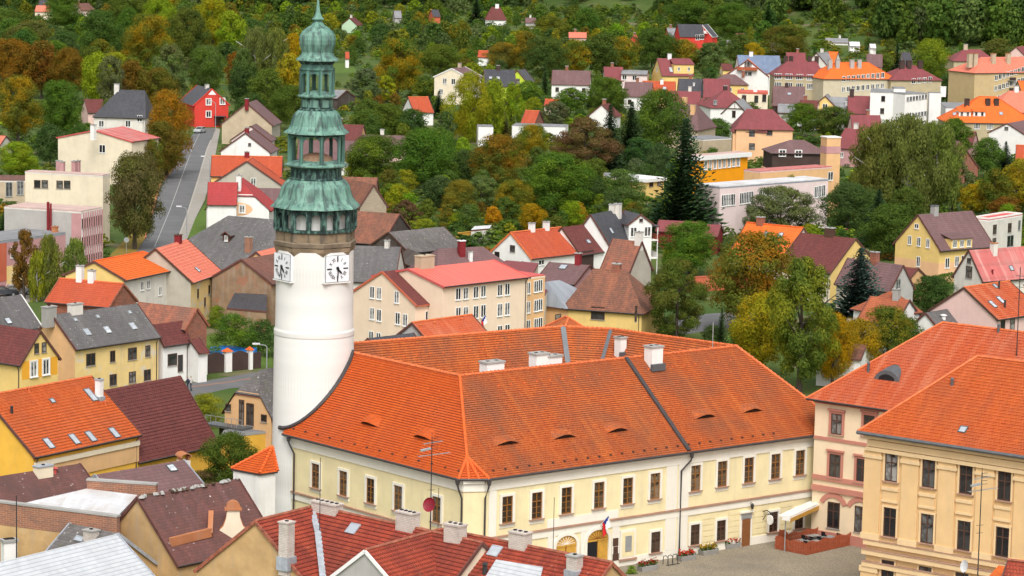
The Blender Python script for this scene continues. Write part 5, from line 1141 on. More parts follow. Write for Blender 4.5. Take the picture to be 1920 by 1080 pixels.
for y in (0, 36, 71):
    for x, yy in ((981, 542), (990, 540), (1005, 537), (1013, 535)): window(SC.root, SCr.mtx(SCr.at((x, yy + y), 'f'), 'f'), .8, 1.5)
House('small orange roofed house with grey gable in front of the cream school', (772, 605), (885, 590), 8.2, E=(797, 634), e='l', wall='grey', roof='salmon_tile', ext=1.5).vent([(789, 614), (815, 609), (866, 602)], mat='ridge_tile', h=.3)
House('dark grey roof slope just below the cream school', (690, 634), (775, 624), 7.2, W=7, he=4.5, wall='offwhite', roof='dark_slate')
House('orange roof peak rising behind the far ridge of the town hall', (1060, 594), (1066, 596), 15.5, W=12, he=11, wall='hall_yellow', roof='hall_tile', kind='hip', hip=(6, 8))
# ---- centre right
C1 = House('grey sheet roofed low house beside the school end', (1025, 528), (1049, 525), 7.0, W=9, he=3.9, wall='apricot', roof='grey_sheet', kind='hip', hip=(1, 5)); C1.win('f', (1046, 600), 1.2, 1.6, 'dark')
C2 = House('purple brown roofed house with a raspberry pink wall and a roof window', (1031, 491), (1106, 497), 7.4, E=(1077, 534), e='r', wall='red_rail' if False else 'dusty_pink', roof='purple_brown'); C2.sky((1056, 501), 1.1, 1.2); C2.chim((1084, 493), 1.3, .8, .7, 'dark_red', face='m')
polyblock('maroon lean roof beside the red seamed school roof', [(925, 500), (950, 488), (1010, 493), (1000, 512)], [6.5, 7.0, 7.0, 6.5], 'maroon_sheet', 'cream')
polyblock('low maroon flat roof wedge behind the school end', [(1005, 545), (1022, 527), (1030, 535), (1022, 552)], 6.0, 'maroon_sheet', 'cream')
C3 = House('large old brown tiled house with yellow walls on the street corner', (1113, 503), (1174, 508), 8.8, W=10.5, he=3.9, th=-20, wall='yellow', roof='old_brown_tile', kind='hip', hip=(2.6, 4.2)); C3.win('f', [(1121, 587)], 1.9, 1.7, 'dark'); C3.chim((1156, 512), 1.2, 1.1, .8, 'brick', face='m'); C3.win('r', [(1192, 588)], .9, 2.1, 'brown')
C3b = House('', (1149, 447), (1204, 453), 11.5, E=(1180, 513), e='r', root=C3.root, wall='beige', roof='weathered_tile', wall2='grey_beige'); C3b.chim((1198, 452), 1.2, .9, .8, 'offwhite', face='m')
C5 = House('white cottage with an orange tiled roof and two small chimneys', (957, 436), (1052, 426), 8.2, E=(997, 486), e='l', wall='white', roof='red_tile', ov=.3, wall2='white', verge='ridge_tile'); C5.chim((997, 434), 1.2, .8, .7, 'white', face='m'); C5.chim((1024, 431), 1.2, .8, .7, 'white', face='m'); C5.win('l', [(961, 466), (932, 478)], 1.0, 1.0, 'dark'); C5.win('f', [(976, 494), (1015, 492)], 1.3, .8, 'white')
C6 = House('dark brown roofed neighbour joined to the orange roofed white cottage', (1053, 426), (1104, 419), 8.4, E=(1089, 479), e='l', wall='white', roof='maroon_tile', ov=.3, verge='dark_wood'); C6.sky((1103, 453), .9, .7)
m = MB(); q = C6.at((1101, 487), 'f'); m.box(-1.6, 1.6, -.08, 0, -1.4, 1.4, 'darkbrown'); C6.part('open_gate', m, q)
C7 = House('white house with dark grey roof, two chimneys and a covered balcony', (1107, 402), (1163, 391), 10.0, E=(1145, 464), e='l', wall='white', roof='dark_slate', wall2='white'); C7.sky((1146, 433), .8, 1.0); C7.chim((1158, 403), 1.7, 1.0, .9, 'offwhite', face='rf'); C7.chim((1148, 396), 1.0, .8, .8, 'offwhite', face='m')
C7g = House('', (1202, 402), None, 9.6, th=112, L=6, E=(1176, 422), e='l', root=C7.root, wall='white', roof='dark_slate', wall2='white', gutter=False); C7g.win('l', [(1188, 435), (1214, 434)], 1.1, 1.5, 'white'); C7g.win('l', (1202, 413), .6, .5, 'dark')
m = MB()
for z in (2.6, 5.4): m.box(0, 4.6, 0, 1.3, z, z + .15, 'white')
for x in (.1, 4.4):
    m.box(x, x + .12, 1.15, 1.27, 0, 7.6, 'white')
m.box(-.1, 4.7, 0, 1.4, 7.6, 7.75, 'dark_slate'); m.box(0, 4.6, 1.2, 1.27, 2.75, 3.6, 'white'); m.box(0, 4.6, 1.2, 1.27, 5.55, 6.4, 'red_rail')
o = m.build('balcony', C7.root); o.matrix_local = C7g.sub @ Matrix.Translation((C7g.x0 + .3, -C7g.ww, 0)) @ Matrix.Rotation(math.pi, 4, 'Z') @ Matrix.Translation((-4.6, 0, 0))
D1 = House('dark red timber garage under the tall dark spruce', (1322, 420), (1352, 422), 4.6, W=7, he=3, th=-12, wall='dark_red', roof='maroon_sheet', wall2='dark_red')
D2 = House('low dark red roofed shed right of the balcony house', (1236, 412), (1312, 416), 4.6, W=5, he=3, wall='dark_red', roof='maroon_sheet')
# ---- pink works, orange school, brown villa
E1 = flat('long pale pink works building with a white sheet roof and window bands', (1350, 351), (1553, 336), 1305, 8.8, 'pale_pink', 'white_sheet', verge='grey_sheet')
for a, b, n in (((1356, 376), (1375, 374), 4), ((1390, 372), (1409, 369), 4), ((1426, 366), (1446, 364), 4), ((1456, 363), (1464, 362), 2), ((1530, 360), (1544, 357), 3)): E1.row('f', a, b, n, .95, 2.0, 'white2' if False else 'white')
E1.win('f', (1494, 362), .9, 1.0, 'brown')
E1b = flat('red roofed rear wing behind the white sheet roof', (1425, 322), (1560, 313), 1395, 9.4, 'apricot', 'rusty_red', verge='pink'); E1b.win('f', [(1557, 330)], 1.4, 1.6, 'white')
q = atz((1556, 312), 9.0); e = empty('chimney_block', (q.x, q.y, 0), R_(20), 'stout apricot and red rendered chimney block on the red roofed wing', 'chimney'); m = MB(); m.box(-1.4, 1.4, -1.3, 1.3, 0, 11.5, 'apricot'); m.box(-1.45, 1.45, -1.35, 1.35, 11.52, 12.8, 'dusty_pink'); m.box(-1.4, 1.4, -1.3, 1.3, 12.82, 14.4, 'apricot'); m.build('stack', e); m = MB(); m.box(-1.5, 1.5, -1.4, 1.4, 14.4, 14.6, 'white'); m.build('cap', e)
E2 = flat('orange painted school pavilion with a white fascia and a window strip', (1300, 297), (1402, 289), 1280, 8.6, 'orange', 'pink_felt', verge='white', parapet=.0)
m = MB(); h = E2.ww; m.box(-.6, E2.L + .6, -h - .6, h + .6, 8.15, 8.95, 'white_paint'); m.box(-.2, E2.L + .2, -h - .2, h + .2, 8.951, 9.0, 'pink_felt'); E2.part('fascia', m); E2.row('f', (1323, 310), (1384, 303), 8, .75, 1.7, 'white2')
E3 = flat('low yellow pavilion with a pinkish flat roof left of the tall dark spruce', (1212, 337), (1245, 334), (9,), 3.8, 'yellow', 'pink_felt', verge='white'); E3.win('f', [(1221, 343), (1236, 341)], 1.2, 1.4, 'dark')
m = MB(); m.box(-.4, E3.L + .4, -E3.ww - .4, E3.ww + .4, 3.3, 3.95, 'white_paint'); E3.part('fascia', m)
E3b = flat('second low yellow pavilion half behind the shrubs', (1140, 333), (1182, 331), (9,), 3.6, 'yellow', 'grey_felt', verge='white', th=4)
E4 = House('dark brown mansard villa with two white framed windows and a pinkish brown hipped roof', (1482, 262), (1508, 257), 8.6, W=10.5, he=6.2, th=6, wall='darkbrown', roof='purple_brown', kind='hip', hip=(5.0, 4.5)); E4.win('f', [(1467, 287), (1497, 288)], 1.3, 1.3, 'white2')
m = MB(); m.box(E4.x0 - .3, E4.x1 + .3, -E4.ww - .3, E4.ww + .3, -.4, 2.6, 'peach'); E4.part('wall_band', m)
E5 = House('peach two storey house with maroon hipped roof and dark square windows', (1400, 204), (1448, 205), 11.6, W=9.5, he=7.4, th=2, wall='peach', roof='maroon_sheet', kind='hip', hip=(3.0, 4.5), gutter=False)
E5b = House('', (1404, 204), None, 11.4, th=-92, L=4.2, W=8.0, he=6.8, root=E5.root, wall='peach', roof='maroon_sheet', kind='hip', hip=(0, 3.2), gutter=False)
E5.win('f', [(1443, 247)], 1.3, 1.5, 'dark'); 
for p in ((1406, 247), (1406, 272)): window(E5.root, E5.mtx(E5.at(p, 'f') + Vector((0, -4.0, 0)), 'f'), 1.3, 1.5, 'dark')
flat('low grey flat roofed garage in front of the peach house', (1318, 262), (1374, 259), (8,), 3.4, 'beige', 'grey_felt', verge='white')
# ---- right middle
K1 = House('bright yellow gabled house with a brown roof and a wide dormer', (1721, 402), (1822, 395), 10.2, E=(1764, 471), e='l', wall='yellow', roof='purple_brown', wall2='yellow', ov=.45)
K1.win('l', [(1719, 424)], .9, .8, 'white'); K1.win('l', [(1706, 450), (1723, 453), (1740, 456)], .8, 1.4, 'white'); K1.win('l', [(1722, 490)], .8, 1.6, 'white'); K1.win('f', [(1776, 493), (1794, 490), (1806, 488)], .95, 1.6, 'white')
m = MB(); m.box(K1.x0 - .012, K1.x1, -K1.ww - .012, K1.ww + .012, -.3, 3.1, 'peach'); K1.part('wall_band', m); K1.chim((1752, 403), 1.4, .9, .9, 'concrete', 'zinc', face='m')
K1.dormer((1803, 466), 4.6, 1.5, 3.6, roof='purple_brown', wall='yellow', win=3, ww=.9)
K2 = flat('cream cubic house with a red flat roof behind the yellow gabled house', (1855, 413), (1917, 403), 1823, 8.2, 'offwhite', 'red_flat', verge='white', parapet=.35); K2.win('f', [(1865, 430), (1893, 427), (1864, 455)], 1.2, 1.5, 'brown'); K2.win('f', (1894, 452), 2.2, 1.9, 'grey'); K2.win('f', (1911, 422), .8, 1.6, 'grey')
K3 = House('house with a weathered red sheet roof and a cream gable at the right edge', (1816, 469), (1945, 460), 9.0, E=(1843, 529), e='l', wall='offwhite', roof='rusty_red', wall2='offwhite'); K3.win('l', [(1817, 489)], .8, .8, 'dark'); K3.win('l', [(1817, 510)], 1.3, 1.7, 'brown'); K3.chim((1863, 473), 1.3, .8, .8, 'offwhite', 'terracotta', face='rf'); K3.sky((1896, 503), .7, .8); K3.vent((1861, 513), mat='dark_red', h=.5)
polyblock('flat cream sheet roofed porch below the weathered red roof', [(1866, 526), (1878, 518), (1940, 522), (1940, 535)], 4.0, 'white_sheet', 'cream')
K4 = House('pink house with orange tiled roof and several roof windows', (1807, 539), (1893, 527), 10.0, E=(1871, 600), e='l', wall='pink', roof='salmon_tile', wall2='pink', rows=.36, ov=.3, verge='dark_wood'); K4.sky([(1861, 571), (1876, 563)], .8, 1.3); K4.sky((1866, 537), .7, .8); K4.vent([(1873, 541), (1884, 577)], mat='iron', h=.9); K4.win('f', [(1880, 611), (1898, 608)], 1.0, 1.5, 'dark')
K5 = House('small grey slate roof squeezed between the white gable and the pink house', (1735, 586), (1810, 573), 7.0, W=8, he=3.4, wall='white', roof='grey_slate'); K5.chim((1795, 580), 1.0, .9, .8, 'brick', 'brick', face='m'); K5.vent((1769, 597), mat='white', h=.4, w=.6)
K6 = House('white gabled cottage with an old orange brown tiled roof behind the autumn trees', (1632, 555), (1706, 562), 8.4, E=(1685, 600), e='r', wall='white', roof='rust_tile', wall2='white', ext=1.2); K6.chim((1681, 556), .9, .8, .8, 'concrete', face='m'); K6.sky((1592, 602), .8, .8)
K6b = House('', (1668, 546), (1680, 548), 9.0, W=6, he=6.5, root=K6.root, wall='white', roof='rust_tile', kind='hip', hip=(4, 2), gutter=False)
K7 = House('purple brown roofed cottage with a grey gable behind the dark conifer', (1590, 483), (1694, 497), 7.6, E=(1668, 548), e='r', wall='grey_beige', roof='purple_brown', wall2='grey'); K7.win('r', (1684, 533), 1.0, 1.5, 'grey'); K7.chim((1640, 489), 1.2, 1.1, .8, 'brick', face='m')
K7b = House('small dark red roofed porch beside the yellow gabled house', (1696, 500), (1722, 503), 4.8, W=6, he=3, wall='apricot', roof='maroon_tile')
K8 = House('cream house with maroon tiled roof and a pale ribbed lean roof', (1502, 436), (1605, 447), 9.0, E=(1556, 513), e='r', wall='cream', roof='maroon_tile', wall2='yellow'); K8.chim((1556, 443), 1.2, 1.4, .8, 'dark_wood', face='m'); K8.aerial((1587, 446), 2.4, 'm', 'dish_red')
polyblock('ribbed cream lean roof porch on the maroon roofed house', [(1484, 466), (1494, 459), (1577, 469), (1550, 480)], [4.8, 6.2, 6.2, 4.8], 'cream_sheet', 'cream', verge='cream')
K9 = House('orange tiled roof above the big autumn maple', (1400, 417), (1507, 427), 8.8, W=11, he=4.2, wall='offwhite', roof='bright_orange', wall2='offwhite'); K9.chim((1426, 421), 1.1, 1.1, .8, 'brick', face='m'); K9.sky([(1463, 442), (1436, 440)], .8, 1.2)
wallseg('low brick red garden wall behind the autumn trees', (1290, 520), (1420, 514), 2.2, .3, 'brick_red', 'brick_red')
House('cream house wall glimpsed between the autumn trees beside the town hall', (1540, 640), (1625, 646), 5, W=6, he=3.6, wall='white', roof='old_brown_tile').win('f', [(1556, 650), (1580, 655)], 1.0, 1.4, 'dark')
# ---------------------------------------------------------------- far right estate and gardens
def hs0(label, R1, R2x, zr, W, he, wall, roof, th=8, **kw): return House(label, R1, (R2x, R1[1]), zr, th=th, W=W, he=he, wall=wall, roof=roof, gutter=False, **kw)
def hs(label, R1, R2x, zr, W, he, wall, roof, th=8, **kw):
    h = hs0(label, R1, R2x, zr, W, he, wall, roof, th, **kw); L = h.x1 - h.x0; n = int(L / 3.2)
    if he > 3:
        for f, q0, q1, k in (('f', Vector((h.x0 + 1.6, -h.ww, he - 1.5)), Vector((h.x1 - 1.6, -h.ww, he - 1.5)), n), ('l' if h.u.y > 0 else 'r', Vector((h.x0 if h.u.y > 0 else h.x1, -h.ww * .4, he - .9)), Vector((h.x0 if h.u.y > 0 else h.x1, h.ww * .4, he - .9)), 2)):
            for i in range(k): window(h.root, h.mtx(q0.lerp(q1, i / max(1, k - 1)), f), 1.0, 1.25, 'white' if wall not in ('white', 'offwhite', 'cream') else 'brown')
    if L > 4:
        m = MB(); m.box(-.4, .4, -.4, .4, -1, 1.1, 'offwhite' if int(R1[0]) % 2 else 'brick'); m.box(-.5, .5, -.5, .5, 1.1, 1.25, 'concrete'); h.part('chimney', m, (L * (.3 + .4 * ((R1[0] * 7) % 10) / 10), .3, zr))
    return h
T1 = hs0('long apartment house with maroon hipped roof and white windows', (1477, 113), 1530, 13.5, 12, 9.5, 'flats', 'maroon_sheet', 2, kind='hip', hip=(4.5, 2))
T1.row('f', (1459, 143), (1519, 145), 4, 2.0, 1.6, 'strip'); T1.row('f', (1459, 159), (1519, 162), 4, 2.0, 1.6, 'strip')
for x in (1473, 1483, 1518, 1531): T1.chim((x, 117), 1.6, 1.1, .9, 'darkbrown', 'darkbrown', face='m')
T2 = hs0('long apartment house with a bright orange hipped roof and grey stacks', (1566, 117), 1628, 13.5, 12.5, 9.3, 'flats_light', 'bright_orange', 16, kind='hip', hip=(6, 6))
T2.grid('f', (1582, 148), (1655, 141), 9, (0, 2.9), 1.0, 1.5); 
for x in (1556, 1570, 1597, 1611): T2.chim((x, 126), 2.0, 1.1, .9, 'grey', 'concrete')
T3 = hs0('square apartment house with maroon hipped roof between two long ones', (1697, 122), 1716, 13, 12, 9.2, 'flats', 'maroon_sheet', 14, kind='hip', hip=(6.5, 6)); T3.grid('f', (1713, 152), (1744, 149), 4, (0,), 1.1, 1.5)
for x in (1691, 1704, 1725): T3.chim((x, 127), 1.9, 1.3, 1.0, 'darkbrown', 'darkbrown')
T4 = hs0('long ochre apartment block with balconies and a pale orange hipped roof', (1840, 107), 1990, 14.5, 13, 10.4, 'flats_ochre', 'pink_tile', 28, kind='hip', hip=(7, 7))
T4.grid('f', (1868, 146), (1925, 128), 9, (0, 3.0, 6.0), 1.1, 1.5)
for a in range(5):
    for z in (8.2, 5.2, 2.4):
        m = MB(); m.box(-1.1, 1.1, -1.0, 0, -.1, .0, 'concrete'); m.box(-1.1, 1.1, -1.0, -.93, 0, .9, 'darkbrown'); T4.part('balcony', m, (6 + a * 7, -T4.ww, z))
for x in (1818, 1828, 1862, 1890): T4.chim((x, 118), 2.6, 1.3, 1.0, 'beige', 'terracotta')
T5 = hs0('maroon hipped roof rising behind the ochre apartment block', (1808, 92), 1838, 12, 12, 8.5, 'flats', 'maroon_sheet', 6, kind='hip', hip=(5, 4)); T5.chim((1810, 94), 1.8, 1.2, 1, 'beige', face='m')
T6 = hs0('pink gabled house at the upper right edge', (1905, 88), 1960, 11, 10, 6.5, 'pink', 'maroon_sheet', 65)
P1 = flat('white flat roofed dairy building with rows of small windows', (1632, 172), (1697, 176), (12,), 10.5, 'white', 'grey_felt', th=-8, verge='concrete')
P1b = flat('', (1697, 176), (1739, 168), (9,), 10.45, 'white', 'grey_felt', th=32, root=P1.root, verge='concrete')
P1b.grid('f', (1702, 186), (1736, 181), 7, (0, 4.2), .7, 1.1, 'grey'); P1.win('f', [(1656, 185), (1654, 208)], 1.0, 1.4, 'dark')
flat('', (1676, 165), (1698, 166), (4,), 11.6, 'white', 'grey_felt', th=0, root=P1.root, verge='concrete')
P2 = flat('grey white annex right of the white dairy building', (1740, 173), (1762, 174), 1765, 10.3, 'white', 'grey_felt', th=0, verge='white'); P2.chim((1768, 172), 1.2, 1.4, 1.2, 'white', 'white', face='top')
P3 = flat('long low white extension in front of the ochre apartment block', (1762, 192), (1822, 196), 1835, 6.0, 'white', 'grey_felt', th=-4, verge='white')
T7 = hs0('house with a bright orange roof and two white fronted dormers', (1836, 181), 1868, 11.5, 13, 5.6, 'flats', 'bright_orange', 2, kind='hip', hip=(9, 9))
for x in (1809, 1836): T7.dormer((x, 218), 2.9, 1.1, 3.2, roof='bright_orange', wall='white', win=2, style='dark', ww=.55)
T7.win('f', [(1832, 236), (1856, 237)], 1.5, 1.5, 'strip'); T7.sky([(1790, 214), (1877, 213)], .9, 1.0)
for x in (1813, 1852, 1868): T7.chim((x, 195), 1.2, 1.1, 1.0, 'darkbrown', 'darkbrown')
T8 = hs0('house with an orange hipped roof cut by the right edge', (1892, 170), 1935, 11.5, 13, 6.5, 'flats', 'pink_tile', 8, kind='hip', hip=(6, 4)); T8.chim((1905, 172), 1.4, 1.0, 1, 'white', face='m')
hs('orange roofed house half above the pale orange roof at the right edge', (1908, 152), 1960, 12, 10, 8.5, 'flats', 'bright_orange', 8)
T9 = House('white gabled house with a brown roof at the right edge', (1888, 231), None, 7.8, th=62, L=12, E=(1851, 249), e='l', wall='white', roof='purple_brown'); T9.win('l', (1887, 241), .9, .8, 'dark')
T10 = hs0('dark brown roofed chalet with a white roof window', (1449, 161), 1509, 9.0, 12, 4.2, 'darkbrown', 'purple_brown', -4); T10.sky((1480, 176), 1.0, .9); T10.chim((1475, 164), 1.2, 1.0, .9, 'darkbrown', face='m'); T10.win('r', (1507, 178), 1.2, 1.6, 'white')
T10b = hs0('grey roofed low wing in front of the dark brown chalet', (1458, 188), 1492, 5.5, 10, 2.6, 'grey', 'grey_felt', -4)
T11 = House('bright yellow gable with one white window and a grey roof', (1547, 180), None, 8.6, th=80, L=9, E=(1530, 195), e='l', wall='yellow', roof='grey_felt', wall2='yellow', ext=1.25, ov=.2); T11.win('l', (1547, 200), 1.3, 1.5, 'white')
T11b = hs0('grey slate roof joined to the bright yellow gable', (1555, 181), 1590, 8.2, 9, 4.0, 'offwhite', 'grey_felt', -10); T11b.vent((1587, 197), mat='white', h=.8, w=.7)
T12 = House('maroon roofed house with a plain grey gable below the orange roofed flats', (1590, 179), (1640, 180), 8.8, th=-6, W=10, he=4.6, wall='grey', roof='maroon_sheet', wall2='grey', gutter=False); T12.chim((1597, 180), 1.8, 1.1, 1, 'darkbrown', face='m')
hs('dark red sloping roof left of the bright yellow gable', (1500, 187), 1535, 7.5, 9, 3.5, 'white', 'maroon_tile', -14)
hs('maroon roof behind the leafy tree below the grey gable', (1594, 215), 1650, 7.5, 9, 4, 'pink', 'maroon_sheet', 2); hs('maroon roof beside the chimney block of the works', (1585, 240), 1625, 8, 12, 4, 'dusty_pink', 'maroon_sheet', -30)
S1 = hs0('white house with an orange roof carrying blue solar panels', (1382, 103), 1462, 11.5, 12, 6.5, 'white', 'solar', 4); S1.chim((1408, 106), 1.4, 1.1, .9, 'white', face='m')
S1g = House('', (1402, 112), None, 10.5, th=84, L=6, W=13, he=5.6, root=S1.root, wall='white', roof='bright_orange', wall2='white', gutter=False); S1g.win('l', [(1398, 121), (1403, 120), (1407, 122)], .7, 1.6, 'dark'); S1g.win('l', [(1398, 138), (1406, 138)], 1.1, 1.2, 'grey')
m = MB(); m.box(-1.1, 0, -3, 3, -.1, .8, 'red_rail'); S1.part('balcony', m) if False else None
o = m.build('balcony', S1.root); o.matrix_local = S1g.sub @ Matrix.Translation(S1g.at((1401, 131), 'l'))
hs('small yellow annex with an arched door beside the solar roofed house', (1352, 119), 1372, 6, 8, 4.2, 'yellow', 'maroon_tile', 4)
Y1 = House('yellow house with a maroon roof and two loggia windows', (1232, 109), (1292, 107), 11.0, th=12, W=12, he=6.2, wall='yellow', roof='maroon_sheet', wall2='yellow', gutter=False); Y1.win('l', [(1232, 130)], 1.3, 1.5, 'white'); Y1.sky((1258, 131), 1, 2.2); Y1.chim((1255, 110), 1.4, 1.1, 1, 'white', face='m')
Y1.dormer((1282, 138), 6.0, 2.6, 5.0, roof='maroon_sheet', wall='yellow', win=2, style='white')
Y2 = hs0('pale pink house with a flat grey roof beside the yellow house', (1166, 131), 1216, 7.2, 9, 6.2, 'pale_pink', 'grey_felt', -6); Y2.win('f', [(1171, 145), (1190, 146)], 1.3, 1.4, 'white')
hs('maroon roof left of the pale pink house', (1132, 125), 1168, 8, 10, 4.2, 'offwhite', 'maroon_sheet', 2)
hs('brown roofed house with a white gable left of the maroon roof', (1036, 131), 1108, 8, 10, 4.2, 'white', 'purple_brown', -4, wall2='white')
L1 = House('lime green gabled house with grey roof', (970, 132), None, 8, th=76, L=9, E=(953, 151), e='l', wall='lime', roof='dark_slate', wall2='lime', ext=1.2); L1.win('l', [(962, 151), (971, 152)], 1.1, 1.4, 'dark')
G1 = hs0('dark grey roofed house with a roof window left of the lime green gable', (907, 130), 965, 9, 11, 4.6, 'lime', 'dark_slate', 6); G1.sky([(920, 146), (934, 146)], 1.0, 1.0); G1.chim((934, 131), 1.2, .9, .8, 'darkbrown', face='m')
hs('long brown roof below the pale pink house', (1172, 153), 1224, 7.5, 10, 3.8, 'white', 'purple_brown', -6)
O1 = House('small house with an orange roof and a bright yellow gable', (1205, 152), (1267, 154), 7.5, th=-4, W=9, he=3.6, wall='yellow', roof='red_tile', wall2='yellow', gutter=False); O1.chim((1241, 156), 1.0, .9, .8, 'white', face='rf'); O1.sky((1246, 166), 1.0, 1.2)
hs('dark grey roof right of the bright yellow gable', (1272, 147), 1322, 8, 11, 3.6, 'grey', 'dark_slate', 0).vent((1301, 160), mat='white', h=.6, w=.6)
M1 = House('white gabled house with a maroon roof and a boxy maroon roofed annex', (1320, 147), (1369, 149), 8.8, th=-5, W=11, he=4, wall='white', roof='maroon_sheet', wall2='white', gutter=False); M1.win('r', (1369, 163), .8, 1.1, 'dark')
hs('', (1318, 148), 1340, 8.2, 9, 5.6, 'offwhite', 'maroon_sheet', 0, root=M1.root)
PY = hs0('white tower like house with a plum pyramid roof', (1360, 167), 1363, 10.5, 11, 6.2, 'white', 'maroon_sheet', 12, kind='hip', hip=(5.5, 5.5)); PY.chim((1360, 168), .9, .9, .8, 'darkbrown', face='m'); PY.win('f', (1341, 192), .9, 1.2, 'grey')
WG = House('white gabled house with timber trim and a grey roof', (1378, 189), None, 8.8, th=74, L=10, E=(1351, 214), e='l', wall='white', roof='grey_felt', wall2='white', verge='dark_wood'); WG.win('l', [(1376, 214)], .9, 1.7, 'brown'); WG.chim((1395, 190), 1.5, 1.0, .9, 'darkbrown', face='m')
m = MB(); m.bar((-.06, -2.2, 6.9), (-.06, 2.2, 6.9), .08, .2, 'dark_wood'); m.bar((-.06, 0, 6.9), (-.06, 0, 8.6), .12, .08, 'dark_wood'); WG.part('gable_truss', m)
hs('long brown roof with a white gable above the leafy chestnut', (1257, 170), 1314, 8.5, 10, 4, 'white', 'maroon_sheet', -4, wall2='white')
BB = hs0('big brown roofed house with two apricot stacks beside the leafy chestnut', (1262, 193), 1306, 10.0, 14, 4.4, 'beige', 'purple_brown', -22, kind='hip', hip=(2, 3)); BB.chim((1284, 196), 1.6, 1.0, .9, 'apricot', 'apricot', face='m'); BB.chim((1299, 212), 1.8, 1.0, .9, 'apricot', 'apricot')
hs('narrow brown roof right of the big brown roofed house', (1318, 183), 1324, 7.5, 10, 4, 'apricot', 'maroon_sheet', -40)
CRM = flat('low cream flat roofed house with a red edge', (1383, 174), (1440, 178), (9,), 5.5, 'cream', 'red_flat', th=-4, verge='brick_red', parapet=.3); CRM.chim((1416, 174), 1.2, 1.0, .9, 'white', 'white', face='top'); CRM.win('f', [(1394, 190), (1418, 186), (1433, 184)], 1.1, 2.0, 'dark')
hs('purple brown hip roof in front of the solar roofed house', (1358, 139), 1378, 6.2, 9, 3.4, 'yellow', 'purple_brown', 0, kind='hip', hip=(4, 4))
wallseg('dark red garden fence in front of the solar roofed house', (1384, 148), (1446, 150), 1.7, .25, 'dark_red', 'dark_red', name='garden_fence', cat='fence')
hs('house with maroon roof behind the maroon apartment roof', (1474, 98), 1510, 10, 10, 6, 'white', 'maroon_sheet', 0); hs('pale grey roofed house behind the orange apartment roof', (1531, 99), 1552, 9.5, 9, 5, 'offwhite', 'grey_felt', 60, wall2='offwhite'); hs('orange roof behind the orange apartment roof', (1552, 97), 1572, 9.5, 12, 5, 'white', 'bright_orange', -20); hs('brown roof right of the orange apartment roof', (1625, 101), 1655, 8.0, 10, 4, 'beige', 'purple_brown', -6); hs('grey roof behind the dark fir near the white dairy', (1690, 98), 1706, 8, 10, 4, 'grey', 'dark_slate', 8); hs('tiny bright orange roof beside the maroon hipped roof', (1776, 104), 1783, 6, 7, 3, 'orange', 'bright_orange', 6)
hs('brown roofed house among trees left of the ochre apartment block', (1783, 118), 1812, 7.5, 9, 4, 'beige', 'purple_brown', 14)
RH = House('red house with a wide grey roof and a white balcony', (1270, 45), (1316, 44), 10, th=6, W=14, he=5.5, wall='red', roof='dark_slate', wall2='red', gutter=False); RH.win('f', [(1308, 70), (1316, 69)], 1.6, 2.0, 'white')
RHg = House('', (1316, 46), None, 9.6, th=65, L=6, W=9, he=5, root=RH.root, wall='red', roof='dark_slate', wall2='red', verge='white_paint', gutter=False); RHg.win('l', [(1315, 56)], 2.0, 1.6, 'white')
m = MB(); m.box(-1.4, 0, -2.6, 2.6, -.1, .1, 'white'); m.box(-1.4, -1.3, -2.6, 2.6, .1, 1.0, 'white'); o = m.build('balcony', RH.root); o.matrix_local = RHg.sub @ Matrix.Translation(RHg.at((1315, 62), 'l'))
hs('', (1250, 52), 1276, 8, 13, 4.6, 'brick_red', 'grey_felt', 6, root=RH.root)
# ---- far left and centre gardens
BG = House('beige gabled house with two white windows above the willow', (847, 128), None, 10.0, th=70, L=10, E=(812, 144), e='l', wall='offwhite', roof='purple_brown', wall2='cream', verge='white_paint', ext=1.0); BG.win('l', [(834, 152), (850, 153), (827, 172)], 1.2, 1.6, 'white'); BG.chim((862, 127), 1.2, .9, .8, 'beige', face='m')
OG = House('small white gabled cottage with an orange tiled roof under the round tree', (765, 182), (803, 176), 6.8, th=22, W=9, he=3.2, wall='white', roof='red_tile', wall2='white', gutter=False)
LB = House('low grey shed roof sloping behind the copper spire', (628, 168), (650, 163), 5, W=9, he=3, th=-30, wall='boards_dark', roof='grey_felt', gutter=False)
hs('brown roofed house seen through the copper lantern', (560, 262), 690, 7.5, 9, 4, 'white', 'purple_brown', 0); hs('brown gabled house behind the copper spire', (620, 232), 682, 7.5, 10, 3.5, 'apricot', 'maroon_tile', -8, wall2='apricot')
hs('low purple brown roof right of the copper spire', (675, 252), 760, 5.5, 8, 3, 'pink', 'purple_brown', -3)
HT = hs0('dark brown hut with a white chimney at the top of the slope', (922, 13), 938, 8, 9, 2.5, 'white', 'maroon_tile', 2, kind='hip', hip=(3, 3)); HT.chim((932, 14), 1.4, 1.6, 1.0, 'white', 'white', face='m')
flat('white flat roofed shed wall behind the reddish fir', (897, 238), (925, 236), (6,), 4.5, 'white', 'grey_felt', th=4, verge='white'); flat('long white wall of a low workshop behind the trees', (960, 236), (1060, 240), (8,), 3.6, 'white', 'grey_felt', th=-6, verge='white')
hs('small orange tiled roof behind the dense trees', (1022, 186), 1050, 4, 6, 2.5, 'cream', 'red_tile', -6); hs('dark red tiled roof behind the grey birch', (985, 207), 1012, 6, 10, 3, 'brick', 'red_tile', -14); hs('white chalet gable above the pair of dark spruces', (1128, 196), 1142, 6, 7, 3, 'white', 'maroon_tile', 70, wall2='white')
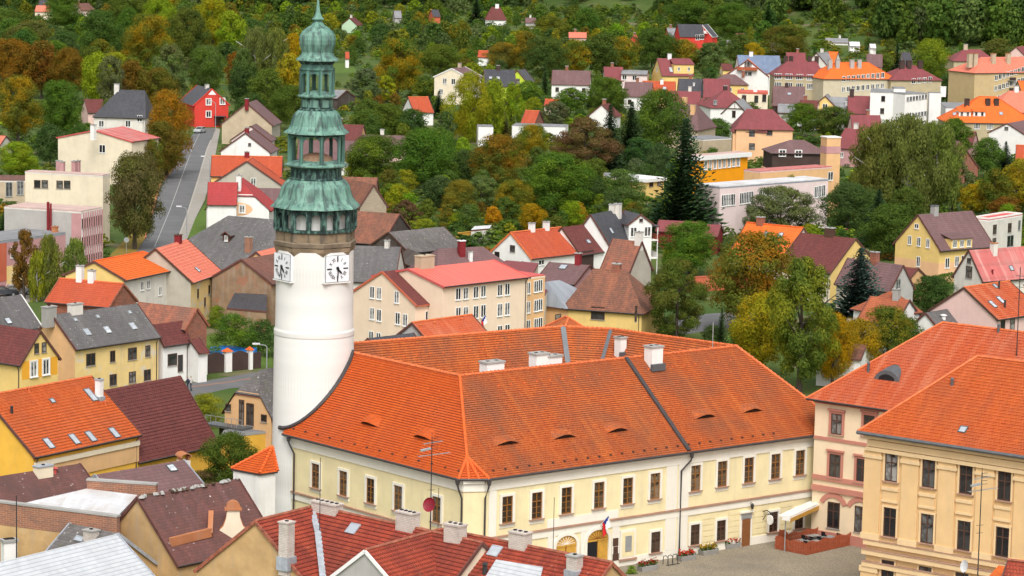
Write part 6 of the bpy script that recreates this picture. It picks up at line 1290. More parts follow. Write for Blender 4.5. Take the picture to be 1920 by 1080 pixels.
far_small = [('tiny pale green gable on the far slope', 655, 34, 665, 6, 7, 3, 'mint', 'maroon_tile', 80), ('red gazebo roof on the lawn beyond the spire', 647, 98, 655, 5, 5, 3, 'white', 'red_tile', 5), ('dark hut roof at the top of the slope left of the fir', 808, 18, 822, 6, 7, 3, 'brick_red', 'dark_slate', 20), ('pale grey hut roof on the far slope', 738, 20, 752, 6, 7, 3, 'grey', 'grey_felt', 10),
 ('tiny white cottage with an orange roof beside the round golden tree', 897, 95, 916, 5, 7, 3, 'white', 'red_tile', -4), ('orange roofed hut at the upper slope', 1120, 5, 1133, 7, 9, 4, 'cream', 'red_tile', 60), ('cream orange roofed villa at the upper slope', 1196, 9, 1222, 7, 9, 4, 'cream', 'red_tile', -5), ('grey roofed white house at the very top', 1033, 0, 1056, 8, 9, 4.5, 'offwhite', 'grey_felt', 0), ('grey brown roof at the top beside the orange villa', 1140, 6, 1158, 7, 10, 3, 'offwhite', 'purple_brown', -4),
 ('pink shed roof among the upper orchards', 1066, 60, 1100, 5, 8, 3, 'pink', 'pink_tile', 0), ('white shed on the upper slope', 1200, 26, 1222, 5, 7, 3, 'white', 'grey_felt', -6), ('tiny red hut with a round window in the orchard', 1188, 68, 1194, 5, 6, 2.5, 'red', 'red_tile', 80),
 ('white and orange cabin at the forest edge', 1498, 38, 1512, 6, 8, 3, 'white', 'maroon_tile', 50), ('grey cabin at the forest edge', 1535, 54, 1552, 5, 8, 3, 'grey', 'purple_brown', 0), ('pale mint cabin on the garden slope', 1606, 51, 1622, 5.5, 7, 3, 'mint', 'grey_felt', 12), ('white cabin with a grey roof beside the pale mint cabin', 1588, 55, 1602, 5, 6, 3, 'white', 'grey_felt', 0), ('brown hut high in the dark forest', 1584, 9, 1597, 6, 7, 3, 'red_rail' if False else 'brick_red', 'maroon_tile', 10), ('long pale greenhouse roof on the garden slope', 1547, 71, 1590, 4, 6, 2.4, 'white', 'grey_felt', 0), ('white garden shed below the long greenhouse', 1592, 78, 1612, 4, 5, 2.4, 'white', 'white_sheet', 0), ('white garden shed at the end of the allotments', 1630, 82, 1642, 4, 5, 2.4, 'white', 'white_sheet', 0), ('small white cabin near the right forest edge', 1446, 79, 1466, 5, 6, 3, 'white', 'grey_felt', 0), ('dark red cabin below the forest edge', 1380, 62, 1396, 5, 6, 2.6, 'dark_red', 'maroon_tile', 0), ('grey green shed roof beside the red house', 1362, 75, 1382, 4, 6, 2.4, 'offwhite', 'grey_felt', 0),
 ('pinkish long roof at the upper left edge of the slope', 68, 10, 96, 6, 9, 3.5, 'cream', 'pink_tile', 0), ('brownish barn wall at the upper left slope', 140, 6, 166, 7, 9, 4, 'pink', 'brown_tile', 50), ('grey cabin roof at the upper left edge', 74, 0, 92, 7, 8, 4, 'offwhite', 'dark_slate', 0), ('pale pinkish roof at the left edge below the green tree', -30, 253, 12, 5, 9, 3, 'offwhite', 'pink_tile', -10), ('brown roofed shed behind the big yellow willow', 985, 33, 1005, 5, 7, 3, 'grey', 'purple_brown', 0),
 ('maroon roof among trees at the right edge', 1800, 245, 1830, 6, 8, 3, 'dusty_pink', 'maroon_sheet', -20), ('red tiled roof by the right edge above the shrubs', 1905, 272, 1960, 7, 9, 3, 'brick', 'red_tile', -10), ('brown steep roof behind the birches', 1775, 262, 1800, 9, 13, 3, 'brick', 'purple_brown', -50)]
for lb, x, y, x2, zr, W, he, wall, roof, th in far_small: hs(lb, (x, y), x2, zr, W, he, wall, roof, th, name='garden_hut' if W < 8 else 'house', cat='hut' if W < 8 else 'house')
# ---------------------------------------------------------------- trees and shrubs
def leafmat(name, trans=.22):
    m = bpy.data.materials.new(name); m.use_nodes = True; nt = m.node_tree; nt.nodes.remove(nt.nodes['Principled BSDF'])
    oi = nd(nt, 'ObjectInfo'); geo = nd(nt, 'NewGeometry'); oc = nd(nt, 'TexCoord').outputs['Object']
    tint = nd(nt, 'Attribute', attribute_type='OBJECT', attribute_name='tint')
    sh = nd(nt, 'VectorMath', {0: oc, 1: nd(nt, 'CombineXYZ', {0: mth(nt, 'MULTIPLY', oi.outputs['Random'], 37.0), 1: mth(nt, 'MULTIPLY', oi.outputs['Random'], 11.0)}).outputs[0]}, operation='ADD').outputs[0]
    f = ramp(nt, nz(nt, sh, 2.6, 4, .6), .42, .60)
    f2 = mth(nt, 'MULTIPLY', f, oi.outputs['Alpha'])
    c = mix(nt, f2, oi.outputs['Color'], tint.outputs['Color'])
    v = mth(nt, 'MULTIPLY_ADD', geo.outputs['Random Per Island'], .62, .69)
    hs = nd(nt, 'HueSaturation', {'Hue': mth(nt, 'MULTIPLY_ADD', geo.outputs['Random Per Island'], -.035, .5175), 'Value': v, 'Color': c})
    a = nd(nt, 'BsdfDiffuse', {'Color': hs.outputs[0]}); b = nd(nt, 'BsdfTranslucent', {'Color': hs.outputs[0]})
    ms = nd(nt, 'MixShader', {0: trans, 1: a.outputs[0], 2: b.outputs[0]}); nt.links.new(ms.outputs[0], nt.nodes['Material Output'].inputs[0]); M[name] = m
leafmat('leaves', .42); leafmat('needles', .08)
def fast_mesh(name, V, Fc, mat, norm=None):
    me = bpy.data.meshes.new(name); me.from_pydata(V, [], Fc); me.materials.append(M[mat])
    return me
def rv(rg): 
    z = rg.uniform(-1, 1); a = rg.uniform(0, 2 * math.pi); r = math.sqrt(1 - z * z); return Vector((r * math.cos(a), r * math.sin(a), z))
def leafquad(V, Fc, p, n, s, rg, asp=1.0, up=None):
    t = n.cross(up or rv(rg))
    if t.length < .05: t = n.cross(Vector((1, 0, .3)))
    t.normalize(); b = n.cross(t); i = len(V); k = s * rg.uniform(.7, 1.3)
    V += [tuple(p - t * k), tuple(p - b * k * asp * .75 + n * k * .2), tuple(p + t * k), tuple(p + b * k * asp + n * k * .1)]; Fc.append((i, i + 1, i + 2, i + 3))
def crown_mesh(kind, seed, n, ls):
    """unit crown: x and y within about -.5 to .5, z 0 to 1; scaled to the tree"""
    rg = random.Random(seed); V, Fc = [], []
    if kind in ('round', 'bush', 'column', 'loose', 'weeping'):
        L = []
        nl = {'round': 56, 'bush': 18, 'column': 34, 'loose': 46, 'weeping': 36}[kind]
        zmin = {'round': .16, 'bush': .0, 'column': .06, 'loose': .14, 'weeping': .14}[kind]
        for i in range(nl):
            t = (i + .5) / nl; z = zmin + (1 - zmin) * t
            prof = math.sin(math.pi * min(1, (t * .86 + .12))) ** .7
            if kind == 'column': prof = (math.sin(math.pi * (t * .9 + .08))) ** .8
            if kind == 'bush': prof = math.cos(t * math.pi / 2 * .85)
            a = i * 2.399 + rg.uniform(-.5, .5); R = .385 * prof * rg.uniform(.4, 1.1)
            r = rg.uniform(.075, .17) * (.75 + .35 * prof)
            if kind == 'loose': r *= .8
            if kind == 'bush': r *= 1.35
            L.append((Vector((R * math.cos(a), R * math.sin(a), min(z, 1 - r * .6))), r))
        if kind in ('round', 'bush'): L.append((Vector((0, 0, .55)), .24))
        tot = sum(r * r for _, r in L)
        for c, r in L:
            k = int(n * r * r / tot)
            sq = Vector((1, 1, .78 if kind != 'column' else 1.1))
            for j in range(k):
                d = rv(rg)
                if d.z < -.45 and rg.random() < .6: d.z = -d.z * .3
                rr = r * (rg.uniform(.72, 1.08) if rg.random() < .8 else rg.uniform(.35, 1.25)); p = c + Vector((d.x * sq.x, d.y * sq.y, d.z * sq.z)) * rr
                nn = (d * 1.0 + (p - Vector((0, 0, .45))) * .8 + rv(rg) * .55).normalized()
                if kind == 'weeping':
                    p.z -= rg.random() ** 2 * .16; nn = Vector((d.x, d.y, d.z * .3)) + rv(rg) * .4; nn.normalize(); leafquad(V, Fc, p, nn, ls * .75, rg, 2.2, Vector((0, 0, 1)))
                else: leafquad(V, Fc, p, nn, ls, rg)
    elif kind == 'spruce':
        lv = 34
        for i in range(lv):
            t = i / lv; z0 = .05 + .94 * t; R = .56 * (1 - t) ** .72 * rg.uniform(.72, 1.1) + .012; nb = max(6, int((22 if n > 8000 else 15) * (1 - t) + 5))
            for j in range(nb):
                a = 2 * math.pi * (j + rg.random()) / nb; l = R * rg.uniform(.7, 1.15); d = Vector((math.cos(a), math.sin(a), 0)); sd = Vector((-d.y, d.x, 0)); seg = 7 if n > 8000 else 4
                for q in range(seg):
                    f0 = (q + .4) / seg; p = d * l * f0 + Vector((0, 0, z0 - f0 * f0 * l * .42 + rg.uniform(-.008, .008))); w_ = .068 * (1.25 - f0) * (1.1 - .6 * t); e = l / seg * .85
                    i0 = len(V); up = Vector((0, 0, rg.uniform(-.012, .012)))
                    V += [tuple(p - d * e * .5 - sd * w_ * .6 - Vector((0, 0, .015))), tuple(p - d * e * .3 + sd * w_ * 1.0 + up - Vector((0, 0, .02))), tuple(p + d * e * .8 + sd * w_ * .1 - Vector((0, 0, .008))), tuple(p - d * e * .1 - sd * w_ * 1.0 - up - Vector((0, 0, .02)))]; Fc.append((i0, i0 + 1, i0 + 2, i0 + 3))
    return fast_mesh('crown', V, Fc, 'needles' if kind == 'spruce' else 'leaves')
CR_M = {}
def crown_pick(kind, lod, k):
    key = (kind, lod, k)
    if key not in CR_M:
        n, ls = {0: (24000, .0098), 1: (9000, .0155), 2: (3200, .026)}[lod]
        if kind == 'bush': n = int(n * .6)
        CR_M[key] = crown_mesh(kind, hash(key) % 1000 if False else (len(CR_M) * 13 + 5), n, ls)
    return CR_M[key]
TR_M = {}
def trunk_pick(kind, k):
    key = (kind, k)
    if key not in TR_M:
        rg = random.Random(k + 99); m = MB(); mt = 'birch_bark' if kind in ('weeping', 'birch') else 'bark'
        pts = [Vector((rg.uniform(-.03, .03) * z, rg.uniform(-.03, .03) * z, z)) for z in (-.03, .12, .3, .5, .75, .95)]
        if kind == 'spruce': m.tube(pts, [.022, .02, .017, .013, .008, .003], mt, 6)
        else:
            m.tube(pts, [.03, .024, .019, .014, .008, .003], mt, 7)
            for j in range(7):
                z = rg.uniform(.24, .7); a = j * 2.4; l = rg.uniform(.16, .34); b0 = Vector((0, 0, z)); d = Vector((math.cos(a), math.sin(a), 0))
                m.tube([b0, b0 + d * l * .5 + Vector((0, 0, l * .45)), b0 + d * l + Vector((0, 0, l * .75))], [.011, .008, .003], mt, 5)
        TR_M[key] = m.mesh('trunk')
    return TR_M[key]
COL = dict(g=(.092, .160, .026), dg=(.066, .120, .032), lg=(.22, .31, .02), og=(.130, .160, .026), yg=(.29, .29, .022), oran=(.36, .165, .015), ru=(.20, .105, .02), go=(.46, .27, .012), gg=(.145, .185, .07), sp=(.032, .064, .028), br=(.185, .215, .045), bn=(.16, .105, .045), bl=(.062, .105, .066))
WORD = dict(g='green', dg='dark green', lg='lime green', og='olive', yg='yellow green', oran='orange', ru='rust brown', go='golden', gg='grey green', sp='dark green', br='pale green', bn='brownish', bl='blue green')
CAT = {'round': 'tree', 'loose': 'tree', 'column': 'poplar', 'weeping': 'birch', 'spruce': 'spruce', 'bush': 'bush'}
def groundpt(p):
    P = atz(p, 0)
    if hillz(P.x, P.y) < .01 and P.y > 0: return P
    d = ray(p); d = d / d.y; Y = 900.0
    while Y < 3400 and HC + d.z * Y > hillz(d.x * Y, Y): Y += 4
    return Vector((d.x * Y, Y, hillz(d.x * Y, Y)))
TREES = []; TLAB = set()
import re
def short(lb):
    t = re.split(r' (?:with|and|beside|among|in|behind|under|at|left|right|below|cut|carrying|joined|squeezed|filling|half|of|next|through|rising|round|on|between|by|just|seen|glimpsed|above|from|over|peeping|sloping|high)\b', lb)[0]; return t
def landmarks():
    cnt = {}; out = []
    for h in HOUSES:
        lb = h.root.get('label')
        if lb and h.L and h.root.name not in [o[3] for o in out]: out.append((short(lb), proj(h.org + h.u * h.L / 2 + Vector((0, 0, h.zr * .8))), (h.org + h.u * h.L / 2).y, h.root.name))
    for o in out: cnt[o[0]] = cnt.get(o[0], 0) + 1
    o2 = [o for o in out if cnt[o[0]] == 1 and len(o[0].split()) >= 3]
    o2.append(('clock tower', (589, 420), 263, 't')); return o2
LM = None
def tree_label(kind, col, tint, amt, px, y, depth, h):
    global LM
    if LM is None: LM = landmarks()
    c = WORD[col]
    if amt > .35 and WORD.get(tint) != c: c = c + ' and ' + WORD[tint]
    noun = {'round': 'tree', 'loose': 'loose tree', 'column': 'slim tree', 'weeping': 'birch', 'spruce': 'conifer', 'bush': 'bush'}[kind]
    sz = 'tall ' if h > 15 else ('small ' if h < 6 and kind != 'bush' else '')
    L = sorted(LM, key=lambda o: (o[1][0] - px) ** 2 + (2.2 * (o[1][1] - y)) ** 2)[:9]
    rel = lambda o: ('left of' if px < o[1][0] - 22 else 'right of' if px > o[1][0] + 22 else ('behind' if depth > o[2] else 'in front of')) + ' the ' + o[0]
    cand = [sz + c + ' ' + noun + ' ' + rel(o) for o in L[:3]] + [sz + c + ' ' + noun + ' between the ' + a[0] + ' and the ' + b[0] for a in L[:5] for b in L[:5] if a[1][0] < px < b[1][0]] + [sz + c + ' ' + noun + ' ' + rel(o) for o in L[3:]]
    for t in cand:
        if t not in TLAB and len(t.split()) <= 16: TLAB.add(t); return t
    return None
def plant(kind, px, yt, yb, wpx, col='g', tint='og', amt=.4, rel=None, group=None, label=None, lod=None, P=None, h=None, w_=None):
    rg = random.Random(int(px * 7 + yb * 131)); P = P or groundpt((px, yb)); D = P.y
    if h is None:
        n = Vector((P.x, P.y, 0)).normalized(); h = onp((px + (yb - yt) * .01, yt), P, n).z - P.z
    w_ = w_ or wpx * D / F
    if lod is None: lod = 0 if wpx > 75 else (1 if wpx > 42 else 2)
    k = rg.randrange(5 if kind in ('round', 'loose') else 3)
    nm = {'round': 'leafy_tree', 'loose': 'leafy_tree', 'column': 'poplar_tree', 'weeping': 'birch_tree', 'spruce': 'spruce_tree', 'bush': 'bush'}[kind]
    cc = [max(.004, c * rg.uniform(.85, 1.15)) for c in COL[col]]; tt = COL[tint]; e = w_ * 1.12
    lb = label or tree_label(kind, col, tint, amt, px, (yt + yb) / 2, D, h) or ('%s %s among the far gardens' % (WORD[col], CAT[kind]))
    if not label and lb not in TLAB: group = group or (WORD[col] + ' ' + CAT[kind] + ' group')
    cr = None
    if kind == 'bush':
        cr = put('bush', crown_pick(kind, lod, k), None, P); cr.scale = (e, e, h); root = cr; cr.rotation_euler.z = rg.uniform(0, 6.28)
    else:
        root = empty(nm, P); root.rotation_euler.z = rg.uniform(0, 6.28)
        t = put('trunk', trunk_pick('weeping' if kind == 'weeping' else 'spruce' if kind == 'spruce' else 'round', k % 3), root); t.scale = (h * .9, h * .9, h)
        cr = put('crown', crown_pick(kind, lod, k), root); cr.scale = (e, e, h)
    cr.color = (*cc, amt); cr['tint'] = [float(x) for x in tt]
    tag(root, lb, CAT[kind], group); TREES.append((P.x, P.y, w_)); return root

# one mass of far trees or low growth: many crowns baked into a single mesh, each with a leaf colour of its own
import numpy as np
def leafmat_mass(name):
    m = bpy.data.materials.new(name); m.use_nodes = True; nt = m.node_tree; nt.nodes.remove(nt.nodes['Principled BSDF'])
    at = nd(nt, 'Attribute', attribute_name='leafcol'); geo = nd(nt, 'NewGeometry')
    hs = nd(nt, 'HueSaturation', {'Hue': mth(nt, 'MULTIPLY_ADD', geo.outputs['Random Per Island'], -.035, .5175), 'Value': mth(nt, 'MULTIPLY_ADD', geo.outputs['Random Per Island'], .62, .69), 'Color': at.outputs['Color']})
    a = nd(nt, 'BsdfDiffuse', {'Color': hs.outputs[0]}); b = nd(nt, 'BsdfTranslucent', {'Color': hs.outputs[0]})
    ms = nd(nt, 'MixShader', {0: .42, 1: a.outputs[0], 2: b.outputs[0]}); nt.links.new(ms.outputs[0], nt.nodes['Material Output'].inputs[0]); M[name] = m
leafmat_mass('leaf_mass')
def mass(name, label, items, n, ls):
    """items: (point, height, width, kind, colour)"""
    base = {}
    for k in set(i[3] for i in items):
        base[k] = []
        for j in range(4):
            me = crown_mesh(k, 300 + j, n, ls); co = np.empty(len(me.vertices) * 3, 'f'); me.vertices.foreach_get('co', co); base[k].append(co.reshape(-1, 3)); bpy.data.meshes.remove(me)
    rg = random.Random(5); VS, CS = [], []; O = items[0][0]
    for P, h, w_, k, c in items:
        b = base[k][rg.randrange(4)]; a = rg.uniform(0, 6.28); ca, sa = math.cos(a) * w_ * 1.1, math.sin(a) * w_ * 1.1
        v = np.empty_like(b); v[:, 0] = b[:, 0] * ca - b[:, 1] * sa + P.x - O.x; v[:, 1] = b[:, 0] * sa + b[:, 1] * ca + P.y - O.y; v[:, 2] = b[:, 2] * h + P.z - O.z
        VS.append(v); j = rg.uniform(.8, 1.2); CS.append(np.tile(np.array([c[0] * j, c[1] * j, c[2] * j, 1], 'f'), (len(b), 1)))
    V = np.concatenate(VS); Cc = np.concatenate(CS); N = len(V); q = N // 4
    me = bpy.data.meshes.new(name); me.vertices.add(N); me.vertices.foreach_set('co', V.ravel()); me.loops.add(N); me.loops.foreach_set('vertex_index', np.arange(N, dtype='i')); me.polygons.add(q); me.polygons.foreach_set('loop_start', np.arange(0, N, 4, dtype='i'))
    me.update(calc_edges=True); at = me.attributes.new('leafcol', 'FLOAT_COLOR', 'POINT'); at.data.foreach_set('color', Cc.ravel()); me.materials.append(M['leaf_mass'])
    o = put(name, me, None, O); return tag(o, label, name.replace('_', ' '), None, 'stuff')
R, B_, S, W, Lo, Co = 'round', 'bush', 'spruce', 'weeping', 'loose', 'column'
for a in [
 # left side
 (R, 20, 74, 185, 95, 'ru', 'oran', .5), (R, 78, 78, 185, 75, 'ru', 'og', .5), (R, 128, 90, 188, 80, 'ru', 'oran', .4), (R, 183, 98, 205, 68, 'yg', 'lg', .5), (Lo, 208, 106, 220, 62, 'gg', 'og', .5), (R, 245, 112, 215, 72, 'ru', 'og', .6), (R, 296, 128, 215, 80, 'og', 'ru', .6),
 (R, 34, 142, 268, 92, 'og', 'go', .7), (R, 112, 152, 262, 88, 'g', 'dg', .3), (R, 94, 233, 312, 62, 'dg', 'gg', .4), (R, 30, 266, 340, 80, 'lg', 'yg', .5), (R, 150, 235, 300, 50, 'dg', 'g', .3),
 (R, 278, 28, 152, 100, 'og', 'go', .7), (R, 188, 20, 135, 108, 'g', 'dg', .4), (R, 120, 58, 150, 80, 'dg', 'gg', .4), (R, 58, 38, 122, 95, 'og', 'gg', .5), (R, 297, -2, 95, 80, 'lg', 'yg', .5), (R, 330, 45, 125, 62, 'lg', 'g', .5), (R, 352, 15, 135, 85, 'og', 'dg', .6), (R, 398, -5, 115, 80, 'yg', 'go', .5), (R, 432, 22, 118, 62, 'lg', 'yg', .5), (R, 15, 20, 105, 80, 'g', 'og', .5), (R, 240, -15, 70, 90, 'g', 'og', .5), (R, 120, -10, 60, 80, 'g', 'og', .4),
 (Lo, 322, 84, 190, 74, 'gg', 'bn', .5), (R, 386, 86, 185, 80, 'g', 'gg', .5), (R, 440, 98, 170, 42, 'ru', 'oran', .7), (W, 478, 50, 172, 62, 'br', 'gg', .5), (W, 516, 52, 172, 62, 'br', 'gg', .5), (R, 455, 120, 195, 60, 'dg', 'g', .4), (R, 500, 130, 215, 70, 'og', 'g', .4), (R, 545, 160, 245, 80, 'g', 'og', .4), (R, 470, 175, 240, 60, 'dg', 'og', .4),
 (R, 224, 186, 258, 95, 'g', 'dg', .3), (R, 312, 170, 330, 92, 'oran', 'og', .45), (R, 300, 228, 335, 90, 'og', 'ru', .5), (R, 252, 288, 468, 116, 'bn', 'og', .55), (R, 285, 262, 345, 50, 'og', 'ru', .5),
 (Lo, 45, 432, 560, 58, 'ru', 'bn', .5), (W, 92, 440, 562, 52, 'br', 'yg', .4), (W, 140, 446, 552, 56, 'br', 'lg', .4), (S, 8, 392, 470, 55, 'dg', 'bl', .4), (W, 70, 470, 565, 40, 'yg', 'br', .5),
 (B_, 437, 588, 676, 105, 'g', 'lg', .4), (B_, 490, 600, 668, 70, 'dg', 'g', .4), (B_, 408, 574, 615, 44, 'lg', 'g', .5), (B_, 385, 738, 800, 80, 'yg', 'og', .6), (R, 432, 812, 925, 110, 'g', 'og', .5), (B_, 215, 855, 900, 85, 'lg', 'g', .5), (B_, 20, 884, 915, 36, 'g', 'dg', .4), (B_, 385, 882, 925, 80, 'bn', 'og', .6), (B_, 50, 915, 950, 70, 'og', 'bn', .5), (B_, 275, 868, 895, 24, 'g', 'lg', .4), (B_, 160, 905, 925, 30, 'yg', 'og', .4),
 # right of the tower
 (R, 745, 74, 182, 98, 'g', 'go', .75), (R, 825, 84, 155, 82, 'og', 'g', .5), (R, 872, 92, 148, 62, 'g', 'go', .5), (R, 945, 80, 135, 76, 'og', 'go', .5), (Co, 876, 138, 266, 84, 'yg', 'lg', .6), (Co, 925, 150, 262, 60, 'yg', 'lg', .6), (Co, 958, 158, 250, 50, 'lg', 'yg', .6), (R, 797, 142, 190, 52, 'g', 'yg', .5), (Lo, 684, 128, 195, 72, 'gg', 'g', .5), (R, 722, 195, 262, 84, 'g', 'og', .5), (S, 822, 168, 222, 36, 'sp', 'sp', 0), (S, 805, 174, 222, 30, 'sp', 'bn', .4), (R, 772, 204, 265, 66, 'dg', 'g', .4), (R, 690, 205, 262, 70, 'g', 'og', .4), (Lo, 1150, 150, 205, 60, 'g', 'gg', .4),
 (R, 702, 254, 352, 116, 'g', 'lg', .45), (R, 792, 243, 362, 118, 'g', 'dg', .35), (R, 668, 285, 350, 50, 'yg', 'go', .4), (R, 932, 253, 362, 112, 'og', 'oran', .7), (R, 998, 234, 325, 76, 'og', 'go', .6), (Lo, 1094, 222, 340, 125, 'bn', 'og', .5), (R, 1040, 288, 408, 140, 'g', 'lg', .35), (Lo, 902, 330, 405, 84, 'gg', 'og', .5), (R, 862, 338, 415, 76, 'og', 'go', .35), (R, 960, 338, 415, 76, 'og', 'go', .5), (R, 995, 388, 434, 62, 'og', 'yg', .6), (R, 1162, 318, 396, 96, 'g', 'gg', .5), (R, 1112, 330, 402, 64, 'dg', 'g', .4), (R, 745, 345, 402, 50, 'yg', 'lg', .6), (R, 862, 398, 432, 50, 'lg', 'yg', .5), (R, 795, 410, 440, 52, 'yg', 'g', .5), (R, 825, 330, 395, 70, 'dg', 'gg', .4), (Lo, 760, 375, 430, 60, 'bn', 'dg', .5), (R, 870, 280, 350, 60, 'dg', 'g', .4),
 (S, 1142, 190, 330, 78, 'sp', 'sp', 0), (S, 1182, 185, 312, 84, 'sp', 'dg', .3), (S, 1281, 212, 446, 158, 'sp', 'dg', .3), (R, 1236, 168, 300, 116, 'g', 'lg', .3), (S, 943, 203, 260, 44, 'bn', 'dg', .5), (S, 1106, 165, 205, 24, 'sp', 'sp', 0), (S, 1022, 120, 178, 26, 'dg', 'sp', .3), (R, 1070, 165, 215, 66, 'g', 'og', .4), (R, 990, 152, 205, 60, 'g', 'lg', .4), (Lo, 1040, 190, 240, 60, 'gg', 'bn', .5), (R, 1135, 145, 215, 80, 'g', 'lg', .3), (R, 1195, 258, 315, 60, 'dg', 'bl', .4),
 # middle right
 (R, 1292, 416, 516, 112, 'g', 'lg', .25), (Lo, 1268, 488, 645, 110, 'og', 'g', .6), (R, 1418, 436, 625, 180, 'og', 'oran', .8), (Lo, 1498, 486, 738, 148, 'og', 'yg', .7), (R, 1425, 550, 705, 125, 'yg', 'go', .6), (R, 1560, 588, 728, 84, 'go', 'og', .6), (R, 1662, 576, 702, 110, 'og', 'go', .4), (R, 1606, 598, 716, 95, 'go', 'og', .5), (R, 1700, 596, 690, 60, 'g', 'og', .5), (S, 1352, 572, 652, 34, 'dg', 'sp', .4), (S, 1610, 458, 618, 150, 'bl', 'sp', .3), (R, 1672, 384, 486, 125, 'g', 'dg', .25), (R, 1742, 518, 588, 96, 'dg', 'g', .4), (R, 1385, 600, 660, 44, 'dg', 'g', .4), (B_, 1332, 610, 650, 60, 'dg', 'g', .4), (B_, 1250, 600, 640, 60, 'g', 'og', .4),
 (W, 1640, 232, 400, 118, 'br', 'og', .4), (W, 1700, 215, 405, 138, 'br', 'og', .5), (W, 1752, 228, 400, 112, 'br', 'gg', .5), (R, 1590, 344, 448, 118, 'dg', 'g', .4), (Lo, 1462, 350, 448, 135, 'gg', 'br', .5), (W, 1480, 328, 425, 34, 'br', 'yg', .3), (W, 1520, 335, 425, 44, 'br', 'yg', .3), (Lo, 1400, 370, 440, 60, 'gg', 'br', .4), (Lo, 1785, 285, 395, 70, 'gg', 'br', .5), (S, 1645, 350, 462, 80, 'sp', 'dg', .3), (R, 1700, 350, 420, 70, 'g', 'og', .4),
 (R, 1862, 316, 408, 66, 'g', 'oran', .35), (R, 1908, 298, 398, 70, 'yg', 'go', .6), (R, 1822, 345, 405, 54, 'yg', 'go', .7), (R, 1850, 258, 332, 64, 'g', 'dg', .3), (S, 1884, 262, 332, 46, 'bl', 'sp', .3), (R, 1790, 222, 298, 66, 'g', 'og', .4), (R, 1885, 368, 420, 66, 'ru', 'og', .5), (R, 1750, 262, 330, 60, 'og', 'gg', .4), (B_, 1760, 455, 490, 60, 'g', 'dg', .4), (R, 1905, 530, 575, 60, 'dg', 'g', .3),
 (R, 1504, 194, 256, 76, 'g', 'lg', .35), (R, 1562, 200, 262, 92, 'g', 'dg', .3), (R, 1345, 222, 268, 64, 'g', 'dg', .4), (B_, 1440, 152, 176, 60, 'dg', 'g', .3), (B_, 1455, 276, 305, 60, 'og', 'g', .4), (B_, 1405, 262, 290, 44, 'gg', 'og', .4), (S, 1408, 175, 198, 16, 'dg', 'sp', .2), (S, 1672, 198, 228, 26, 'bl', 'sp', .2), (B_, 1700, 212, 240, 90, 'bl', 'g', .4), (R, 1670, 218, 250, 60, 'og', 'g', .4),
 (R, 1742, 74, 182, 76, 'lg', 'g', .5), (S, 1681, 78, 146, 36, 'sp', 'sp', 0), (R, 1656, 100, 146, 44, 'og', 'g', .4), (S, 1552, 138, 182, 34, 'bl', 'sp', .3), (S, 1812, 142, 192, 32, 'bl', 'sp', .3), (S, 1842, 164, 192, 20, 'bl', 'sp', .3), (R, 1775, 140, 195, 50, 'dg', 'g', .4), (R, 1870, 72, 112, 60, 'og', 'gg', .4),
 # the row of turning limes behind the estate
 (R, 1020, 70, 156, 90, 'dg', 'og', .5), (R, 1075, 74, 146, 66, 'og', 'go', .6), (R, 1128, 62, 146, 74, 'g', 'dg', .5), (R, 1165, 68, 142, 74, 'og', 'go', .7), (R, 1222, 52, 130, 84, 'g', 'dg', .4), (R, 1280, 74, 130, 72, 'og', 'go', .5), (Lo, 1330, 80, 132, 66, 'gg', 'dg', .4), (R, 1388, 64, 126, 62, 'g', 'og', .5), (R, 1412, 80, 128, 44, 'go', 'og', .5), (R, 1472, 48, 118, 96, 'og', 'ru', .5), (R, 985, 60, 140, 60, 'og', 'go', .5), (R, 1245, 66, 112, 40, 'og', 'ru', .5), (R, 1100, 15, 75, 60, 'g', 'og', .4), (R, 1290, -4, 55, 90, 'g', 'dg', .5), (R, 1370, 6, 82, 85, 'g', 'og', .4), (S, 1440, 2, 72, 50, 'dg', 'sp', .4), (S, 893, -8, 45, 42, 'sp', 'dg', .2), (R, 1030, 30, 82, 76, 'og', 'yg', .5), (R, 1095, 30, 58, 44, 'go', 'ru', .4),
]: plant(*a)
# hedge and lawn edge
def hedge(label, a, b, z, t=1.0, col='dg'):
    A, Bp = atz(a, z), atz(b, z); u = (Bp - A); L = u.length; u.normalize(); rg = random.Random(3); V, Fc = [], []
    for k in range(int(L * 190)):
        f = rg.choice('tfk'); x = rg.uniform(0, L); y = rg.uniform(-t / 2, t / 2); zz = rg.uniform(0, z)
        p, n = (Vector((x, y, z)), Vector((0, 0, 1))) if f == 't' else (Vector((x, -t / 2, zz)), Vector((0, -1, 0))) if f == 'f' else (Vector((x, t / 2, zz)), Vector((0, 1, 0)))
        leafquad(V, Fc, p + rv(rg) * .08, (n + rv(rg) * .6).normalized(), .13, rg)
    o = put('hedge', fast_mesh('hedge', V, Fc, 'leaves'), None, Vector((A.x, A.y, 0)), math.atan2(u.y, u.x)); o.color = (*COL[col], .3); o['tint'] = [float(x) for x in COL['g']]; tag(o, label, 'hedge')
hedge('clipped green hedge in front of the yellow gabled house', (1708, 528), (1790, 512), 2.2, 1.4, 'g'); hedge('clipped dark hedge in front of the solar roofed house', (1388, 156), (1446, 158), 2.0, 1.5, 'dg')
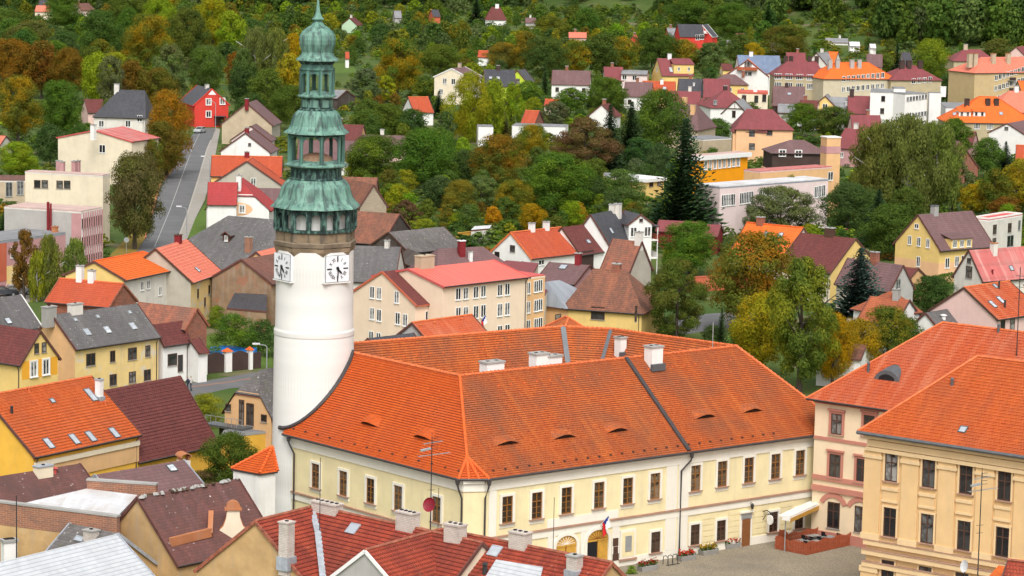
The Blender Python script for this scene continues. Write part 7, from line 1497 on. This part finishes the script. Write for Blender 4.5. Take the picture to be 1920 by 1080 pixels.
# scattered growth
def inhouse(P, mg):
    for h in HOUSES:
        q = h.W2L(P)
        if h.x0 - mg < q.x < h.x1 + mg and -h.ww - mg < q.y < h.ww + mg: return True
    return False
HB = []
for h in HOUSES:
    c = [proj(h.org + h.u * x + h.v * y + Vector((0, 0, z))) for x in (h.x0, h.x1) for y in (-h.ww, h.ww) for z in (0, h.zr)]
    HB.append((min(p[0] for p in c), max(p[0] for p in c), min(p[1] for p in c), max(p[1] for p in c), (h.org + h.u * h.L / 2).y, proj(h.org + Vector((0, 0, h.he)))[1]))
def hides(px, yt, w_, D):
    for x0, x1, y0, y1, d, ye in HB:
        if D < d and x0 - w_ * .4 < px < x1 + w_ * .4 and yt < ye + (y1 - ye) * .45: return True
    return False
def scatter(x0, x1, y0, y1, n, kinds, hr, cols, seed, wr=(.6, .95), gap=.35, group=None, lab=None, slope=0.0, check=True):
    rg = random.Random(seed); made = 0
    for _ in range(n * 14):
        if made >= n: break
        px = rg.uniform(x0, x1); t = rg.random(); yb = y0 + (y1 - y0) * t + slope * (px - x0)
        P = groundpt((px, yb)); h = rg.uniform(*hr); wv = h * rg.uniform(*wr)
        if not (100 < P.y < 2500) or inhouse(P, wv * .3 + .6): continue
        if any((P.x - a) ** 2 + (P.y - b) ** 2 < ((wv + c) * gap) ** 2 for a, b, c in TREES): continue
        wpx = wv * F / P.y; yt = yb - h * F / P.y
        if check and hides(px, yt, wpx, P.y): continue
        k = rg.choice(kinds); c, t2 = rg.choice(cols)
        if k == 'spruce': c, t2 = ('sp', 'dg'); wv *= .5; h *= 1.15
        plant(k, px, yt, yb, wpx, c, t2, rg.uniform(.25, .65), group=group, label=lab, lod=2 if wpx < 50 else 1, P=P, h=h, w_=wv); made += 1
    return made
GR = [('g', 'og'), ('g', 'dg'), ('dg', 'g'), ('og', 'g'), ('g', 'lg'), ('og', 'yg'), ('gg', 'g'), ('g', 'gg'), ('yg', 'og'), ('lg', 'g'), ('dg', 'gg')]
AU = GR + GR + [('og', 'go'), ('go', 'og'), ('yg', 'go'), ('ru', 'og'), ('og', 'oran')]
DK = [('dg', 'g'), ('g', 'gg'), ('g', 'dg'), ('dg', 'og'), ('g', 'og'), ('gg', 'dg')]
cnt = []
cnt.append(scatter(-20, 560, 60, 185, 36, [R, R, Lo, R], (8, 14), AU, 4))
cnt.append(scatter(620, 1480, 30, 110, 56, [R, R, Lo, B_, R, Co], (5, 10), AU, 5))
cnt.append(scatter(640, 1010, 120, 250, 30, [R, Lo, B_, B_], (4, 8), AU, 6))
cnt.append(scatter(1450, 1720, 55, 105, 22, [R, B_, B_], (3, 7), GR, 7))
cnt.append(scatter(680, 1230, 355, 445, 46, [R, B_, B_, Lo], (3, 6), AU, 8, wr=(.8, 1.2)))
cnt.append(scatter(640, 1240, 255, 350, 26, [R, R, Lo, B_], (5, 10), GR, 9))
cnt.append(scatter(960, 1900, 140, 300, 70, [B_, B_, R], (2, 5), GR, 10, wr=(.8, 1.3)))
cnt.append(scatter(1100, 1920, 300, 560, 40, [B_, B_, R], (2.5, 5.5), AU, 11, wr=(.8, 1.2)))
cnt.append(scatter(395, 560, 190, 300, 8, [B_, R, B_], (2.5, 5.5), GR, 12, wr=(.8, 1.2)))
cnt.append(scatter(1750, 1930, 100, 240, 14, [B_, R], (3, 7), GR, 13))

rg = random.Random(21)
def pick(cols): a, b = rg.choice(cols); t = rg.random(); return tuple(COL[a][i] * (1 - t * .6) + COL[b][i] * t * .6 for i in range(3))
def masspts(n, ymin, lim, hmin, hmax, kinds, cols, sp, xr=(-40, 1960), wr=(.55, .85)):
    out, seen = [], []
    for _ in range(n * 12):
        if len(out) >= n: break
        px = rg.uniform(*xr); top = lim(px); py = rg.uniform(ymin, top)
        P = groundpt((px, py))
        if not 500 < P.y < 2600 or inhouse(P, 2): continue
        if any((P.x - a) ** 2 + ((P.y - b) * .6) ** 2 < sp * sp for a, b in seen[-500:]) or any((P.x - a) ** 2 + (P.y - b) ** 2 < 16 for a, b, c in TREES): continue
        h = rg.uniform(hmin, hmax) * (1.25 if px > 1450 else 1); w_ = h * rg.uniform(*wr)
        if hides(px, py - h * F / P.y, w_ * F / P.y, P.y): continue
        seen.append((P.x, P.y)); out.append((P, h, w_, rg.choice(kinds), pick(DK if px > 1400 else cols)))
    return out
wood = masspts(330, -45, lambda x: 60, 11, 17, ['round', 'round', 'loose'], GR + DK, 5.0, (-480, -60)) + masspts(260, -45, lambda x: 90, 12, 18, ['round', 'round', 'loose'], DK, 5.0, (1980, 2400)) + masspts(1150, -45, lambda x: 26 if x < 560 else 14 if x < 1380 else (40 + (x - 1380) * .13 if x < 1640 else 94), 11, 17, ['round', 'round', 'round', 'loose'], GR + DK, 4.0)
mass('far_wood', 'dense mixed wood covering the far slope along the top of the view', wood, 1000, .042)
orch = masspts(520, 14, lambda x: 120 if x < 560 else 105 if x < 1300 else 62, 4, 9, ['round', 'round', 'loose', 'bush'], GR + GR + [('og', 'go'), ('yg', 'go'), ('og', 'oran')], 3.6, wr=(.75, 1.1))
orch += masspts(260, 60, lambda x: 620, 4, 10, ['round', 'round', 'loose', 'bush'], AU, 4, (-480, -30), (.7, 1.1)) + masspts(200, 95, lambda x: 560, 4, 9, ['round', 'round', 'loose', 'bush'], AU, 4, (1950, 2400), (.7, 1.1))
mass('far_orchard', 'patchwork of small orchard trees in the gardens on the far slope', orch, 700, .044)
under = []
for _ in range(60000):
    if len(under) >= 3800: break
    px, py = rg.uniform(-40, 1960), 20 + 470 * rg.random() ** 1.5
    P = groundpt((px, py))
    if inhouse(P, 1.0): continue
    if 200 < px < 415 and 235 < py < 520: continue
    if any(a - 2 < px < b + 2 and c < py < d for a, b, c, d in ((590, 670, 116, 140), (1380, 1460, 145, 165))): continue
    h = rg.uniform(.7, 2.6) * (1.5 if py < 130 else 1); under.append((P, h, h * rg.uniform(1.3, 2.4), 'bush', pick(AU if rg.random() < .2 else GR)))
mass('undergrowth', 'low shrubs and garden growth between the houses and orchards', under, 150, .078)
# ---------------------------------------------------------------- street furniture and small things
def lamp(label, px, yt, yb, arm=-1, z0=0, hgt=None):
    q = atz((px, yb), z0); n = Vector((q.x, q.y, 0)).normalized(); h = hgt or (onp((px, yt), q, n).z - q.z); e = empty('street_lamp', q, 0, label, 'street lamp')
    m = MB(); m.tube([(0, 0, 0), (0, 0, h * .9), (arm * .25, 0, h * .97), (arm * 1.3, 0, h)], [.09, .065, .055, .045], 'galv', 7); m.build('pole', e)
    m = MB(); m.box(arm * 1.3 - .45, arm * 1.3 + .45, -.17, .17, h - .02, h + .16, 'dish_white'); m.build('lamp_head', e); return e
lamp('grey street lamp by the gravel path between the tower and the dark fence', 500, 646, 690); lamp('curved street lamp in front of the long peeling yellow house', 259, 658, 728); lamp('street lamp on the pavement of the uphill road', 350, 388, 446); lamp('street lamp at the upper bend of the uphill road', 393, 294, 342); lamp('tall street lamp beside the red gabled house', 404, 190, 246)
lamp('street lamp before the grey sheet roofed house by the school', 1066, 559, 612); lamp('taller street lamp behind the grey sheet roofed house', 1077, 545, 606); lamp('thin lamp above the beige gabled house', 809, 126, 155); lamp('street lamp over the bright orange roofed gable at the left', 56, 704, 760)
q = atz((237, 478), 0); e = empty('road_sign', q, 0, 'round grey backed road sign on a post beside the uphill road', 'road sign'); m = MB(); m.tube([(0, 0, 0), (0, 0, 2.6)], .04, 'galv'); m.build('post', e); m = MB(); m.lathe([(.42, 0), (.42, .03)], 'galv', 20); o = m.build('disc', e); o.location = (0, -.05, 2.4); o.rotation_euler = (R_(90), 0, 0)
q = atz((1158, 606), 0); e = empty('road_sign', q, R_(-15), 'blue road sign in front of the large old brown tiled house', 'road sign'); m = MB(); m.tube([(0, 0, 0), (0, 0, 2.4)], .04, 'galv'); m.build('post', e); m = MB(); m.box(-.5, .5, -.08, -.04, 1.6, 2.5, 'sign_blue'); m.box(-.3, .3, -.085, -.079, 1.75, 1.85, 'white_paint'); m.box(-.3, .3, -.085, -.079, 2.1, 2.3, 'white_paint'); m.build('sign_plate', e)
# cars
def car(label, px, py, ang, paint):
    q = atz((px, py), .02); e = empty('parked_car', q, R_(ang), label, 'car'); m = MB()
    prof = [(-2.1, .35), (-2.12, .75), (-1.9, .92), (-1.5, .98), (.85, .98), (1.75, .88), (2.08, .7), (2.1, .35)]; m.ext([(x, -.85, z) for x, z in prof], (0, 1.7, 0), paint)
    top = [(-1.75, .98), (-1.35, 1.42), (.15, 1.46), (.95, .98)]; m.ext([(x, -.72, z) for x, z in top[1:3]] + [(x, -.72, z - .06) for x, z in top[2:0:-1]], (0, 1.44, 0), paint)
    for s0 in (-.74, .66): m.ext([(x, s0, z) for x, z in ((-1.75, .98), (-1.7, .98), (-1.3, 1.42), (-1.35, 1.42))], (0, .08, 0), paint); m.ext([(x, s0, z) for x, z in ((.9, .98), (.95, .98), (.15, 1.46), (.1, 1.46))], (0, .08, 0), paint)
    m.build('body', e); g = MB(); g.ext([(-1.68, -.70, .985), (.88, -.70, .985), (.13, -.66, 1.41), (-1.33, -.66, 1.41)], (0, 1.36, 0), 'glass'); g.build('window', e)
    for x in (-1.3, 1.3):
        for y in (-.86, .66):
            t = MB(); n = 14
            for r, mt, o_ in ((.31, 'tyre', 0), (.18, 'galv', -.012)): t.ext([(r * math.cos(2 * math.pi * k / n), o_, r * math.sin(2 * math.pi * k / n)) for k in range(n)], (0, .2 - 2 * o_, 0), mt)
            o = t.build('wheel', e); o.location = (x, y, .31)
    for x, mt in ((2.06, 'white_paint'), (-2.13, 'car_red')):
        for y in (-.65, .45): l = MB(); l.box(x, x + .06, y, y + .22, .62, .76, mt); l.build('headlight' if x > 0 else 'tail_light', e)
car('silver car parked at the top of the uphill road', 375, 249, -105, 'car_silver'); car('white car parked behind the white clock tower', 669, 641, 60, 'car_white'); car('dark car parked at the left edge behind the grey roof', 6, 555, 20, 'car_dark'); car('silver car parked by the low pink block at the left edge', 34, 552, 20, 'car_silver')
# garden wall with pillars and dark gates along the lower street
A, Bp = atz((297, 711), 0), atz((490, 690), 0); u = (Bp - A).normalized(); e = empty('gate_wall', A, math.atan2(u.y, u.x), 'dark boarded gates between white pillars with orange caps along the street', 'gate wall')
def along(px): return reach(A, u, px)
m = MB(); m.box(along(299), along(326), -.06, .06, 0, 2.3, 'green_paint'); m.build('green_gate', e)
for a, b, z0, z1 in ((338, 370, 2.2, 2.7), (386, 420, 2.1, 2.5), (432, 465, 2.0, 2.4), (471, 489, 2.0, 2.0)):
    x0, x1 = along(a), along(b); n = 10; m = MB(); top = [(x0 + (x1 - x0) * k / n, -.05, z0 + (z1 - z0) * math.sin(math.pi * k / n)) for k in range(n + 1)]; m.ext([(x0, -.05, 0.05)] + [(x1, -.05, .05)] + top[::-1], (0, .1, 0), 'darkbrown'); m.build('gate', e)
for a, b, z in ((326, 338, 2.3), (370, 386, 2.5), (420, 432, 2.5), (465, 471, 2.4)):
    x0, x1 = along(a), along(b); m = MB(); m.box(x0, x1, -.35, .35, 0, z, 'white'); m.build('pillar', e); c = MB(); cx_ = (x0 + x1) / 2; hw = (x1 - x0) / 2 + .15
    for k in range(4):
        P = [(cx_ - hw, -.5, z), (cx_ + hw, -.5, z), (cx_ + hw, .5, z), (cx_ - hw, .5, z)]; c.face([P[k], P[(k + 1) % 4], (cx_, 0, z + .45)], 'ridge_fresh')
    c.face([(cx_ - hw, -.5, z), (cx_ - hw, .5, z), (cx_ + hw, .5, z), (cx_ + hw, -.5, z)], 'ridge_fresh'); c.build('pillar_cap', e)
q = atz((433, 676), 0); m = MB(); rg = random.Random(4); g = [[Vector((i * .8 - 2.6, j * .7 - 1.2, 1.3 + .5 * math.exp(-((i - 3) ** 2) / 8) * math.exp(-((j - 2) ** 2) / 4) + rg.uniform(-.15, .15))) for i in range(8)] for j in range(5)]
for j in range(4):
    for i in range(7): m.face([g[j][i], g[j][i + 1], g[j + 1][i + 1], g[j + 1][i]], 'blue_tarp')
per = [g[0][i] for i in range(8)] + [g[j][7] for j in range(1, 5)] + [g[4][i] for i in range(6, -1, -1)] + [g[j][0] for j in range(3, 0, -1)]
for i in range(len(per)): a, b = per[i], per[(i + 1) % len(per)]; m.face([Vector((a.x * 1.1, a.y * 1.2, 0)), Vector((b.x * 1.1, b.y * 1.2, 0)), b, a], 'blue_tarp')
tag(m.build('tarpaulin', None, q), 'crumpled bright blue tarpaulin over a stack behind the dark gates', 'tarpaulin')
# people
def person(label, P, face, top, low, walk=.25, arm=.2):
    e = empty('person', P, face, label, 'person')
    J = [(0, 0, .95), (0, 0, 1.2), (0, 0, 1.42), (0, 0, 1.50), (0, 0, 1.56), (0, .03, 1.66), (0, 0, 1.74), (.09, 0, .92), (.10, walk * .6, .5), (.10, walk * .35 - .05, .08), (.10, walk * .35 + .12, .04), (-.09, 0, .92), (-.10, -walk * .3, .5), (-.10, -walk, .10), (-.10, -walk + .15, .05), (.19, 0, 1.40), (.24, -arm * .5, 1.14), (.25, -arm * .2 + .1, .90), (.25, -arm * .2 + .15, .80), (-.19, 0, 1.40), (-.24, arm * .4, 1.14), (-.25, arm * .6 + .08, .90), (-.25, arm * .6 + .13, .80)]
    Rr = [.15, .14, .15, .06, .055, .09, .06, .10, .07, .05, .045, .10, .07, .05, .045, .065, .05, .04, .035, .065, .05, .04, .035]
    Ed = [(0, 1), (1, 2), (2, 3), (3, 4), (4, 5), (5, 6), (0, 7), (7, 8), (8, 9), (9, 10), (0, 11), (11, 12), (12, 13), (13, 14), (2, 15), (15, 16), (16, 17), (17, 18), (2, 19), (19, 20), (20, 21), (21, 22)]
    me = bpy.data.meshes.new('body'); me.from_pydata(J, Ed, []); o = put('body', me, e); md = o.modifiers.new('skin', 'SKIN'); o.modifiers.new('sub', 'SUBSURF').levels = 1
    for v, r in zip(me.skin_vertices[0].data, Rr): v.radius = (r, r * .8)
    me.skin_vertices[0].data[0].use_root = True
    dg = bpy.context.evaluated_depsgraph_get(); dg.update(); m2 = bpy.data.meshes.new_from_object(o.evaluated_get(dg)); bpy.data.objects.remove(o); m2.materials.clear()
    for k in (top, low, 'skin', 'hair'): m2.materials.append(M[k])
    for p in m2.polygons:
        c = p.center; p.use_smooth = True; p.material_index = 1 if c.z < .93 and abs(c.x) < .2 else (3 if c.z > 1.70 or (c.z > 1.58 and c.y < -.02) else 2 if c.z > 1.49 or (c.z < .92 and abs(c.x) >= .2) else 0)
    put('body', m2, e); return e
person('walker in a dark jacket beside the dark red tiled roof on the lower street', atz((352, 734), .02), R_(60), 'cloth_dark', 'cloth_dark', .3); person('walker in a pale top beside the dark jacketed walker', atz((358, 733), .02), R_(60), 'cloth_light', 'cloth_dark', .2)
person('dark clothed visitor standing in the gallery of the clock tower', Vector((Tc.x, Tc.y, ty(429))) + (ln * .45 - fn * .85).normalized() * 3.1, R_(160), 'cloth_dark', 'cloth_dark', .02, .03)
person('pedestrian in a white shirt on the street behind the town hall roof', atz((1211, 632), .02), R_(200), 'cloth_light', 'cloth_dark', .25)
# flags
def flag(label, P, n, w_=1.1, L=1.8):
    e = empty('flag', P, math.atan2(n.y, n.x), label, 'flag'); d = Vector((1, 0, 1.0)).normalized(); m = MB(); m.tube([(0, 0, 0), tuple(d * L)], .03, 'white_paint'); m.build('flagpole', e)
    nx, nz_ = 8, 7; c = MB(); H = L * .62; W0 = 1.05
    def pt(i, j):
        s_, t = i / nx, j / nz_; b = d * (L - s_ * H); return Vector((b.x + .05 * math.sin(5 * s_ + 3 * t), .10 * math.sin(9 * s_ + 2 * t) * (t + .2) + .12 * t, b.z - t * W0 * (1.0 + .25 * s_)))
    for i in range(nx):
        for j in range(nz_):
            s_, t = (i + .5) / nx, (j + .5) / nz_; mt = 'flag_blue' if t < .5 - abs(s_ - .5) * .999 else ('flag_white' if s_ < .5 else 'flag_red')
            c.face([pt(i, j), pt(i + 1, j), pt(i + 1, j + 1), pt(i, j + 1)], mt)
    c.build('cloth', e)
q = fpt((1123, 988)) + O; flag('Czech flag hanging over the open arched entrance of the town hall', q, fn); sx = SC.at((897, 607), 'f'); flag('Czech flag on the front of the cream school', (SC.root.matrix_basis @ sx.to_4d()).to_3d(), -SC.v)
# lanterns and the hanging sign
def lantern(label, p):
    q = fpt(p) + O; e = empty('wall_lantern', q, math.atan2(fn.y, fn.x), label, 'lantern'); m = MB(); m.tube([(0, 0, .1), (.25, 0, .35), (.4, 0, .25)], .03, 'iron'); m.build('bracket', e); m = MB(); m.lathe([(.08, -.25), (.17, .1), (.2, .12), (.04, .28)], 'iron', 8, c=(.4, 0, 0)); m.build('lantern_body', e); m = MB(); m.lathe([(.07, -.2), (.14, .08)], 'amber', 8, c=(.4, 0, 0)); m.build('lantern_glass', e)
lantern('black lantern over the open arched doorway', (1127, 992)); lantern('black lantern above the plain brown side door', (1405, 948))
q = fpt((1430, 965)) + O; e = empty('hanging_sign', q, math.atan2(fn.y, fn.x), 'round white sign hanging from a wrought iron bracket on the town hall', 'sign'); m = MB(); m.bar((0, 0, -.8), (0, 0, .9), .06, .06, 'iron'); m.tube([(0, 0, .3), (.6, 0, .5), (1.3, 0, .25)], .04, 'iron'); m.tube([(0, 0, -.5), (.5, 0, .1), (1.2, 0, .25)], .03, 'iron')
for k in range(3): m.tube([(.3 + .3 * k + .12 * math.cos(a), 0, .2 + .12 * math.sin(a)) for a in [x * .9 for x in range(8)]], .02, 'iron', 5)
m.build('bracket', e); m = MB(); m.ext([(1.0 + .38 * math.cos(2 * math.pi * k / 18), -.05, -.3 + .45 * math.sin(2 * math.pi * k / 18)) for k in range(18)], (0, .1, 0), 'white_paint'); m.build('sign_plate', e)
# flower boxes
def flowers(label, px, py, w_, cols, box=True):
    q = atz((px, py), .01); e = empty('flower_box', q, math.atan2(fu.y, fu.x), label, 'flower box'); m = MB()
    m.ext([(-w_ / 2 * .85, -.3, 0), (w_ / 2 * .85, -.3, 0), (w_ / 2, -.38, .42), (-w_ / 2, -.38, .42)], (0, .7, 0), 'concrete'); m.build('planter', e); rg = random.Random(int(px))
    for nm, col, n, s in (('foliage', 'g', 160, .09), ('blossom', cols, 130, .10)):
        V, Fc = [], []
        for k in range(n): leafquad(V, Fc, Vector((rg.uniform(-w_ / 2, w_ / 2), rg.uniform(-.3, .3), .42 + abs(rg.gauss(.14, .12)) + (.14 if nm == 'blossom' else 0))), (Vector((0, 0, 1)) + rv(rg) * .8).normalized(), s, rg)
        o = put(nm, fast_mesh(nm, V, Fc, 'leaves'), e); c = COL[col] if col in COL else col; o.color = (*c, 0.0); o['tint'] = [float(x) for x in c]
flowers('flower box of dark red blooms nearest the red tiled roof', 1214, 1069, 2.0, (.35, .04, .02)); flowers('flower box of bright red blooms beside the downpipe', 1287, 1050, 1.9, (.62, .03, .015)); flowers('flower box of fading yellow blooms', 1328, 1039, 1.9, (.45, .28, .03)); flowers('flower box of red blooms closest to the brown side door', 1371, 1027, 1.9, (.55, .06, .02))
plant(B_, 1184, 1061, 1076, 26, 'lg', 'g', .4, label='small green plant at the foot of the town hall wall')
q = atz((1256, 1058), .01); e = empty('bike_rack', q, math.atan2(fu.y, fu.x), 'small black bicycle rack beside the downpipe of the town hall', 'bike rack'); 
for k in range(3): m = MB(); m.tube([(k * .55 - .5, -.35, 0), (k * .55 - .5, -.3, .7), (k * .55 - .5, .0, .85), (k * .55 - .5, .3, .7), (k * .55 - .5, .35, 0)], .035, 'iron'); m.build('hoop', e)
m = MB(); m.bar((-.7, -.35, .05), (.8, -.35, .05), .05, .05, 'iron'); m.build('rail', e)
# fenced terrace with tables and awning
Pn, Pl, Pr = atz((1512, 1041), .02), atz((1453, 1029), .02), atz((1600, 1021), .02); Pb = Pl + (Pr - Pn); O2 = Vector((Pn.x, Pn.y, 0)); e = empty('terrace_fence', O2, 0, 'reddish timber paling fence enclosing the pavement terrace', 'fence')
def palings(a, b, h=1.15):
    a, b = a - O2, b - O2; L = (b - a).length; u = (b - a) / L; n = Vector((-u.y, u.x, 0)); k = int(L / .17); m = MB()
    for i in range(k):
        p = a + u * (i + .5) * L / k; hh = h + .10 * math.sin(i * .55); m.ext([p - u * .06 - n * .015, p + u * .06 - n * .015, p + u * .06 - n * .015 + Z(hh), p - u * .06 - n * .015 + Z(hh)], n * .03, 'red_rail')
    for z in (.3, .9): m.bar(a + Z(z) + n * .05, b + Z(z) + n * .05, .05, .09, 'red_rail')
    m.build('fence_side', e)
palings(Pl, Pn); palings(Pn, Pr); palings(Pr, Pb); palings(Pl, Pb); palings(Pl + (Pb - Pl) * .55 + (Pl - Pn) * .9, Pl + (Pb - Pl) * .3 + (Pl - Pn) * .05)
m = MB(); m.ext([p - O2 + Z(.06) for p in (Pl, Pn, Pr, Pb)], (0, 0, -.05), 'boards_dark'); m.build('deck', e)
for k, (a, b, mt) in enumerate(((.25, .35, 'galv'), (.55, .25, 'galv'), (.35, .7, 'galv'), (.72, .62, 'galv'), (.5, .5, 'iron'))):
    p = Pn + (Pl - Pn) * a + (Pr - Pn) * b; t = empty('table', p + Z(.06), math.atan2(fu.y, fu.x), ['pale square table nearest the front corner of the terrace', 'pale square table by the right side of the terrace', 'pale square table at the back of the terrace', 'pale square table at the far right of the terrace', 'dark table in the middle of the terrace'][k], 'table')
    m = MB(); m.box(-.6, .6, -.45, .45, .70, .75, mt); m.build('table_top', t)
    for sx in (-.5, .5):
        for sy in (-.35, .35): m = MB(); m.box(sx - .03, sx + .03, sy - .03, sy + .03, 0, .70, 'iron'); m.build('leg', t)
    for s in (-1, 1):
        c = empty('chair', p + Z(.06) + fu * s * 1.0, math.atan2(fu.y, fu.x) + (0 if s < 0 else math.pi), ('left' if s < 0 else 'right') + ' hand dark chair at the ' + ['front corner', 'right side', 'back', 'far right', 'middle'][k] + ' terrace table', 'chair', 'terrace chairs')
        m = MB(); m.box(-.24, .24, -.24, .24, .42, .47, 'black'); m.build('seat', c); m = MB(); m.box(-.27, -.23, -.24, .24, .47, .92, 'black'); m.build('backrest', c)
        for sx in (-.2, .2):
            for sy in (-.2, .2): m = MB(); m.box(sx - .02, sx + .02, sy - .02, sy + .02, 0, .42, 'black'); m.build('leg', c)
A_, B2 = atz((1471, 1034), .02), atz((1563, 990), .02); d = B2 - A_; L = d.length; e = empty('awning', A_, math.atan2(d.y, d.x), 'long pale folded awning on thin posts over the terrace', 'awning'); m = MB(); hA = 3.2; m.box(-.4, L + .4, -.55, .55, hA, hA + .14, 'canvas'); m.box(-.4, L + .4, -.6, .2, hA - .28, hA - .002, 'canvas'); m.box(-.38, L + .38, -.62, -.602, hA - .42, hA - .05, 'gold_wood'); m.build('canopy', e)
for x in (0, L): m = MB(); m.tube([(x, 0, 0), (x, 0, hA - .28)], .06, 'galv'); m.build('post', e)
